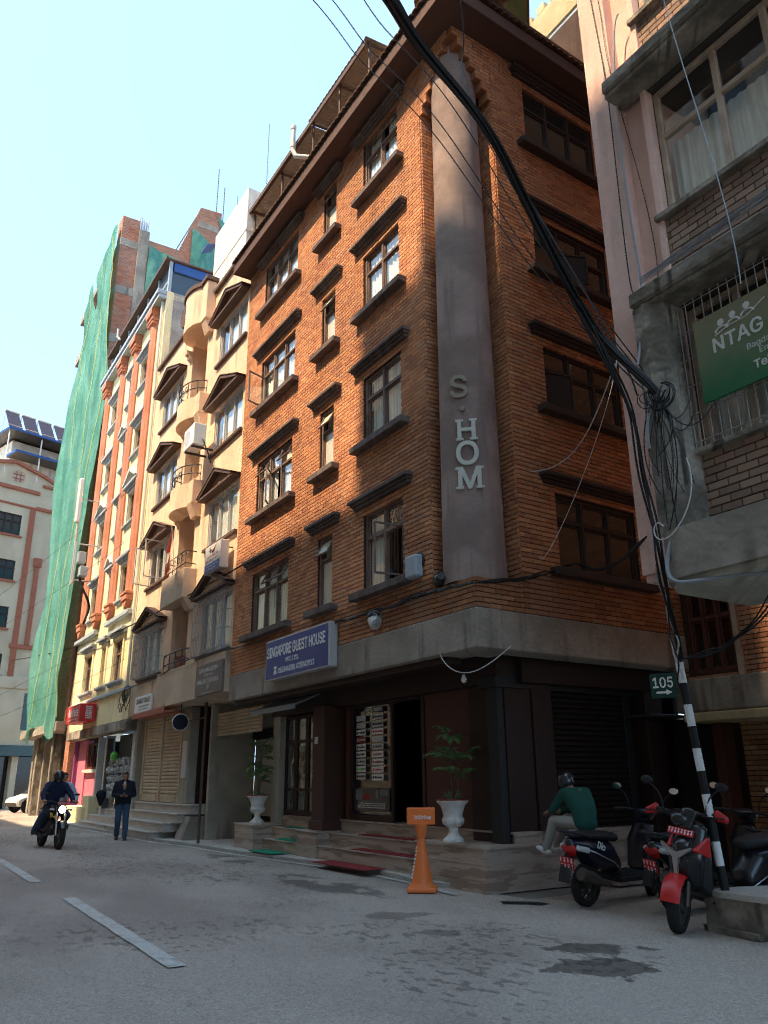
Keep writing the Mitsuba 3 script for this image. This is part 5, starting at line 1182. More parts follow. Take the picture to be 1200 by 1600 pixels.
# ------------------------------------------------------------------ house across the lane's bend, seen under the canopy
AH = thing('lane_house', 'old brick house in the lane with a dark window over a concrete ledge', 'building')
AM = mat4((0.9992, 0.04, 0), (-0.04, 0.9992, 0), (0, 0, 1), (3.36 - 0.184, 4.62, 0))      # x across the lane, y away
w = MB(); w.prism(wall_poly(-0.3, 3.0, 2.9, 20.0, [(0.08, 0.9, 3.1, 4.55)]), 0.0, 0.3, 'y', AM); w.cbox(-0.3, 3.0, 1.5, 1.6, 0, 20.0, 0.01, AM); AHW = put('wall', w, 'm_mortar', AH)
lay_bricks(AHW, [(AM, brick_fill(-0.3, 3.0, 2.98, 13.0, [(0.0, 1.0, 3.04, 4.62)]), 0.014)], [(0.42, 0.2, 0.11), (0.36, 0.16, 0.09), (0.46, 0.24, 0.14)], 60, 'old brick courses of the lane house', lambda c: 0.72 if c[2] > 4.9 else 0.1)  # upper courses: shade put into the brick colour, dimming their sunlit reflection
window(AH, AM, 0.08, 0.9, 3.1, 4.55, 3, vent=0.5, fmat='m_redbrown', curtain=None, fw=0.045)
b = MB(); b.cbox(0.92, 1.02, -0.06, 0.05, 2.98, 4.7, 0.008, AM); put('window_post', b, 'm_winframe', AH)
b = MB(); b.cbox(-0.3, 3.0, -0.08, 0.3, 2.48, 3.0, 0.02, AM); put('ledge', b, 'm_concrete', AH)
b = MB(); b.cbox(0.1, 3.0, -0.45, 0.3, 2.3, 2.44, 0.015, AM); put('ledge_slab', b, 'm_ochre', AH)
b = MB(); b.cbox(0.30, 0.46, -0.05, 0.3, 0.0, 2.3, 0.01, AM); put('pier', b, 'm_redbrown', AH)
b = MB(); b.box(0.3, 3.2, 0.52, 0.56, 0.0, 2.5); b.xf(AM); AHL = put('lower_wall', b, 'm_mortar', AH)
lay_bricks(AHL, [(AM @ mat4(o=(0, 0.5, 0)), brick_fill(0.47, 2.6, 0.02, 2.42, []), 0.014)], [(0.5, 0.26, 0.13), (0.42, 0.2, 0.11), (0.55, 0.33, 0.18)], 40, 'rough lower brick courses of the lane house')
b = MB(); b.box(-0.6, 0.34, 0.2, 0.25, 0.0, 2.4); b.xf(AM); put('dark_door', b, 'm_dark_room', AH)
# pale stepped terrace house behind the guest house
TB = thing('terrace_house', 'pale ochre roof terrace with a stepped parapet beyond the tiled eave', 'building')
b = MB(); b.box(-3.5, 2.6, 6.9, 12, 10, 20.0); put('wall', b, 'm_far_brick', TB)
b = MB(); b.cbox(0.57, 2.6, 5.45, 11, 20.0, 20.15, 0.02); put('slab', b, 'm_white_wall', TB)
b = MB(); b.cbox(-0.6, 2.6, 5.40, 5.6, 20.1, 21.1, 0.02); put('parapet', b, 'm_ochre', TB)
each('parapet_step', [(-0.6 + i * 0.5, -0.3 + i * 0.5, 5.41, 5.59, 21.105, 21.3 + 0.04 * i) for i in range(6)], 'm_ochre', TB, 0.015)
TP = thing('white_pipe', 'thin white pipe rising past the tiled eave beside the pink wall', 'pipe'); b = MB(); b.tube([[3.62, 4.35, 14.6], [3.66, 4.35, 17.0], [3.60, 4.35, 19.5]], 0.05, 8); put('tube', b, 'm_white', TP, smooth=40)
HC = thing('green_canopy', 'green six sided sheet canopy on struts over the guest house roof', 'canopy')
hc = np.array([2.0, 1.75, 17.1]); b = MB(); ring = [hc + 1.35 * np.array([math.cos(a), math.sin(a), 0]) for a in np.linspace(0, 2 * math.pi, 7)[:-1] + 0.3]; v = [hc + [0, 0, 0.55]] + ring; b.add(v, [[0, i + 1, (i + 1) % 6 + 1] for i in range(6)]); b.add(np.array(v) - [0, 0, 0.03], [[0, (i + 1) % 6 + 1, i + 1] for i in range(6)]); put('sheet', b, 'm_sheet_green', HC)
b = MB()
for r_ in ring:
    b.tube([hc + [0, 0, 0.5], r_ + [0, 0, -0.03]], 0.03, 5)
for i in range(6):
    b.tube([ring[i] - [0, 0, 0.03], ring[(i + 1) % 6] - [0, 0, 0.03]], 0.03, 5)
b.tube([hc + [0, 0, 0.5], [hc[0], hc[1], 15.0]], 0.05, 6); put('strut', b, 'm_trim_brown', HC)

# ------------------------------------------------------------------ concrete block, striped pole
BL = thing('concrete_block', 'broken concrete block with a pale slab top at the corner under the pink building', 'block')
b = MB(); b.prism([(5.97, 0.70), (9.5, 0.62), (9.5, 1.6), (6.1, 1.5)], 0.0, 0.34, 'z'); b.prism([(5.9, 0.72), (6.6, 0.6), (6.6, 0.8), (5.95, 0.82)], 0.0, 0.06, 'z'); m_ = b.tm(); m_ = m_.subdivide().subdivide().subdivide(); vv = np.array(m_.vertices); vv += 0.02 * (meshkit.noise(vv * 9)[:, None] - 0.5); put('body', (vv, m_.faces), 'm_old_concrete', BL)
b = MB(); b.prism([(6.05, 0.68), (6.22, 0.62), (9.5, 0.55), (9.5, 1.6), (6.2, 1.5), (6.02, 0.9)], 0.342, 0.395, 'z'); put('slab', b, 'm_marble', BL)
SPO = thing('striped_pole', 'short leaning iron pole with black and white bands at the lane corner', 'pole')
p0, p1 = np.array([6.17, 0.78, 0.39]), np.array([6.02, 0.70, 2.70]); n = 10
for i in range(n):
    a = p0 + (p1 - p0) * i / n; c_ = p0 + (p1 - p0) * (i + 1) / n
    b = MB(); b.tube([a, c_], 0.043, 14); put('band', b, 'm_white' if i % 2 else 'm_black', SPO, smooth=30)
HS = thing('house_number_sign', 'dark green plate with white number 105 and an arrow on the striped pole', 'sign')
HM = mat4((0.90, 0.42, 0), (-0.42, 0.90, 0), (0, 0, 1), (5.72, 0.54, 2.32)); b = MB(); b.cbox(0, 0.29, 0, 0.012, 0, 0.27, 0.003, HM); put('plate', b, 'm_plategreen', HS)
mat('m_plategreen', (0.01, 0.05, 0.04), 0.4)
text_on(HS, '105', 0.03, 0.115, 0.11, -0.001, 'm_white', True, 0.225, M=HM)
b = MB(); b.prism([(0.06, 0.05), (0.17, 0.05), (0.17, 0.03), (0.24, 0.062), (0.17, 0.094), (0.17, 0.074), (0.06, 0.074)], -0.004, -0.001, 'y', HM); put('arrow', b, 'm_white', HS)
b = MB(); b.tube([[5.98, 0.64, 2.42], [6.04, 0.70, 2.42]], 0.012, 5); put('clamp', b, 'm_iron', HS)

# ------------------------------------------------------------------ cables
def spline(P, n=40):
    P = np.asarray(P, float); t = np.arange(len(P)); from_ = np.linspace(0, len(P) - 1, n)
    from scipy.interpolate import CubicSpline
    return CubicSpline(t, P)(from_)
def cable(lab, pts, r, m='m_cable', n=40, grp=None, name='cable', strands=1, spread=0.0, wob=0.0):
    b = MB(); P = spline(pts, n)
    for s in range(strands):
        a = 2 * math.pi * s / max(1, strands); off = np.array([math.cos(a), 0.4 * math.sin(a), math.sin(a)]) * spread
        ph = RNG.uniform(0, 6.28, 3)
        tt = np.linspace(0, 1, n)[:, None]
        b.tube(P + off + wob * np.sin(tt * [11, 9, 13] + ph) * np.minimum(1, 6 * np.minimum(tt, 1 - tt)), r, 5)
    return put(name, b, m, label=lab, cat='cable', group=grp)
K0 = np.array([7.0, -0.34, 5.3])
bun = [(8.9, -5.6, 6.4), (8.47, -4.73, 6.65), (8.14, -4.25, 6.85), (7.89, -3.76, 6.95), (7.59, -3.05, 6.98), (7.22, -2.33, 6.88), (6.9, -1.59, 6.55), (6.62, -0.8, 6.18), (6.76, -0.5, 5.75), (6.97, -0.36, 5.36)]
bun = [(12.0, -9.8, 4.6), (10.2, -7.6, 5.85)] + bun
cable('thick bundle of black cables sweeping down from the sky to the stained concrete fin', bun, 0.016, strands=7, spread=0.03, wob=0.012, n=70)
b2 = [(8.44, -4.9, 6.62)] + bun[5:9] + [(6.5, -0.5, 5.75), (6.4, -0.35, 5.2), (6.42, -0.3, 4.6), (6.5, -0.3, 4.0), (6.55, -0.28, 3.5)]
cable('second black cable bundle that runs on down past the concrete fin to the lane corner', [(6.95, -1.7, 6.58), (6.66, -0.95, 6.15), (6.62, -0.45, 5.5), (6.66, -0.36, 5.05), (6.66, -0.34, 4.5), (6.72, -0.34, 3.95), (6.72, -0.3, 3.5), (6.4, 0.2, 3.1), (6.08, 0.66, 2.72)], 0.012, strands=4, spread=0.024, wob=0.02, n=50)
for i, (dx, dz) in enumerate(((0, 0), (0.22, 0.05), (0.62, 0.1), (0.85, 0.2))):
    pts = [(3.0 + dx, -5.0, 14.6 + dz), (3.94 + dx, -3.02, 12.42 + dz), (4.08 + dx * 0.95, -2.33, 11.58 + dz), (4.52 + dx * 0.8, -1.74, 10.6 + dz), (4.91 + dx * 0.7, -1.18, 9.45), (5.5 + dx * 0.5, -0.77, 7.9), (6.3 + dx * 0.3, -0.3, 6.2), (6.9, -0.32, 5.4)]
    cable(('first', 'second', 'third', 'fourth')[i] + ' from the street side of the four thin black wires slanting over the corner column', pts, 0.008, grp='four thin wires slanting over the column')
cable('black drop wire hanging steeply past the tiled eave and the top of the column', [(5.7, -1.9, 13.2), (5.58, -1.58, 11.61), (5.35, -1.4, 10.97), (5.6, -1.5, 9.9), (6.3, -0.9, 7.4), (6.7, -0.32, 5.45)], 0.011)
cable('long black wire running from the brick house far down the street', [(-4.9, -0.02, 6.28), (-5.6, -0.15, 6.2), (-11.1, -0.2, 6.2), (-22, -0.2, 6.7), (-47, -0.2, 9.1)], 0.02)
for i, (z, e) in enumerate(((5.2, 4.6), (6.3, 5.8), (9.6, 9.9), (11.6, 12.1))):
    cable(('lowest', 'second lowest', 'second highest', 'highest')[i] + ' of the thin wires crossing the yellow building and the green netting', [(-14.3 - i, -0.3, z), (-20, -0.6, z - 0.25), (-40, -1.5, e)], 0.008)
# wires draped along the concrete band and up the lane wall
def drape(p, q, n, sag, r, j=0.05):
    t = np.linspace(0, 1, n)[:, None]; P = np.array(p) + (np.array(q) - np.array(p)) * t; P[:, 2] -= sag * 4 * t[:, 0] * (1 - t[:, 0]); P[1:-1] += RNG.normal(0, j, (n - 2, 3)) * [1, 0.3, 0.7]; return P
b = MB()
for i in range(6):
    b.tube(spline(drape((-0.9, -0.09, 4.16), (2.6, -0.1, 4.12), 12, 0.03, 0.01, 0.03), 50), 0.011 if i < 3 else 0.006, 5)
for i in range(6):
    b.tube(spline(np.vstack([drape((2.6, -0.1, 4.12), (3.45, -0.08, 4.05), 6, 0.0, 0.01, 0.02), drape((3.5, 0.0, 4.08), (3.35, 2.0, 4.62), 6, 0.08, 0.01, 0.02)[1:], drape((3.35, 2.1, 4.62), (6.5, -0.2, 3.9), 6, 0.18, 0.01, 0.01)[1:]]), 70), 0.011 if i < 4 else 0.007, 5)
put('cable', b, 'm_cable', label='tangled black cables draped along the top of the concrete band around the corner', cat='cable')
b = MB()
for i in range(5):
    c = np.array([0.85, -0.12, 3.98]); t = np.linspace(0, 2 * math.pi * 1.6, 30); rr = 0.12 + 0.05 * RNG.random(); b.tube(np.stack([c[0] + rr * np.cos(t + i), c[1] + 0.03 * np.sin(3 * t), c[2] + rr * 0.8 * np.sin(t + i * 0.7)], 1), 0.005, 4)
put('wire_coil', b, 'm_cable_grey', label='loose grey wire coils round the pale bowl lamp', cat='wire')
b = MB()
for i in range(12):
    c = K0 + RNG.normal(0, 0.07, 3); t = np.linspace(0, 2 * math.pi * RNG.uniform(0.4, 0.8), 24); rr = RNG.uniform(0.06, 0.2); q = RNG.normal(0, 1, 3); q /= np.linalg.norm(q); a = np.cross(q, [0.3, 0.2, 0.9]); a /= np.linalg.norm(a); b_ = np.cross(q, a)
    P = c + rr * (np.cos(t)[:, None] * a + np.sin(t)[:, None] * b_) * [1, 0.35, 1]; P[:, 2] -= 0.1 * t / 6; b.tube(P, RNG.uniform(0.004, 0.009), 4)
for i in range(14):
    e = K0 + [RNG.uniform(-0.3, 0.35), RNG.uniform(-0.05, 0.1), RNG.uniform(-1.6, -0.6)]; m_ = K0 * 0.6 + e * 0.4 + [RNG.uniform(-0.22, 0.22), -0.03, -0.1]; b.tube(spline([K0 + RNG.normal(0, 0.05, 3), m_, e], 16), RNG.uniform(0.004, 0.009), 4)
for i in range(3):
    e = K0 + [RNG.uniform(0.3, 0.9), RNG.uniform(0.0, 0.15), RNG.uniform(-0.5, 0.1)]; m_ = (K0 + e) / 2 + [0, -0.05, -0.3]; b.tube(spline([K0, m_, e], 14), 0.006, 4)
put('wire_tangle', b, 'm_cable', label='knot of tangled black wires in front of the stained concrete fin', cat='wire')
cable('grey hose ending below the wire knot on the concrete fin', [K0 + [0.0, -0.03, -0.02], K0 + [-0.1, -0.06, -0.1], K0 + [-0.16, -0.06, -0.35], K0 + [-0.17, -0.05, -0.55]], 0.016, 'm_cable_grey', 16)
cable('loose white wire looping down over the stained concrete fin', [K0 + [0.25, -0.05, -0.8], K0 + [0.2, -0.06, -1.3], K0 + [-0.05, -0.08, -1.55], K0 + [-0.22, -0.06, -1.5], K0 + [-0.22, -0.05, -1.38], K0 + [-0.12, -0.05, -1.42]], 0.007, 'm_cable_white', 30)
cable('white wire sagging from the lane side wall to the pink corner', [(3.3, 1.2, 6.0), (3.9, 1.05, 5.82), (5.0, 0.6, 5.75), (6.2, -0.1, 6.0), (6.36, -0.3, 5.75)], 0.008, 'm_cable_white')
cable('pale slack wire slanting down across the lane side windows', [(3.75, 3.2, 8.9), (3.6, 2.6, 7.0), (3.45, 1.7, 5.2), (3.42, 1.2, 4.6)], 0.006, 'm_cable_white')
cable('blue wire hanging down in front of the pink building windows', [(7.75, -0.45, 12.4), (7.8, -0.45, 10.4), (7.95, -0.42, 8.6), (8.1, -0.42, 7.1), (8.12, -0.4, 6.0)], 0.006, 'm_trim_grey')
cable('blue grey cable running down the pink pilaster', [(6.9, -0.02, 11.0), (6.72, -0.03, 10.0), (6.68, -0.03, 8.2), (6.72, -0.04, 7.0), (6.74, -0.3, 5.8)], 0.013, 'm_cable_grey')
cable('dark wire running down the pink pilaster left of the blue grey cable', [(6.45, -0.02, 12.4), (6.55, -0.02, 10.6), (6.58, -0.03, 9.6), (6.56, -0.03, 8.0), (6.6, -0.05, 6.9)], 0.008)
cable('thin wire with a kink running down the pink pilaster', [(6.5, -0.02, 12.6), (6.62, -0.02, 11.2), (6.66, -0.02, 10.2), (6.78, 0.1, 8.6), (6.86, 0.1, 7.0)], 0.005)
cable('white wire hanging in a slack loop under the slab at the corner', [(2.5, -0.02, 3.2), (2.8, -0.05, 2.95), (3.2, 0.05, 2.88), (3.5, 0.3, 3.1), (3.42, 0.5, 3.2)], 0.007, 'm_cable_white')
for i in range(3):
    cable(('highest pale', 'lower pale', 'dark')[i] + ' thin wire dropping from the lane corner to the striped pole', drape((6.5, -0.1, 3.6), (6.05, 0.7, 2.6 - 0.12 * i), 8, 0.05, 0.01, 0.03), 0.009, 'm_cable_white' if i < 2 else 'm_cable', 30, grp='wires at the head of the striped pole')
for i in range(3):
    cable(('lowest', 'middle', 'highest')[i] + ' of the sagging wires from the striped pole across the lane', drape((6.06, 0.72, 2.75), (7.4, 0.6, 3.15 + 0.1 * i), 8, 0.12 + 0.06 * i, 0.01, 0.015), 0.009, 'm_cable', 30, grp='wires sagging across the lane mouth')
b = MB()
for i in range(10):
    b.tube(drape((6.95, -0.36, 6.70 + 0.02 * (i % 5)), (10.0, -0.38 - 0.01 * i, 6.80 + 0.02 * (i % 4)), 14, 0.01, 0.01, 0.012), 0.006, 4)
put('cable', b, 'm_cable_grey', label='row of pale wires lying along the lower concrete ledge of the pink building', cat='cable')
b = MB(); b.tube(spline([(6.9, -0.3, 3.8), (6.86, -0.38, 3.5), (6.95, -0.4, 3.3), (7.3, -0.3, 3.27), (7.9, 0.1, 3.25)], 30), 0.02, 6); put('drain_hose', b, 'm_cable_grey', label='grey hose curling over the rounded edge of the canopy', cat='hose')
b = MB()
for i in range(9):
    c = np.array([-14.1, -0.2, 4.0]) + RNG.normal(0, 0.16, 3) * [1, 0.3, 2]; t = np.linspace(0, 6.5, 18); rr = RNG.uniform(0.1, 0.28); b.tube(np.stack([c[0] + rr * np.cos(t), c[1] + 0.04 * np.sin(2 * t), c[2] + rr * np.sin(t)], 1), 0.012, 4)
put('wire_tangle', b, 'm_cable', label='coils of black wire on the wall between the yellow and the cream building', cat='wire')
b = MB(); b.tube(spline([(-14.1, -0.15, 4.2), (-12.5, -0.1, 4.28), (-10.9, -0.12, 4.3), (-8.4, -0.2, 4.42), (-5.6, -0.12, 4.35), (-3.4, -0.1, 4.3)], 50), 0.016, 5); put('cable', b, 'm_cable', label='black cable running along the foot of the barred windows of the cream building', cat='cable')
# ------------------------------------------------------------------ building under construction behind green netting
GB = thing('unfinished_building', 'unfinished brick and concrete tower at the far end of the row', 'building')
b = MB(); b.box(-33, -24, 0.02, 0.3, 3.7, 20.5); b.box(-24.25, -24.0, 1.4, 9, 3.7, 28.2); b.box(-33, -24.3, 6, 6.3, 3.7, 30); put('wall', b, 'm_far_brick', GB)
b = MB(); b.cbox(-24.9, -24.0, -0.02, 0.86, 3.7, 29.2, 0.02); put('corner_pier', b, 'm_far_brick', GB)
b = MB(); b.cbox(-24.3, -23.97, 0.861, 1.4, 3.7, 28.7, 0.02)
for z in (27.4, 24.6, 21.8, 19.0):
    b.cbox(-33, -23.975, -0.04, 0.859, z, z + 0.45, 0.015)
for x in (-32.8, -30, -27):
    b.cbox(x, x + 0.4, 0.3, 0.7, 0.0, 25.5, 0.02)
put('concrete_frame', b, 'm_concrete', GB)
b = MB()
for i in range(8):
    b.tube([[-24.2 + 0.03 * (i % 2), 0.9 + 0.06 * i, 28.6], [-24.2 + 0.05 * (i % 2), 0.9 + 0.062 * i, 29.5 + RNG.uniform(-0.15, 0.2)]], 0.018, 4)
put('rebar', b, 'm_metal_dark', GB)
b = MB(); b.prism([(3.0, 26), (3.0, 28.3), (4.0, 31.4), (5.2, 31.5), (5.2, 26)], -24.3, -24.0, 'x'); put('gable_wall', b, 'm_far_brick', GB)
b = MB(); b.cbox(-24.32, -23.98, 3.9, 5.25, 30.1, 30.5, 0.01); put('gable_beam', b, 'm_concrete', GB)
b = MB(); b.cbox(-33, -24, -0.35, 0.5, 3.45, 3.85, 0.02); put('slab_edge', b, 'm_concrete', GB)
b = MB(); b.box(-33, -24, 1.5, 1.6, 0, 3.45); put('dark_ground_floor', b, 'm_dark_room', GB)
each('pier', [(x, x + 0.35, 0.0, 0.4, 0, 3.45) for x in (-30.2, -26.4)], 'm_old_concrete', GB, 0.02)
b = MB(); b.box(-23.95, -23.15, 0.1, 0.5, 0.0, 14.0); put('party_wall', b, 'm_far_brick', GB)
# the draped net
def net(name, lab, Lp, Rp, z0, z1, yfn, m='m_net', nu=46, nz=90, top=None):
    zs = np.linspace(z0, z1, nz); L = np.interp(zs, [p[0] for p in Lp], [p[1] for p in Lp]); R = np.interp(zs, [p[0] for p in Rp], [p[1] for p in Rp])
    u = np.linspace(0, 1, nu); X = L[:, None] + (R - L)[:, None] * u; Z = np.repeat(zs[:, None], nu, 1); 
    Y = yfn(X, Z, u[None, :] + 0 * Z)
    q = MB(); q.add(np.stack([X, Y, Z], -1).reshape(-1, 3), [[i * nu + j, i * nu + j + 1, (i + 1) * nu + j + 1, (i + 1) * nu + j] for i in range(nz - 1) for j in range(nu - 1)])
    return q
def folds(X, Z, U):
    P = np.stack([X * 0.55 + 0.12 * Z, Z * 0.16, X * 0], -1); f = meshkit.fbm(P, 4, 3) - 0.5
    s = np.sin(X * 1.9 + 0.22 * Z + 2.5 * f); s2 = np.sin(X * 5.1 - 0.35 * Z + 5 * f)
    low = np.clip((9 - Z) / 6, 0, 1)
    return -0.32 - 0.7 * f - 0.1 * s - 0.008 * s2 - 0.25 * low * np.sin(X * 1.2)
GN = thing('green_net', 'large sheet of green safety netting draped down the unfinished tower', 'netting')
q = net('net', '', [(3.4, -32.0), (5, -32.3), (8.4, -32.5), (13, -31.7), (19.5, -31.3), (23.4, -31.2), (26.0, -30.6), (28.2, -29.5)], [(3.4, -24.4), (6, -23.7), (9.8, -23.2), (15, -22.75), (18.2, -22.6), (19.2, -22.95), (21.6, -23.65), (26.9, -23.9), (28.2, -24.05)], 3.5, 28.2, folds)
V_ = q.v[0]; zz = V_[:, 2]; topz = np.interp(V_[:, 0], [-32, -30.6, -28.6, -27.5, -26.4, -25.4, -24.2, -23], [24.5, 26.2, 27.4, 25.6, 26.0, 28.1, 28.6, 28.4]) + 0.3 * np.sin(V_[:, 0] * 3)
V_[:, 2] = 3.5 + (zz - 3.5) * (topz - 3.5) / 24.7; botz = 0.35 * np.sin(V_[:, 0] * 2.1) * np.clip((6 - V_[:, 2]) / 2.5, 0, 1); V_[:, 2] += botz
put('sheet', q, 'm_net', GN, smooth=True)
b = MB()
for (xa, xb, s) in ((-29.5, -28.7, 0.15), (-26.6, -25.6, 0.2), (-24.0, -23.0, 0.05)):
    zz = np.linspace(27, 4, 40); xx = np.interp(zz, [4, 15, 27], [xa, (xa + xb) / 2 + s, xb]); X_ = xx[:, None]; yy = folds(xx, zz, zz * 0) - 0.05; b.tube(np.stack([xx, yy, zz], 1), 0.011, 4)
put('rope', b, 'm_rope', GN)
q = MB(); n = 24
def drapeside(y0, y1, ztop, zbot, seed):
    ys_ = np.linspace(y0, y1, n); zs = np.linspace(0, 1, n); Yg, T_ = np.meshgrid(ys_, zs, indexing='ij'); zt = np.interp(ys_, np.linspace(y0, y1, len(ztop)), ztop)[:, None]; zb = np.interp(ys_, np.linspace(y0, y1, len(zbot)), zbot)[:, None]
    Z = zb + (zt - zb) * T_; X = -23.9 + 0.25 * np.sin(Yg * 4 + Z) * 0.4 + 0.3 * (meshkit.fbm(np.stack([Yg * 1.5, Z * 0.6, Z * 0 + seed], -1), 3) - 0.3)
    q.add(np.stack([X, Yg, Z], -1).reshape(-1, 3), [[i * n + j, i * n + j + 1, (i + 1) * n + j + 1, (i + 1) * n + j] for i in range(n - 1) for j in range(n - 1)])
drapeside(1.4, 4.6, [27.8, 27.7, 27.4, 27.0, 26.8], [25.0, 24.6, 23.5, 23.2], 2); drapeside(3.6, 5.4, [29.8, 29.4, 29.2, 29.6], [26.4, 26.0, 25.0, 24.6], 5)
q.add([[-23.9, 4.9, 31.2], [-23.8, 5.9, 30.3], [-23.9, 5.3, 30.0]], [[0, 1, 2]])
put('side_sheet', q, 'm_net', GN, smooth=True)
b = MB()
for x, y, h in ((-24.1, 4.9, 34.5), (-24.1, 5.3, 33.4)):
    b.tube([[x, y, 29.5], [x, y, h]], 0.025, 5)
b.tube([[-24.1, 2.6, 27.6], [-24.1, 3.9, 31.0]], 0.03, 5); put('mast', b, 'm_metal_dark', GB)
AN = thing('antenna_panel', 'white mobile antenna panel on a pole in front of the green netting', 'antenna')
b = MB(); b.cbox(-21.05, -20.78, -1.12, -0.94, 11.5, 13.4, 0.05); put('panel', b, 'm_white', AN)
b = MB(); b.tube([[-20.85, -1.0, 8.9], [-20.85, -1.0, 13.2]], 0.04, 8); b.tube([[-20.85, -1.0, 12.5], [-20.85, 0.0, 12.5]], 0.03, 6); b.tube([[-20.85, -1.0, 10.6], [-20.85, 0.0, 10.6]], 0.03, 6); b.tube([[-20.85, -1.0, 9.1], [-20.85, 0.0, 9.1]], 0.03, 6); b.tube([[-20.55, -1.0, 8.9], [-20.55, -1.0, 10.6]], 0.03, 6); put('mount', b, 'm_alu', AN)
b = MB(); b.cbox(-20.8, -20.45, -0.9, -0.6, 9.75, 10.2, 0.02); b.cbox(-20.75, -20.35, -0.8, -0.5, 9.2, 9.6, 0.02); put('radio_unit', b, 'm_trim_grey', AN)
b = MB(); b.tube(spline([(-20.7, -0.7, 9.3), (-20.6, -0.5, 8.6), (-20.9, -0.2, 8.0), (-22.6, -0.1, 7.2), (-23.1, -0.1, 5.0), (-23.0, -0.15, 3.3)], 40), 0.05, 5); put('cable', b, 'm_cable', AN)

# ------------------------------------------------------------------ pale building across the junction
SC = 1.12
PM = mat4(np.array([-0.279, 0.9603, 0]) * SC, np.array([-0.9603, -0.279, 0]) * SC, (0, 0, SC), EYE + SC * (np.array([-35.67, 0.01, 1.5]) - EYE) - np.array([0, 0, 1.5]) * SC)
LB = thing('pale_building', 'pale cream building with brown bands facing down the street from the junction', 'building')
ph = []
for z0, z1 in ((14.6, 15.8), (12.03, 13.15), (9.4, 10.55), (6.9, 8.0)):
    for x0 in (-2.9, -6.4, -9.9):
        ph.append((x0, x0 + 1.38, z0, z1))
w = MB(); w.prism(Polygon([(-14, 6.8), (6, 6.8), (6, 17.9), (0.1, 17.9), (-0.5, 18.28), (-2.3, 18.76), (-4.4, 18.2), (-14, 18.2)]).difference(unary_union([sbox(a, c, b_, d) for a, b_, c, d in ph])), 0.0, 0.35, 'y', PM); put('wall', w, 'm_pale', LB)
for a, b_, c, d in ph:
    window(LB, PM, a, b_, c, d, 3, vent=0.35, fmat='m_iron', glass='m_glass_teal', curtain=None, fw=0.05, deep=False)
    b = MB(); b.cbox(a - 0.1, b_ + 0.1, -0.1, 0, c - 0.12, c - 0.01, 0.01, PM); put('sill', b, 'm_terracotta', LB)
b = MB(); b.cbox(-14, -0.7, -0.1, 0.05, 17.2, 17.42, 0.02, PM); b.cbox(-0.8, 6, -0.1, 0.05, 16.3, 16.5, 0.02, PM); b.cbox(-14, -0.78, -0.06, 0.05, 16.3, 16.42, 0.02, PM)
b.prism([(-4.4, 18.2), (-2.3, 18.76), (-0.5, 18.28), (0.1, 18.0), (0.1, 18.2), (-0.5, 18.46), (-2.3, 18.96), (-4.4, 18.4)], -0.15, 0.0, 'y', PM); b.cbox(-0.6, 6, -0.12, 0.0, 17.75, 17.9, 0.02, PM); put('cornice', b, 'm_terracotta', LB)
b = MB(); b.cbox(-1.12, -0.82, -0.08, 0, 6.8, 16.3, 0.01, PM); b.cbox(-0.45, -0.2, -0.14, 0, 8.6, 13.0, 0.02, PM); b.cbox(-0.55, -0.1, -0.18, 0, 13.0, 13.5, 0.02, PM); b.cbox(-1.25, 0.5, -0.1, 0, 8.35, 8.6, 0.02, PM); put('pilaster', b, 'm_terracotta', LB)
b = MB(); b.lathe([(0.26, -0.02), (0.30, 0.06), (0.36, 0.06), (0.38, -0.02)], (-2.05, 0, 18.02), 28, 'y', PM)
for d in (-0.12, 0.12):
    b.cbox(-2.05 + d - 0.02, -2.05 + d + 0.02, -0.05, 0.0, 17.72, 18.32, 0.004, PM); b.cbox(-2.35, -1.75, -0.052, 0.0, 18.02 + d - 0.02, 18.02 + d + 0.02, 0.004, PM)
put('round_window', b, 'm_terracotta', LB)
b = MB(); b.lathe([(0, 0.0), (0.3, 0.0), (0.3, 0.01), (0, 0.01)], (-2.05, 0.0, 18.02), 28, 'y', PM); put('round_pane', b, 'm_lens', LB)
b = MB(); b.cbox(-14, 6, 0.5, 5, 17.9, 18.0, 0.01, PM); b.cbox(-2.2, 6, 1.2, 4.5, 18.0, 20.6, 0.02, PM); put('roof_room', b, 'm_white_wall', LB)
b = MB()
for x0 in (-0.6, -0.15):
    b.cbox(x0, x0 + 0.35, 1.16, 1.2, 19.6, 20.15, 0.005, PM)
put('roof_window', b, 'm_glass_dark', LB)
for (x0, x1, z, y0, y1) in ((-3.0, 6.0, 20.72, -0.2, 5.0), (-2.4, 6.0, 19.5, -0.1, 1.3)):
    b = MB(); b.cbox(x0, x1, y0, y1, z - 0.02, z + 0.05, 0.005, PM); put('sheet_roof', b, 'm_metal_dark', LB)
    b = MB(); b.cbox(x0 - 0.05, x1, y0 - 0.05, y0 - 0.001, z - 0.05, z + 0.08, 0.005, PM); b.cbox(x0 - 0.05, x0 - 0.001, y0, y1, z - 0.05, z + 0.08, 0.005, PM); put('roof_edge', b, 'm_blue_paint', LB)
for x in (-2.9, -1.0, 1.0, 3.0):
    b = MB(); b.tube([[x, 0.0, 18.0], [x, 0.0, 20.65]], 0.04, 5); b.xf(PM); put('roof_post', b, 'm_white', LB)
SOL = thing('solar_heaters', 'row of dark rooftop solar water heater panels on the blue roof', 'solar panel')
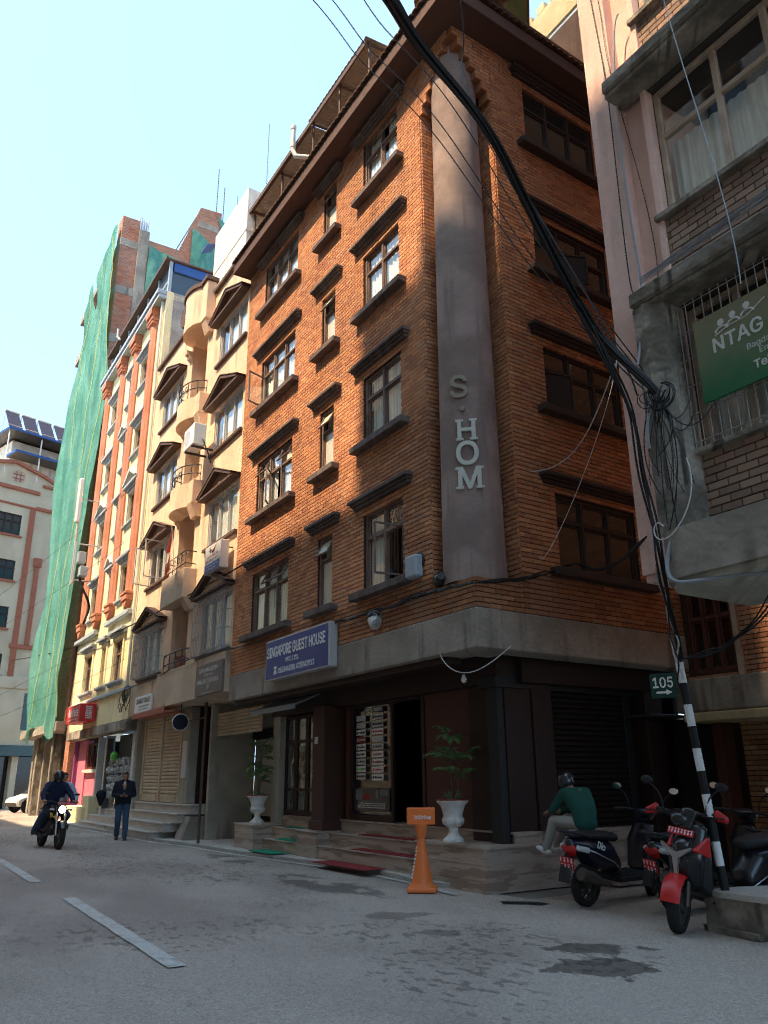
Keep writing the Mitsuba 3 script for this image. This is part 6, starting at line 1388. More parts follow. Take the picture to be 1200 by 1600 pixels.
for i in range(5):
    x = -3.0 + i * 0.98
    b = MB(); b.prism([(-0.1, 20.85), (-0.06, 20.8), (0.85, 22.1), (0.81, 22.15)], x, x + 0.78, 'x', PM); put('panel', b, 'm_solar', SOL)
    b = MB(); b.tube([[x - 0.02, 0.85, 22.15], [x + 0.82, 0.85, 22.15]], 0.09, 8); b.tube([[x, 0.85, 22.1], [x, 0.85, 20.8]], 0.02, 4); b.tube([[x + .78, 0.85, 22.1], [x + .78, 0.85, 20.8]], 0.02, 4); b.tube([[x - 0.02, -0.12, 20.95], [x + 0.8, -0.12, 20.95]], 0.02, 4); b.xf(PM); put('tank', b, 'm_alu', SOL)
WT = thing('water_tank', 'grey water tank on the roof left of the solar panels', 'tank'); b = MB(); b.lathe([(0, 20.6), (0.6, 20.6), (0.6, 21.7), (0.3, 21.95), (0, 22)], (-4.1, 2.0, 0), 18, 'z', PM); put('shell', b, 'm_metal_dark', WT, smooth=40)
b = MB(); b.cbox(-14, 6, -0.3, 0.3, 6.2, 6.8, 0.02, PM); b.cbox(-14, 6, -0.2, 0.3, 3.1, 3.5, 0.02, PM); b.box(-14, 6, 0.02, 0.3, 3.5, 6.2); b.xf(ID); put('band', b.xf(ID) if False else b, 'm_pale', LB) if False else None
b = MB(); b.cbox(-14, 6, -0.3, 0.3, 6.2, 6.8, 0.02, PM); b.cbox(-14, 6, -0.25, 0.3, 3.1, 6.195, 0.02, PM); put('band', b, 'm_pale', LB)
b = MB(); b.cbox(-14, 6, -0.4, -0.26, 2.75, 3.3, 0.02, PM); put('shop_fascia', b, 'm_glass_teal', LB)
each('pier', [(x, x + 0.35, -0.2, 0.2, 0.0, 3.1) for x in (-4.0, -2.1, -0.35, 1.3, 3.2)], 'm_pale', LB, 0.02, PM)
b = MB(); b.cbox(-14, 6, 0.25, 0.3, 0.0, 3.1, 0.01, PM); put('shop_front', b, 'm_glass_dark', LB)
b = MB(); b.cbox(-0.2, 1.2, -0.01, 0.0, 4.0, 5.6, 0.01, PM) if False else b.cbox(-0.15, 1.0, -0.27, -0.25, 4.1, 6.0, 0.01, PM); put('lower_window', b, 'm_glass_teal', LB)

# ------------------------------------------------------------------ the other side of the street (behind the viewer; it shades the road)
OPP = [(-13.6, 1.07, 21.2, 'm_opp'), (1.07, 6.0, 24.7, 'm_opp'), (6.0, 24.0, 25.0, 'm_opp'), (-19.0, -13.6, 19.6, 'm_cream'), (-60.0, -26.5, 9.0, 'm_opp'), (-26.5, -19.0, 12.5, 'm_pale')]
for i, (a, b_, h, m) in enumerate(OPP):
    k = thing('opposite_building', 'plastered town house across the street, facing ' + ('the cream building', 'the brick guest house', 'the pink corner building', 'the yellow building', 'the far junction', 'the green netting')[i], 'building', 'houses across the street')
    hs = [(x, x + 1.3, z, z + 1.5) for x in np.arange(a + 0.8, b_ - 1.6, 2.6) for z in np.arange(4.2, h - 2.2, 2.8)]
    w = MB(); w.prism(wall_poly(a, b_, 3.2, h, hs), -9.9, -9.6, 'y'); w.box(a, b_, -18, -9.9, h - 0.3, h); w.box(a, a + 0.25, -18, -9.9, 0, h - .3); w.box(b_ - 0.25, b_, -18, -9.9, 0, h - .3); w.box(a, b_, -10.6, -10.5, 0, h - 0.3); w.box(a, b_, -9.9, -9.6, 2.8, 3.2)
    put('wall', w, m, k)
    g_ = MB(); 
    for x0, x1, z0, z1 in hs:
        g_.box(x0, x1, -9.84, -9.8, z0, z1)
    put('windows', g_, 'm_glass_blue', k)
    if i == 1:
        w = MB(); w.box(3.1, 4.1, -10.6, -9.62, h, h + 0.9); put('roof_tank', w, m, k); w = MB(); w.box(4.1, 5.9, -11.5, -9.62, h, h + 2.4); put('stair_head', w, m, k)  # unseen roof blocks added to shape the shadows cast across the street
    s_ = MB(); s_.box(a + 0.25, b_ - 0.25, -10.0, -9.95, 0, 2.8); put('shop_shutters', s_, 'm_shutter_tan', k)
# ------------------------------------------------------------------ soft shapes
_ico = trimesh.creation.icosphere(2)
def ell_pts(c, r, R=None):
    v = np.array(_ico.vertices) * np.asarray(r, float)
    if R is not None:
        v = v @ np.asarray(R).T
    return v + np.asarray(c, float)
def hullm(pts):
    h = trimesh.convex.convex_hull(np.vstack(pts)); return np.array(h.vertices), np.array(h.faces)
def blob(*els):
    """Convex skin round several ellipsoids (centre, radii)."""
    b = MB(); b.add(*hullm([ell_pts(c, r) for c, r in els])); return b
def wheel(parent, x, z, r, w, M, spokes=5, name='wheel', steer=ID):
    """Wheel in the local x-z plane at y = 0."""
    L = M @ mat4(o=(x, 0, z)) @ steer
    b = MB(); t = w / 2
    b.lathe([(r * 0.70, -t * 0.8), (r * 0.80, -t), (r * 0.93, -t * 0.8), (r, -t * 0.3), (r, t * 0.3), (r * 0.93, t * 0.8), (r * 0.80, t), (r * 0.70, t * 0.8), (r * 0.70, -t * 0.8)], (0, 0, 0), 40, 'y')
    for i in range(30):                       # tread blocks
        a = i * 2 * math.pi / 30
        for s in (-1, 1):
            c, q = math.cos(a + 0.1 * s), math.sin(a + 0.1 * s); B_ = mat4((c, 0, q), (0, 1, 0), (-q, 0, c)); b.cbox(r * 0.97, r * 1.003, s * t * 0.22, s * t * 0.68, -0.014, 0.014, 0.004, B_)
    b.xf(L); k = put(name, b, 'm_tyre', parent, smooth=35)
    b = MB(); b.lathe([(r * 0.72, -t * 0.6), (r * 0.66, -t * 0.5), (r * 0.66, t * 0.5), (r * 0.72, t * 0.6)], (0, 0, 0), 32, 'y'); b.lathe([(0, -t * .9), (r * 0.2, -t * 0.9), (r * 0.22, 0), (r * 0.2, t * 0.9), (0, t * .9)], (0, 0, 0), 16, 'y')
    for i in range(spokes):
        a = i * 2 * math.pi / spokes; c, q = math.cos(a), math.sin(a); b.cbox(r * 0.15, r * 0.7, -t * 0.25, t * 0.25, -r * 0.07, r * 0.07, 0.006, mat4((c, 0, q), (0, 1, 0), (-q, 0, c)))
    b.lathe([(r * .3, t * .7), (r * .5, t * .7), (r * .5, t * .74), (r * .3, t * .74)], (0, 0, 0), 24, 'y')
    b.xf(L); put('rim', b, 'm_metal_dark', k)
    return k
def plate(parent, M, w, h, rows=2, name='number_plate'):
    """Red number plate with white figures; local x across, z up, facing -y."""
    b = MB(); b.cbox(-w / 2, w / 2, 0, 0.008, -h / 2, h / 2, 0.003, M); k = put(name, b, 'm_plate', parent)
    b = MB(); rh = h / rows
    for r in range(rows):
        n = int(w / (rh * 0.6)); z0 = h / 2 - (r + 1) * rh
        for i in range(n):
            x = -w / 2 + w * (i + 0.5) / n; s = rh * 0.17
            b.box(x - s, x + s, -0.003, 0, z0 + rh * 0.74, z0 + rh * 0.86); b.box(x + (s - 0.005) * (1 if RNG.random() > .5 else -1), x + (s - 0.005) * 0.2, -0.0028, 0, z0 + rh * 0.2, z0 + rh * 0.78)
            b.box(x - s, x + s * 0.8, -0.0026, 0, z0 + rh * (0.16 + 0.3 * RNG.random()), z0 + rh * 0.52)
    b.xf(M); put('figures', b, 'm_white', k)
    return k
def arcpts(c, r, a0, a1, n=10):
    return [[c[0] + r * math.cos(t), c[1], c[2] + r * math.sin(t)] for t in np.linspace(math.radians(a0), math.radians(a1), n)]
def strip_along(pts, w, th=0.006, side=(0, 1, 0)):
    """A curved sheet of width w along points (for mudguards)."""
    p = np.asarray(pts, float); s = np.asarray(side, float); b = MB(); n = len(p)
    t = np.gradient(p, axis=0); t /= np.linalg.norm(t, axis=1, keepdims=True); nn_ = np.cross(t, s); prof = np.linspace(-1, 1, 7)
    V_ = np.array([[p[i] + s * w * q - nn_[i] * 0.25 * w * q * q for q in prof] for i in range(n)]); V2 = V_ - nn_[:, None] * th
    def F(o, flip):
        f = [[o + i * 7 + j, o + i * 7 + j + 1, o + (i + 1) * 7 + j + 1, o + (i + 1) * 7 + j] for i in range(n - 1) for j in range(6)]; return [q[::-1] for q in f] if flip else f
    b.add(np.vstack([V_.reshape(-1, 3), V2.reshape(-1, 3)]), F(0, False) + F(n * 7, True)); return b

def scooter(M, label, body, accent, apron=None, sporty=False, group=None, front_plate=False, steer=0.0, script=False):
    """Local frame: x forward, y left, z up; wheels stand at x = 0 (rear) and x = 1.27 (front)."""
    k = thing('scooter', label, 'scooter', group); apron = apron or body
    R_, W_ = 0.225, 0.10; S_ = mat4(o=(1.27, 0, 0)) @ rotz(steer) @ mat4(o=(-1.27, 0, 0)); MS = M @ S_
    wheel(k, 0.0, R_, R_, W_, M); wheel(k, 1.27, R_, R_, W_, MS)
    def P(nm, b, m, smooth=35, MM=M):
        return put(nm, b.xf(MM), m, k, smooth=smooth)
    b = blob(((-0.28, 0, 0.66), (0.06, 0.07, 0.07)), ((-0.1, 0, 0.62), (0.10, 0.15, 0.11)), ((0.28, 0, 0.55), (0.16, 0.15, 0.13)), ((0.46, 0, 0.42), (0.06, 0.13, 0.1)), ((0.1, 0, 0.5), (0.2, 0.14, 0.1))); P('body', b, body, 25)
    for s in (-1, 1):
        b = MB(); b.tube([[-0.3, s * 0.10, 0.66], [-0.05, s * 0.168, 0.585], [0.3, s * 0.168, 0.46], [0.46, s * 0.13, 0.36]], [0.004, 0.008, 0.008, 0.004], 6); P('side_trim', b, 'm_metal')
    if script:
        b = MB(); b.mesh(meshkit.text_mesh('Dio', 0.07, 0.004, True), mat4((0.94, 0, -0.3), (0.3, 0, 0.94), (0, -1, 0), (-0.02, -0.158, 0.635))); P('lettering', b, 'm_white', False)
    b = blob(((-0.26, 0, 0.755), (0.07, 0.085, 0.03)), ((0.02, 0, 0.745), (0.1, 0.13, 0.05)), ((0.3, 0, 0.72), (0.1, 0.13, 0.055)), ((0.46, 0, 0.70), (0.05, 0.09, 0.05))); P('seat', b, 'm_seat', 35)
    b = MB(); b.tube(spline([(-0.1, 0.13, 0.74), (-0.3, 0.13, 0.79), (-0.4, 0.06, 0.80), (-0.4, -0.06, 0.80), (-0.3, -0.13, 0.79), (-0.1, -0.13, 0.74)], 24), 0.015, 8); P('grab_rail', b, 'm_plastic')
    b = blob(((-0.31, 0.0, 0.62), (0.03, 0.1, 0.05)), ((-0.27, 0, 0.56), (0.03, 0.07, 0.03))); P('tail_light', b, 'm_red' if not sporty else 'm_red_dirty', 30)
    for s in (-1, 1):
        b = blob(((-0.27, s * 0.11, 0.63), (0.04, 0.035, 0.03)), ((-0.16, s * 0.15, 0.61), (0.03, 0.01, 0.03))); P('indicator', b, 'm_lens', 30)
    b = MB(); b.add(*strip_along([(-0.24, 0, 0.56), (-0.31, 0, 0.47), (-0.35, 0, 0.37), (-0.37, 0, 0.27)], 0.075).out()); P('rear_mudguard', b, 'm_plastic', 35)
    plate(k, M @ mat4((0, -1, 0), (0.97, 0, 0.22), (-0.22, 0, 0.97), (-0.345, 0, 0.465)), 0.19, 0.13)
    b = MB(); b.cbox(0.42, 1.0, -0.17, 0.17, 0.235, 0.30, 0.03); b.cbox(0.46, 0.98, -0.15, 0.15, 0.30, 0.312, 0.004); P('floorboard', b, 'm_plastic')
    # front apron and leg shield
    b = blob(((1.02, 0, 0.34), (0.05, 0.16, 0.06)), ((1.06, 0.0, 0.62), (0.06, 0.19, 0.1)), ((1.1, 0, 0.8), (0.06, 0.13, 0.06)), ((1.18, 0, 0.58), (0.08, 0.09, 0.12)), ((1.2, 0, 0.72), (0.07, 0.08, 0.06))); P('front_apron', b, apron, 25)
    b = MB(); b.add(*strip_along(arcpts((1.27, 0, R_), 0.265, 165, 15, 14), 0.085).out()); P('front_mudguard', b, accent, 35, MS)
    b = MB()
    for s in (-1, 1):
        b.tube([[1.27, s * 0.075, R_], [1.2, s * 0.075, 0.5]], 0.022, 8)
    P('fork', b, 'm_metal_dark', 35, MS)
    b = MB(); b.tube([[1.2, 0, 0.5], [1.08, 0, 0.95]], 0.028, 8); P('steering_stem', b, 'm_plastic')
    b = blob(((1.08, 0, 0.96), (0.12, 0.12, 0.055)), ((1.15, 0, 0.93), (0.07, 0.09, 0.07)), ((1.02, 0, 0.98), (0.06, 0.14, 0.03))); P('handlebar_cowl', b, body, 25, MS)
    for s in (-1, 1):
        b = MB(); b.tube([[1.05, s * 0.12, 0.975], [1.03, s * 0.24, 0.985], [0.98, s * 0.36, 0.97]], [0.014, 0.017, 0.018], 8); b.tube([[1.09, s * 0.17, 0.97], [1.06, s * 0.36, 0.965]], 0.007, 5); P('handlebar', b, 'm_plastic', 35, MS)
        b = MB(); b.tube(spline([(1.05, s * 0.19, 0.99), (1.04, s * 0.23, 1.12), (1.05, s * 0.31, 1.2)], 10), 0.007, 6); b.lathe([(0, 0), (0.05, 0.0), (0.06, 0.012), (0.04, 0.035), (0, 0.04)], (0, 0, 0), 18, 'z', mat4((0, 1, 0), (0, 0, 0.66), (1, 0, 0), (1.04, s * 0.34, 1.235))); q = P('mirror', b, 'm_plastic', 35, MS)
        b = MB(); b.lathe([(0, -0.003), (0.052, -0.003), (0.055, 0.0)], (0, 0, 0), 20, 'z', mat4((0, 1, 0), (0, 0, 0.66), (1, 0, 0.12), (1.036, s * 0.34, 1.235))); put('mirror_glass', b.xf(MS), 'm_mirror', q)
    if sporty:
        b = blob(((1.16, 0, 0.62), (0.1, 0.19, 0.13)), ((1.08, 0, 0.86), (0.09, 0.16, 0.07)), ((1.12, 0, 0.42), (0.08, 0.13, 0.07)), ((1.22, 0, 0.56), (0.06, 0.11, 0.09))); P('nose', b, 'm_bodyblack', 25)
        b = MB(); b.prism([(-0.015, 0.48), (0.015, 0.48), (0.035, 0.62), (0.16, 0.70), (0.17, 0.73), (0.0, 0.665), (-0.17, 0.73), (-0.16, 0.70), (-0.035, 0.62)], 1.272, 1.298, 'x'); P('light_signature', b, 'm_metal', False)
        for s in (-1, 1):
            b = blob(((1.255, s * 0.07, 0.60), (0.02, 0.045, 0.04)), ((1.24, s * 0.09, 0.53), (0.02, 0.03, 0.04))); P('headlight', b, 'm_glass_dark', 30)
            b = blob(((1.2, s * 0.15, 0.70), (0.03, 0.03, 0.02)), ((1.1, s * 0.19, 0.78), (0.03, 0.012, 0.03)), ((1.08, s * 0.19, 0.66), (0.02, 0.01, 0.02))); P('side_panel', b, accent, 30)
            b = blob(((1.0, s * 0.28, 0.98), (0.04, 0.03, 0.05)), ((1.0, s * 0.36, 0.95), (0.03, 0.02, 0.03))); P('hand_guard', b, accent, 30, MS)
        b = blob(((1.12, 0, 0.99), (0.03, 0.09, 0.05)), ((1.17, 0, 0.87), (0.03, 0.07, 0.03))); P('windshield', b, 'm_glass_dark', 30)
    else:
        b = blob(((1.205, 0, 0.93), (0.03, 0.08, 0.05)), ((1.2, 0, 0.9), (0.03, 0.06, 0.03))); P('headlight', b, 'm_lens', 30, MS)
        for s in (-1, 1):
            b = blob(((1.22, s * 0.09, 0.70), (0.02, 0.035, 0.025)), ((1.15, s * 0.14, 0.72), (0.02, 0.015, 0.02))); P('front_indicator', b, 'm_lens', 30)
    if front_plate:
        plate(k, M @ mat4((0, 1, 0), (-0.94, 0, -0.34), (-0.34, 0, 0.94), (1.225, 0, 0.835)), 0.3, 0.06, 1)
    b = MB(); b.tube([[0.3, -0.12, 0.22], [0.12, -0.15, 0.25], [-0.02, -0.16, 0.30], [-0.32, -0.17, 0.38]], [0.02, 0.03, 0.055, 0.06], 12); b.tube([[-0.1, -0.16, 0.33], [-0.3, -0.172, 0.385]], 0.066, 12); P('exhaust', b, 'm_metal_dark', 40)
    b = blob(((0.12, 0.08, 0.25), (0.18, 0.06, 0.09)), ((-0.05, 0.1, 0.24), (0.1, 0.04, 0.08))); P('engine_case', b, 'm_metal_dark', 30)
    b = MB(); b.tube([[0.2, 0.05, 0.25], [0.18, 0.2, 0.02]], 0.012, 6); b.tube([[0.3, 0.12, 0.2], [0.26, 0.16, 0.01]], 0.012, 6); P('stand', b, 'm_iron')
    return k
def place(x, y, deg, lean=0.0, s=1.0):
    l = math.radians(lean)
    return rotz(deg, (x, y, 0.0)) @ mat4((s, 0, 0), (0, s, 0), (0, 0, s)) @ mat4((1, 0, 0), (0, math.cos(l), math.sin(l)), (0, -math.sin(l), math.cos(l)))
scooter(place(4.07, 0.92, 97, 6, 1.1), 'dark blue scooter seen from behind with the green-shirted person sitting on it', 'm_bodydark', 'm_bodydark', script=True, steer=18)
scooter(place(6.0, 1.86, -96, -7, 1.15), 'red and black scooter facing the street, its red hand guards beside the striped pole', 'm_bodyblack', 'm_red', sporty=True, front_plate=True, steer=26)
scooter(place(4.98, 1.45, 84, 5, 1.1), 'black scooter parked deeper in the lane, its red plate beside the red scooter', 'm_bodyblack', 'm_plastic', steer=10)
scooter(place(6.15, 3.9, -70, -4), 'black scooter half hidden deepest in the lane behind the red scooter', 'm_bodyblack', 'm_metal_dark', steer=10)

scooter(place(5.5, 2.75, 82, 5, 1.1), 'black scooter wedged in the lane between the other black scooters', 'm_bodyblack', 'm_bodyblack', steer=-12)

# ------------------------------------------------------------------ people
def bones_mesh(groups, res=0.03, it=6, lam=0.5):
    """groups: lists of spheres (point, radius); each list becomes one convex bone, all joined and smoothed into one skin."""
    out = None
    for gset in groups:
        pts = np.vstack([ell_pts(p, (r, r, r) if np.isscalar(r) else r) for p, r in gset])
        h = m3.Manifold.hull_points(pts.astype(np.float32)); out = h if out is None else out + h
    out = out.refine_to_length(res)
    m = out.to_mesh(); t = trimesh.Trimesh(np.array(m.vert_properties[:, :3], float), np.array(m.tri_verts), process=True)
    v0 = np.array(t.vertices); v = v0.copy(); e = t.edges_unique; deg = np.bincount(e.ravel(), minlength=len(v))[:, None] + 1e-9
    for i in range(2 * it):
        s = np.zeros_like(v); np.add.at(s, e[:, 0], v[e[:, 1]]); np.add.at(s, e[:, 1], v[e[:, 0]])
        v = v + (lam if i % 2 == 0 else -0.3) * (s / deg - v)
        d = v - v0; n_ = np.linalg.norm(d, axis=1, keepdims=True); v = v0 + d * np.minimum(1, 0.018 / (n_ + 1e-12))
    return trimesh.Trimesh(v, t.faces, process=False)
def finger_groups(w, d, pn, thumb_side, s=1.0, curl=0.5):
    """Palm and five fingers from wrist w along d; pn is the palm normal."""
    d = np.asarray(d, float) / np.linalg.norm(d); pn = np.asarray(pn, float); pn = pn - d * (pn @ d); pn /= np.linalg.norm(pn); sd = np.cross(d, pn) * thumb_side
    G = [[(w, 0.028 * s), (w + d * 0.05 * s + sd * 0.025 * s, 0.016 * s), (w + d * 0.085 * s + sd * 0.03 * s, 0.012 * s), (w + d * 0.08 * s - sd * 0.032 * s, 0.012 * s)]]
    for i, (off, ln) in enumerate(((0.030, 0.072), (0.010, 0.08), (-0.011, 0.074), (-0.031, 0.058))):
        p = w + d * 0.083 * s + sd * off * s; dd = d.copy(); r = 0.0092 * s
        for j in range(3):
            c = curl * (0.7 + 0.5 * j + 0.08 * i); dd = dd * math.cos(c) + pn * math.sin(c); dd /= np.linalg.norm(dd); q = p + dd * ln * s * (0.45, 0.32, 0.25)[j]
            G.append([(p, r), (q, r * 0.92)]); p, r = q, r * 0.92
    p = w + d * 0.025 * s + sd * 0.03 * s; dd = d * 0.6 + sd * 0.7 + pn * 0.4; dd /= np.linalg.norm(dd)
    for j in range(2):
        q = p + dd * 0.036 * s; G.append([(p, 0.0115 * s), (q, 0.01 * s)]); p = q; dd = dd + d * 0.5 + pn * 0.3; dd /= np.linalg.norm(dd)
    return G
def head_groups(c, f, u, s=1.0):
    """Skull, jaw, nose, ears round centre c, facing f with up u."""
    f, u = np.asarray(f, float), np.asarray(u, float); l = np.cross(u, f); c = np.asarray(c, float)
    def at(a, b, h): return c + f * a * s + l * b * s + u * h * s
    return [[(at(-0.015, 0, 0.035), 0.083 * s), (at(0.02, 0, 0.02), 0.074 * s), (at(0.045, 0, -0.06), 0.045 * s), (at(0.062, 0, -0.085), 0.03 * s)],
            [(at(0.09, 0, 0.01), 0.010 * s), (at(0.108, 0, -0.025), 0.013 * s), (at(0.088, 0, -0.03), 0.014 * s)],
            [(at(0.0, 0.08, 0.0), 0.014 * s), (at(-0.012, 0.086, 0.02), 0.013 * s)], [(at(0.0, -0.08, 0.0), 0.014 * s), (at(-0.012, -0.086, 0.02), 0.013 * s)],
            [(at(-0.02, 0, -0.05), 0.055 * s), (at(-0.03, 0, -0.13), 0.056 * s)]]
def face_bits(parent, c, f, u, s=1.0, beard=False, hair='m_hair', cover=True):
    f, u = np.asarray(f, float), np.asarray(u, float); l = np.cross(u, f); c = np.asarray(c, float)
    def at(a, b, h): return c + f * a * s + l * b * s + u * h * s
    b = MB()
    for q in (-1, 1):
        v, fc = _ico.vertices * 0.009 * s + at(0.083, q * 0.031, 0.012), _ico.faces; b.add(v, fc); b.tube([at(0.086, q * 0.016, 0.033), at(0.083, q * 0.046, 0.034)], 0.005 * s, 4)
    put('eyes', b, 'm_hair', parent)
    b = MB(); b.tube([at(0.083, -0.022, -0.062), at(0.091, 0, -0.06), at(0.083, 0.022, -0.062)], 0.005 * s, 5); put('mouth', b, 'm_skin_dark', parent)
    if cover:
        v, fc = _ico.subdivide().vertices, _ico.subdivide().faces; v = np.array(v); keep = v[fc].mean(1); m = (keep[:, 2] > 0.05) & ~((keep[:, 0] > 0.45) & (keep[:, 2] < 0.5)); b = MB(); vv = v * [0.098, 0.09, 0.1]; b.add(np.array([at(p[0] - 0.012, p[1], p[2] + 0.03) for p in vv]), fc[m]); put('hair', b, hair, parent, smooth=True)
    if beard:
        b = MB(); b.add(*hullm([ell_pts(at(0.066, 0, -0.09), (.03 * s,) * 3), ell_pts(at(0.03, 0.052, -0.06), (.02 * s,) * 3), ell_pts(at(0.03, -0.052, -0.06), (.02 * s,) * 3)])); put('beard', b, hair, parent, smooth=True)
def A(*p): return np.array(p, float)

# the man walking towards the viewer with a phone in both hands
W = thing('person', 'bareheaded man walking in a dark zip jacket and blue jeans, phone held in both hands', 'person')
WM = rotz(-14, (-11.2, -0.72, 0.0))                   # local x: walking direction
def warr(G): return [[(WM[:3, :3] @ np.asarray(p, float) + WM[:3, 3], r) for p, r in g_] for g_ in G]
hip, che = A(0, 0, 0.92), A(0.02, 0, 1.38)
sh = {1: A(0.0, 0.195, 1.42), -1: A(0.0, -0.195, 1.42)}; elb = {1: A(-0.03, 0.27, 1.13), -1: A(-0.03, -0.27, 1.13)}; wri = {1: A(0.22, 0.075, 1.10), -1: A(0.22, -0.075, 1.10)}
hj = {1: A(0, 0.09, 0.9), -1: A(0, -0.09, 0.9)}; kn = {1: A(0.10, 0.10, 0.49), -1: A(0.02, -0.10, 0.48)}; an = {1: A(0.16, 0.11, 0.085), -1: A(-0.2, -0.10, 0.12)}
hc_ = A(0.05, 0, 1.595); hf = A(0.97, 0, -0.22); hu = A(0.22, 0, 0.97)
G = head_groups(hc_, hf, hu) + [[(hip, 0.09), (che, 0.085)]]
for s in (1, -1):
    G += [[(sh[s], 0.05), (elb[s], 0.042)], [(elb[s], 0.04), (wri[s], 0.028)], [(hj[s], 0.08), (kn[s], 0.055)], [(kn[s], 0.052), (an[s], 0.04)]] + finger_groups(wri[s], A(0.75, -0.55 * s, 0.1), A(0.1, 0, 1), -s * 1, 1.0, 0.4)
m_ = bones_mesh(warr(G), 0.016, 5); put('body', (m_.vertices, m_.faces), 'm_skin', W, smooth=True)
def wr(c): return WM[:3, :3] @ c + WM[:3, 3]
face_bits(W, wr(hc_), WM[:3, :3] @ hf, WM[:3, :3] @ hu, 1.0, beard=True)
G = [[(A(0.0, 0.1, 0.9), 0.10), (A(0.0, -0.1, 0.9), 0.10), (A(0.02, 0.09, 1.05), 0.115), (A(0.02, -0.09, 1.05), 0.115)], [(A(0.02, 0.09, 1.05), 0.115), (A(0.02, -0.09, 1.05), 0.115), (sh[1], 0.075), (sh[-1], 0.075), (A(0, 0, 1.46), 0.07)], [(A(-0.01, 0, 1.46), 0.075), (A(0.0, 0, 1.5), 0.068)]]
for s in (1, -1):
    G += [[(sh[s], 0.078), (elb[s], 0.06)], [(elb[s], 0.06), (wri[s] * 0.95 + elb[s] * 0.05, 0.045)]]
m_ = bones_mesh(warr(G), 0.035, 5); vv = np.array(m_.vertices); vv += 0.012 * (meshkit.fbm(vv * 11, 3)[:, None] - 0.5); k2 = put('jacket', (vv, m_.faces), 'm_navy', W, smooth=True)
b = MB(); b.add(*hullm([ell_pts(wr(A(0.11, 0, 1.44)), (0.012, 0.03, 0.05)), ell_pts(wr(A(0.125, 0, 1.36)), (0.006, 0.008, 0.01))])); put('shirt_collar', b, 'm_offwhite', W, smooth=True)
G = [[(hj[1], 0.1), (hj[-1], 0.1), (A(0, 0, 0.98), 0.11)]]
for s in (1, -1):
    G += [[(hj[s], 0.102), (kn[s], 0.078)], [(kn[s], 0.077), (an[s], 0.066)]]
m_ = bones_mesh(warr(G), 0.035, 5); vv = np.array(m_.vertices); vv += 0.014 * (meshkit.fbm(vv * 13, 3)[:, None] - 0.5); put('jeans', (vv, m_.faces), 'm_jeans', W, smooth=True)
for s, tilt_ in ((1, 0.0), (-1, 0.35)):
    a_ = an[s]; b = MB(); b.add(*hullm([ell_pts(wr(a_ + A(-0.05, 0, -0.045)), (0.04, 0.04, 0.035)), ell_pts(wr(a_ + A(0.04, 0, -0.03)), (0.05, 0.042, 0.04)), ell_pts(wr(a_ + A(0.16, 0, -0.055 - 0.1 * tilt_)), (0.045, 0.042, 0.025))])); put('shoe', b, 'm_shoe', W, smooth=40)
PH = thing('phone', 'dark phone held in front of the chest by the walking man', 'phone'); b = MB(); b.cbox(-0.005, 0.005, -0.038, 0.038, -0.075, 0.075, 0.003, WM @ mat4((0.6, 0, 0.8), (0, 1, 0), (-0.8, 0, 0.6), (0.305, 0, 1.155))); put('case', b, 'm_black', PH)

# the person sitting sideways on the dark scooter, back to us
St = thing('person', 'person in a dark helmet and green pullover sitting bent forward on the dark blue scooter', 'person')
PSC, PC0 = 0.86, np.array([4.0, 1.05, 0.80]); PC1 = np.array([4.03, 1.06, 0.87])
def A(*p): return PC1 + PSC * (np.array(p, float) - PC0)
def D_(*p): return np.array(p, float)
hip, che = A(3.98, 1.06, 0.9), A(3.80, 1.12, 1.26)
sh = {1: A(3.70, 0.94, 1.29), -1: A(3.72, 1.30, 1.29)}                    # 1: the arm nearer the street
elb = {1: A(3.50, 0.90, 1.06), -1: A(3.5, 1.34, 1.06)}; wri = {1: A(3.30, 1.02, 1.02), -1: A(3.30, 1.2, 1.02)}
hj = {1: A(3.93, 0.98, 0.88), -1: A(3.93, 1.16, 0.88)}; kn = {1: A(3.46, 0.93, 0.90), -1: A(3.45, 1.22, 0.92)}; an = {1: A(3.28, 0.92, 0.50), -1: A(3.15, 1.25, 0.52)}
hc_ = A(3.60, 1.12, 1.46); hf = D_(-0.90, 0.02, -0.43); hu = D_(-0.43, 0.0, 0.90)
G = head_groups(hc_, hf, hu, PSC) + [[(hip, 0.08), (A(3.93, 1.08, 1.05), 0.085)], [(A(3.93, 1.08, 1.05), 0.085), (che, 0.08)]]
for s in (1, -1):
    G += [[(sh[s], 0.05), (elb[s], 0.042)], [(elb[s], 0.04), (wri[s], 0.028)], [(hj[s], 0.08), (kn[s], 0.055)], [(kn[s], 0.052), (an[s], 0.04)]] + finger_groups(wri[s], D_(-0.9, 0.2 * s, -0.05), D_(0, 0, -1), s, PSC, 0.45)
m_ = bones_mesh(G, 0.014, 5); put('body', (m_.vertices, m_.faces), 'm_skin', St, smooth=True)
face_bits(St, hc_, hf, hu, PSC, cover=False)
G = [[(A(4.0, 0.98, 0.88), 0.115), (A(4.0, 1.14, 0.88), 0.115), (A(3.96, 1.0, 1.08), 0.13), (A(3.96, 1.16, 1.08), 0.13)], [(A(3.96, 1.0, 1.08), 0.13), (A(3.96, 1.16, 1.08), 0.13), (sh[1] + D_(0.07, 0, 0), 0.09), (sh[-1] + D_(0.07, 0, 0), 0.09), (sh[1], 0.075), (sh[-1], 0.075)]]
for s in (1, -1):
    G += [[(sh[s], 0.08), (elb[s], 0.062)], [(elb[s], 0.06), (elb[s] * 0.25 + wri[s] * 0.75, 0.048)]]
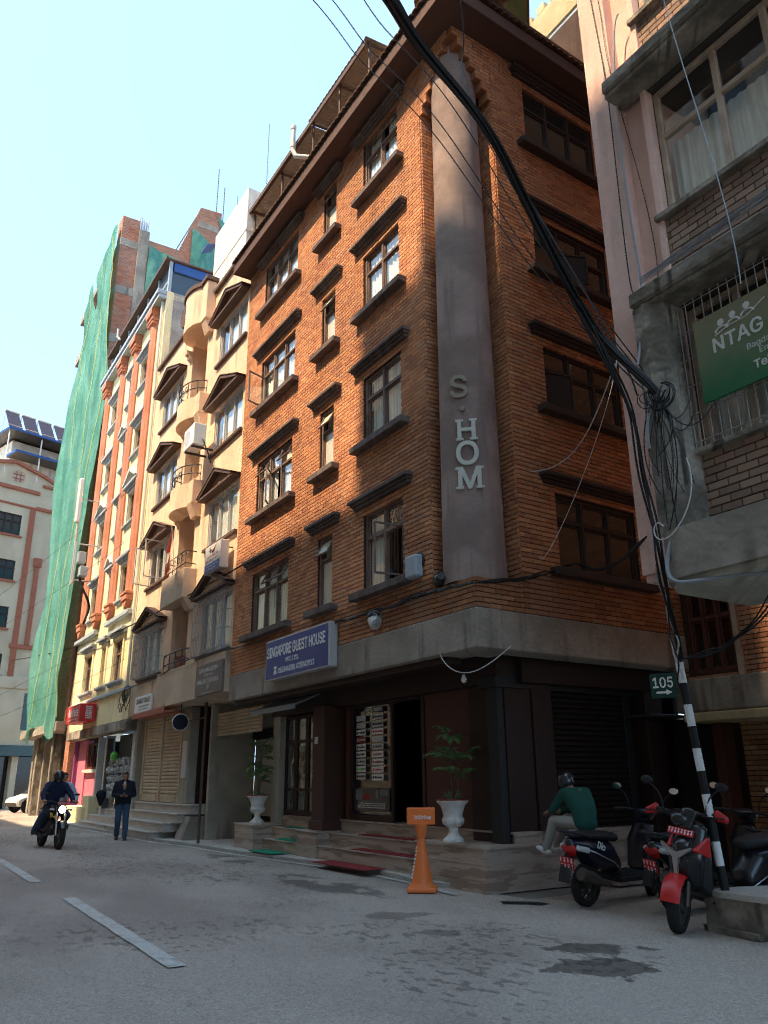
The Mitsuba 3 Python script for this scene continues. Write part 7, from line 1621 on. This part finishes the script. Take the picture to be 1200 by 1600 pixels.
G = [[(p_, r_ * PSC) for p_, r_ in g_] if not isinstance(g_, tuple) else g_ for g_ in G]; m_ = bones_mesh(G, 0.03, 5); vv = np.array(m_.vertices); vv += 0.014 * (meshkit.fbm(vv * 11, 3)[:, None] - 0.5); put('pullover', (vv, m_.faces), 'm_green_cloth', St, smooth=True)
b = MB(); ringp = [(hc_ - D_(-0.06, 0, 0.105)) + PSC * D_(0.35 * math.cos(t) * 0.2, 0.075 * math.sin(t), 0.03 * math.cos(t)) for t in np.linspace(0, 2 * math.pi, 17)]; b.tube(ringp, 0.012, 6, False); put('collar', b, 'm_offwhite', St)
b = MB(); b.mesh(meshkit.text_mesh('oo', 0.03, 0.002), mat4((0.2, 0.98, 0.0), (0.55, -0.1, 0.83), (0.8, -0.2, 0.5), tuple(A(3.895, 1.06, 1.335)))); put('back_print', b, 'm_offwhite', St)
G = [[(hj[1] + D_(.04, 0, -0.02), 0.105), (hj[-1] + D_(.04, 0, -0.02), 0.105), (A(3.98, 1.06, 0.93), 0.09)]]
for s in (1, -1):
    G += [[(hj[s], 0.1), (kn[s], 0.078)], [(kn[s], 0.077), (an[s], 0.062)]]
G = [[(p_, r_ * PSC) for p_, r_ in g_] if not isinstance(g_, tuple) else g_ for g_ in G]; m_ = bones_mesh(G, 0.03, 5); vv = np.array(m_.vertices); vv += 0.012 * (meshkit.fbm(vv * 13, 3)[:, None] - 0.5); put('trousers', (vv, m_.faces), 'm_trouser', St, smooth=True)
for s in (1, -1):
    a_ = an[s]; b = MB(); b.add(*hullm([ell_pts(a_ + D_(0.035, 0, -0.045), (0.04, 0.04, 0.035)), ell_pts(a_ + D_(-0.045, 0, -0.035), (0.045, 0.042, 0.04)), ell_pts(a_ + D_(-0.15, 0, 0.0), (0.045, 0.042, 0.028))])); put('shoe', b, 'm_shoe_white', St, smooth=40)
def helmet(parent, c, f, u, m='m_helmet', visor=True, s=1.0):
    f, u = np.asarray(f, float), np.asarray(u, float); l = np.cross(u, f)
    v = np.array(_ico.subdivide().vertices); fc = _ico.subdivide().faces; cen = v[fc].mean(1)
    keep = ~((cen[:, 0] > 0.55) & (cen[:, 2] < 0.35)) & ~((cen[:, 2] < -0.72))
    P_ = v * [0.145 * s, 0.13 * s, 0.15 * s]; b = MB(); b.add(np.array([c + f * p[0] + l * p[1] + u * (p[2] + 0.01) for p in P_]), fc[keep]); b.add(np.array([c + f * p[0] * .97 + l * p[1] * .97 + u * (p[2] * .97 + 0.01) for p in P_]), fc[keep][:, ::-1]); k2 = put('helmet', b, m, parent, smooth=True)
    if visor:
        kv = (cen[:, 0] > 0.5) & (cen[:, 2] < 0.4) & (cen[:, 2] > -0.45); b = MB(); b.add(np.array([c + f * p[0] * 1.02 + l * p[1] * 1.02 + u * (p[2] * 1.02 + 0.01) for p in P_]), fc[kv]); put('visor', b, 'm_glass_dark', k2, smooth=True)
helmet(St, hc_, hf, hu, s=PSC)
def A(*p): return np.array(p, float)

# ------------------------------------------------------------------ the ridden motorcycle
MC = thing('motorcycle', 'dark motorcycle with its headlight on, ridden towards the viewer by a helmeted person', 'motorcycle')
MM_ = place(-10.35, -2.84, 6, -3)
wheel(MC, 0.0, 0.30, 0.30, 0.12, MM_, 6); wheel(MC, 1.33, 0.30, 0.30, 0.11, MM_, 6)
def Q(nm, b, m, smooth=35, parent=None): return put(nm, b.xf(MM_), m, parent or MC, smooth=smooth)
b = blob(((0.5, 0, 0.86), (0.1, 0.09, 0.07)), ((0.78, 0, 0.9), (0.14, 0.15, 0.1)), ((0.98, 0, 0.84), (0.08, 0.12, 0.09))); Q('fuel_tank', b, 'm_bodyblack', 25)
b = blob(((1.0, 0.16, 0.72), (0.06, 0.02, 0.05)), ((0.82, 0.15, 0.74), (0.08, 0.02, 0.06))); b.add(*blob(((1.0, -0.16, 0.72), (0.06, 0.02, 0.05)), ((0.82, -0.15, 0.74), (0.08, 0.02, 0.06))).out()); Q('tank_shroud', b, 'm_taxiyellow', 30)
b = blob(((-0.3, 0, 0.86), (0.08, 0.08, 0.03)), ((0.05, 0, 0.82), (0.12, 0.13, 0.05)), ((0.45, 0, 0.79), (0.1, 0.11, 0.05))); Q('seat', b, 'm_seat')
b = blob(((0.35, 0, 0.38), (0.15, 0.12, 0.1)), ((0.62, 0, 0.45), (0.14, 0.13, 0.15)), ((0.5, 0, 0.62), (0.1, 0.09, 0.06))); Q('engine', b, 'm_metal_dark', 30)
b = MB(); b.tube([[1.02, 0, 0.86], [0.75, 0, 0.3], [0.3, 0, 0.28]], 0.03, 8); b.tube([[1.0, 0, 0.8], [0.2, 0.1, 0.7], [-0.3, 0.08, 0.78]], 0.02, 6); b.tube([[1.0, 0, 0.8], [0.2, -0.1, 0.7], [-0.3, -0.08, 0.78]], 0.02, 6); b.tube([[0.3, 0.09, 0.36], [0, 0.09, 0.3]], 0.025, 6); b.tube([[0.3, -0.09, 0.36], [0, -0.09, 0.3]], 0.025, 6); b.tube([[0.45, -0.33, 0.33], [0.45, 0.33, 0.33]], 0.015, 6); b.tube([[0.75, -0.36, 0.52], [0.78, -0.3, 0.4], [0.78, 0.3, 0.4], [0.75, 0.36, 0.52]], 0.014, 6); Q('frame', b, 'm_iron')
for s in (-1, 1):
    b = MB(); b.tube([[1.33, s * 0.095, 0.30], [1.1, s * 0.095, 0.9]], [0.028, 0.02], 10); Q('fork_leg', b, 'm_metal', 40)
    b = MB(); b.tube([[1.07, s * 0.05, 0.98], [1.04, s * 0.22, 1.04], [0.93, s * 0.37, 1.03]], 0.015, 8); b.tube([[0.98, s * 0.3, 1.035], [0.92, s * 0.39, 1.03]], 0.02, 8); b.tube([[1.05, s * 0.2, 1.03], [1.0, s * 0.38, 1.02]], 0.007, 5); Q('handlebar', b, 'm_plastic')
    b = MB(); b.tube([[1.03, s * 0.24, 1.05], [1.04, s * 0.3, 1.17]], 0.007, 5); b.add(*hullm([ell_pts((1.04, s * 0.30, 1.2), (0.015, 0.02, 0.02)), ell_pts((1.04, s * 0.38, 1.21), (0.015, 0.03, 0.028))])); Q('mirror', b, 'm_plastic')
    b = blob(((1.1, s * 0.17, 0.86), (0.03, 0.025, 0.02)), ((1.1, s * 0.24, 0.86), (0.03, 0.03, 0.022))); Q('indicator', b, 'm_lens')
b = MB(); b.add(*strip_along(arcpts((1.33, 0, 0.30), 0.335, 150, 30, 12), 0.075).out()); Q('front_mudguard', b, 'm_bodyblack')
b = blob(((1.16, 0, 0.87), (0.05, 0.12, 0.11)), ((1.08, 0, 0.86), (0.05, 0.09, 0.09))); Q('headlight_shell', b, 'm_bodyblack')
b = MB(); b.lathe([(0, 0.0), (0.085, 0.0), (0.08, 0.012), (0.0, 0.03)], (0, 0, 0), 24, 'z', mat4((0, 1, 0), (0, 0, 1), (1, 0, 0), (1.208, 0, 0.865))); b.xf(MM_)
kk = key_for('headlight', MC); scene[kk] = {**mikit.ply(b.out(), 'm_headlight'), 'emitter': {'type': 'area', 'radiance': rgb((0.9, 0.82, 0.62))}}
b = blob(((1.18, 0, 1.02), (0.02, 0.1, 0.05)), ((1.1, 0, 1.1), (0.015, 0.07, 0.03))); Q('windscreen', b, 'm_metal_dark')
plate(MC, MM_ @ mat4((0, 1, 0), (-1, 0, 0), (0, 0, 1), (1.235, 0, 1.005)), 0.27, 0.06, 1)
b = MB(); b.tube([[0.7, -0.12, 0.3], [0.3, -0.16, 0.25], [-0.2, -0.18, 0.35]], [0.02, 0.035, 0.05], 10); Q('exhaust', b, 'm_metal_dark')
def rider(lab, dx, shirt, trousers, hm, lean, armreach, knees=0.3, skinm='m_skin', dy=0.0):
    k = thing('person', lab, 'person')
    X = lambda x, y, z: MM_[:3, :3] @ A(x, y + dy * min(1.0, max(0.0, (z - 0.5) / 0.6)), z) + MM_[:3, 3]
    h_ = A(dx, 0, 0.93); c_ = A(dx + lean, 0, 1.36)
    s_ = {1: A(dx + lean + 0.02, 0.2, 1.40), -1: A(dx + lean + 0.02, -0.2, 1.40)}; e_ = {q: A(dx + lean + armreach * 0.5, q * 0.34, 1.17) for q in (1, -1)}; w_ = {q: A(dx + lean + armreach, q * 0.34, 1.06) for q in (1, -1)}
    j_ = {q: A(dx, q * 0.1, 0.9) for q in (1, -1)}; n_ = {q: A(dx + 0.42, q * (0.2 + 0.1 * (knees > .35)), 0.72) for q in (1, -1)}; a_ = {q: A(dx + 0.16, q * 0.27, 0.36) for q in (1, -1)}
    hc = A(dx + lean + 0.06, 0, 1.60); f, u = A(0.98, 0, -0.18), A(0.18, 0, 0.98)
    G = head_groups(hc, f, u) + [[(h_, 0.09), (c_, 0.085)]]
    for q in (1, -1):
        G += [[(s_[q], .05), (e_[q], .042)], [(e_[q], .04), (w_[q], .028)], [(j_[q], .08), (n_[q], .055)], [(n_[q], .052), (a_[q], .04)]] + finger_groups(w_[q], A(0.9, 0.0, -0.25), A(0, 0, -1), q, 1.0, 0.75)
    def tr(G): return [[(X(*p), r) for p, r in g_] for g_ in G]
    m_ = bones_mesh(tr(G), 0.018, 4); put('body', (m_.vertices, m_.faces), skinm, k, smooth=True)
    G = [[(A(dx, 0.08, 0.9), .11), (A(dx, -0.08, 0.9), .11), (s_[1], .08), (s_[-1], .08), (A(dx + lean, 0, 1.45), .08)]]
    for q in (1, -1):
        G += [[(s_[q], .082), (e_[q], .064)], [(e_[q], .064), (w_[q] * .9 + e_[q] * .1, .046)]]
    m_ = bones_mesh(tr(G), 0.035, 4); vv = np.array(m_.vertices); vv += 0.014 * (meshkit.fbm(vv * 11, 3)[:, None] - 0.5); put('jacket', (vv, m_.faces), shirt, k, smooth=True)
    G = [[(j_[1], .11), (j_[-1], .11)]]
    for q in (1, -1):
        G += [[(j_[q], .1), (n_[q], .08)], [(n_[q], .078), (a_[q], .062)]]
    m_ = bones_mesh(tr(G), 0.035, 4); put('trousers', (m_.vertices, m_.faces), trousers, k, smooth=True)
    for q in (1, -1):
        b = MB(); b.add(*hullm([ell_pts(X(*(a_[q] + A(-0.05, 0, -0.06))), (.045,) * 3), ell_pts(X(*(a_[q] + A(0.15, 0, -0.06))), (.045, .045, .03))])); put('shoe', b, 'm_shoe', k, smooth=40)
    R3 = MM_[:3, :3]
    if hm:
        face_bits(k, X(*hc), R3 @ f, R3 @ u, cover=False); helmet(k, X(*hc), R3 @ f, R3 @ u)
    else:
        face_bits(k, X(*hc), R3 @ f, R3 @ u)
    return k
rider('motorcyclist in a dark helmet and dark blue jacket riding towards the viewer', 0.42, 'm_bluejacket', 'm_navy', True, 0.12, 0.36, dy=-0.02)
rider('passenger in a light blue shirt behind the motorcyclist, mostly hidden', -0.02, 'm_lightshirt', 'm_jeans', False, 0.06, 0.22, 0.4, dy=0.27)

# ------------------------------------------------------------------ taxi
TX = thing('taxi', 'small white taxi with a yellow roof turning at the far junction', 'car')
TM = mat4((0.25, -0.968, 0), (0.968, 0.25, 0), (0, 0, 1), (-34.35, 1.35, 0.0))        # x forward, y left
prof = [(-1.65, 0.32), (1.5, 0.30), (1.66, 0.36), (1.68, 0.52), (1.6, 0.66), (1.0, 0.86), (0.72, 0.9), (-1.55, 0.92), (-1.68, 0.85), (-1.7, 0.45)]
def carskin(prof, hw, rnd, n=6):
    p = Polygon(prof); b = MB()
    m1 = m3.CrossSection([np.array(p.exterior.coords)[:-1]]); return m1
def loft(secs):
    """Body from side outlines at several half widths."""
    b = MB(); n = len(secs[0][0]); V_ = []
    for pr_2, y in secs:
        V_.append([[x, y, z] for x, z in pr_2])
    V_ = np.array(V_, float); k = len(secs)
    f = [[i * n + j, i * n + (j + 1) % n, (i + 1) * n + (j + 1) % n, (i + 1) * n + j] for i in range(k - 1) for j in range(n)]
    b.add(V_.reshape(-1, 3), [q[::-1] for q in f]); 
    for i, fl_ in ((0, False), (k - 1, True)):
        c = V_[i].mean(0); vv = np.vstack([V_[i], [c]]); ff = [[j, (j + 1) % n, n] for j in range(n)]; b.add(vv, [q[::-1] if not fl_ else q for q in ff])
    return b
def shrink(pr_2, s, c=(0, 0.6)): return [((x - c[0]) * s + c[0], (z - c[1]) * s + c[1]) for x, z in pr_2]
b = loft([(shrink(prof, 0.93), -0.74), (shrink(prof, 0.985), -0.70), (prof, -0.55), (prof, 0.55), (shrink(prof, 0.985), 0.70), (shrink(prof, 0.93), 0.74)]); b.xf(TM); put('body', b, 'm_carwhite', TX, smooth=25)
cab = [(-1.62, 0.9), (0.98, 0.88), (0.30, 1.36), (0.1, 1.42), (-1.3, 1.44), (-1.5, 1.36)]
b = loft([(shrink(cab, 0.92, (-0.4, 0.95)), -0.66), (cab, -0.52), (cab, 0.52), (shrink(cab, 0.92, (-0.4, 0.95)), 0.66)]); b.xf(TM); put('cabin', b, 'm_carwhite', TX, smooth=20)
b = MB(); b.add([[0.955, -0.52, 0.915], [0.955, 0.52, 0.915], [0.34, 0.47, 1.345], [0.34, -0.47, 1.345]], [[0, 1, 2, 3]]); b.add([[0.955, -0.52, 0.915], [0.955, 0.52, 0.915], [0.34, 0.47, 1.345], [0.34, -0.47, 1.345]], [[3, 2, 1, 0]]); b.v = [v + [0.02, 0, 0.012] for v in b.v]; b.xf(TM); put('windscreen', b, 'm_glass_dark', TX)
for s in (-1, 1):
    for (q, nm) in (([(0.75, 0.94), (0.26, 1.3), (-0.25, 1.33), (-0.25, 0.94)], 'side_window'), ([(-0.33, 0.94), (-0.33, 1.33), (-1.15, 1.33), (-1.3, 0.94)], 'side_window')):
        b = MB(); b.prism(q, -0.004, 0.004, 'y'); v = b.v[0]; v[:, 1] += s * (0.655 - 0.13 * (v[:, 2] - 0.9) + 0.035); b.xf(TM); put(nm, b, 'm_glass_dark', TX)
    b = blob(((1.5, s * 0.52, 0.66), (0.1, 0.12, 0.08)), ((1.35, s * 0.62, 0.7), (0.1, 0.05, 0.05))); b.xf(TM); put('headlight', b, 'm_lens', TX, smooth=30)
    b = blob(((0.62, s * 0.76, 0.97), (0.04, 0.07, 0.06)), ((0.6, s * 0.82, 0.97), (0.03, 0.04, 0.05))); b.xf(TM); put('mirror', b, 'm_carwhite', TX, smooth=30)
    b = MB(); b.cbox(-0.28, -0.26, s * 0.735, s * 0.752, 0.4, 0.92, 0.002); b.cbox(0.66, 0.68, s * 0.735, s * 0.752, 0.4, 0.9, 0.002); b.cbox(-0.2, -0.06, s * 0.735, s * 0.765, 0.76, 0.79, 0.005); b.xf(TM); put('door_gap', b, 'm_metal_dark', TX)
    b = MB(); b.cbox(-0.75, 0.75, s * 0.735, s * 0.755, 0.33, 0.5, 0.01); b.xf(TM); put('sill_panel', b, 'm_red_dirty', TX)
    for x in (-1.12, 1.12):
        b = MB(); b.lathe([(0, 0), (0.31, 0), (0.33, 0.02), (0, 0.02)], (x, s * 0.742 - (0.0 if s > 0 else -0.0), 0.33), 24, 'y'); b.xf(TM); put('wheel_arch', b, 'm_black', TX)
        wheel(TX, x, 0.27, 0.27, 0.15, TM @ mat4(o=(0, s * 0.69, 0)), 5)
b = blob(((1.62, -0.5, 0.42), (0.08, 0.2, 0.1)), ((1.62, 0.5, 0.42), (0.08, 0.2, 0.1))); b.xf(TM); put('bumper', b, 'm_metal_dark', TX, smooth=30)
b = MB(); b.cbox(-1.3, 0.15, -0.5, 0.5, 1.425, 1.46, 0.015); b.xf(TM); put('roof_panel', b, 'm_taxiyellow', TX)
b = MB(); b.cbox(-0.75, -0.45, -0.3, 0.3, 1.46, 1.58, 0.03); b.xf(TM); put('roof_light', b, 'm_offwhite', TX)
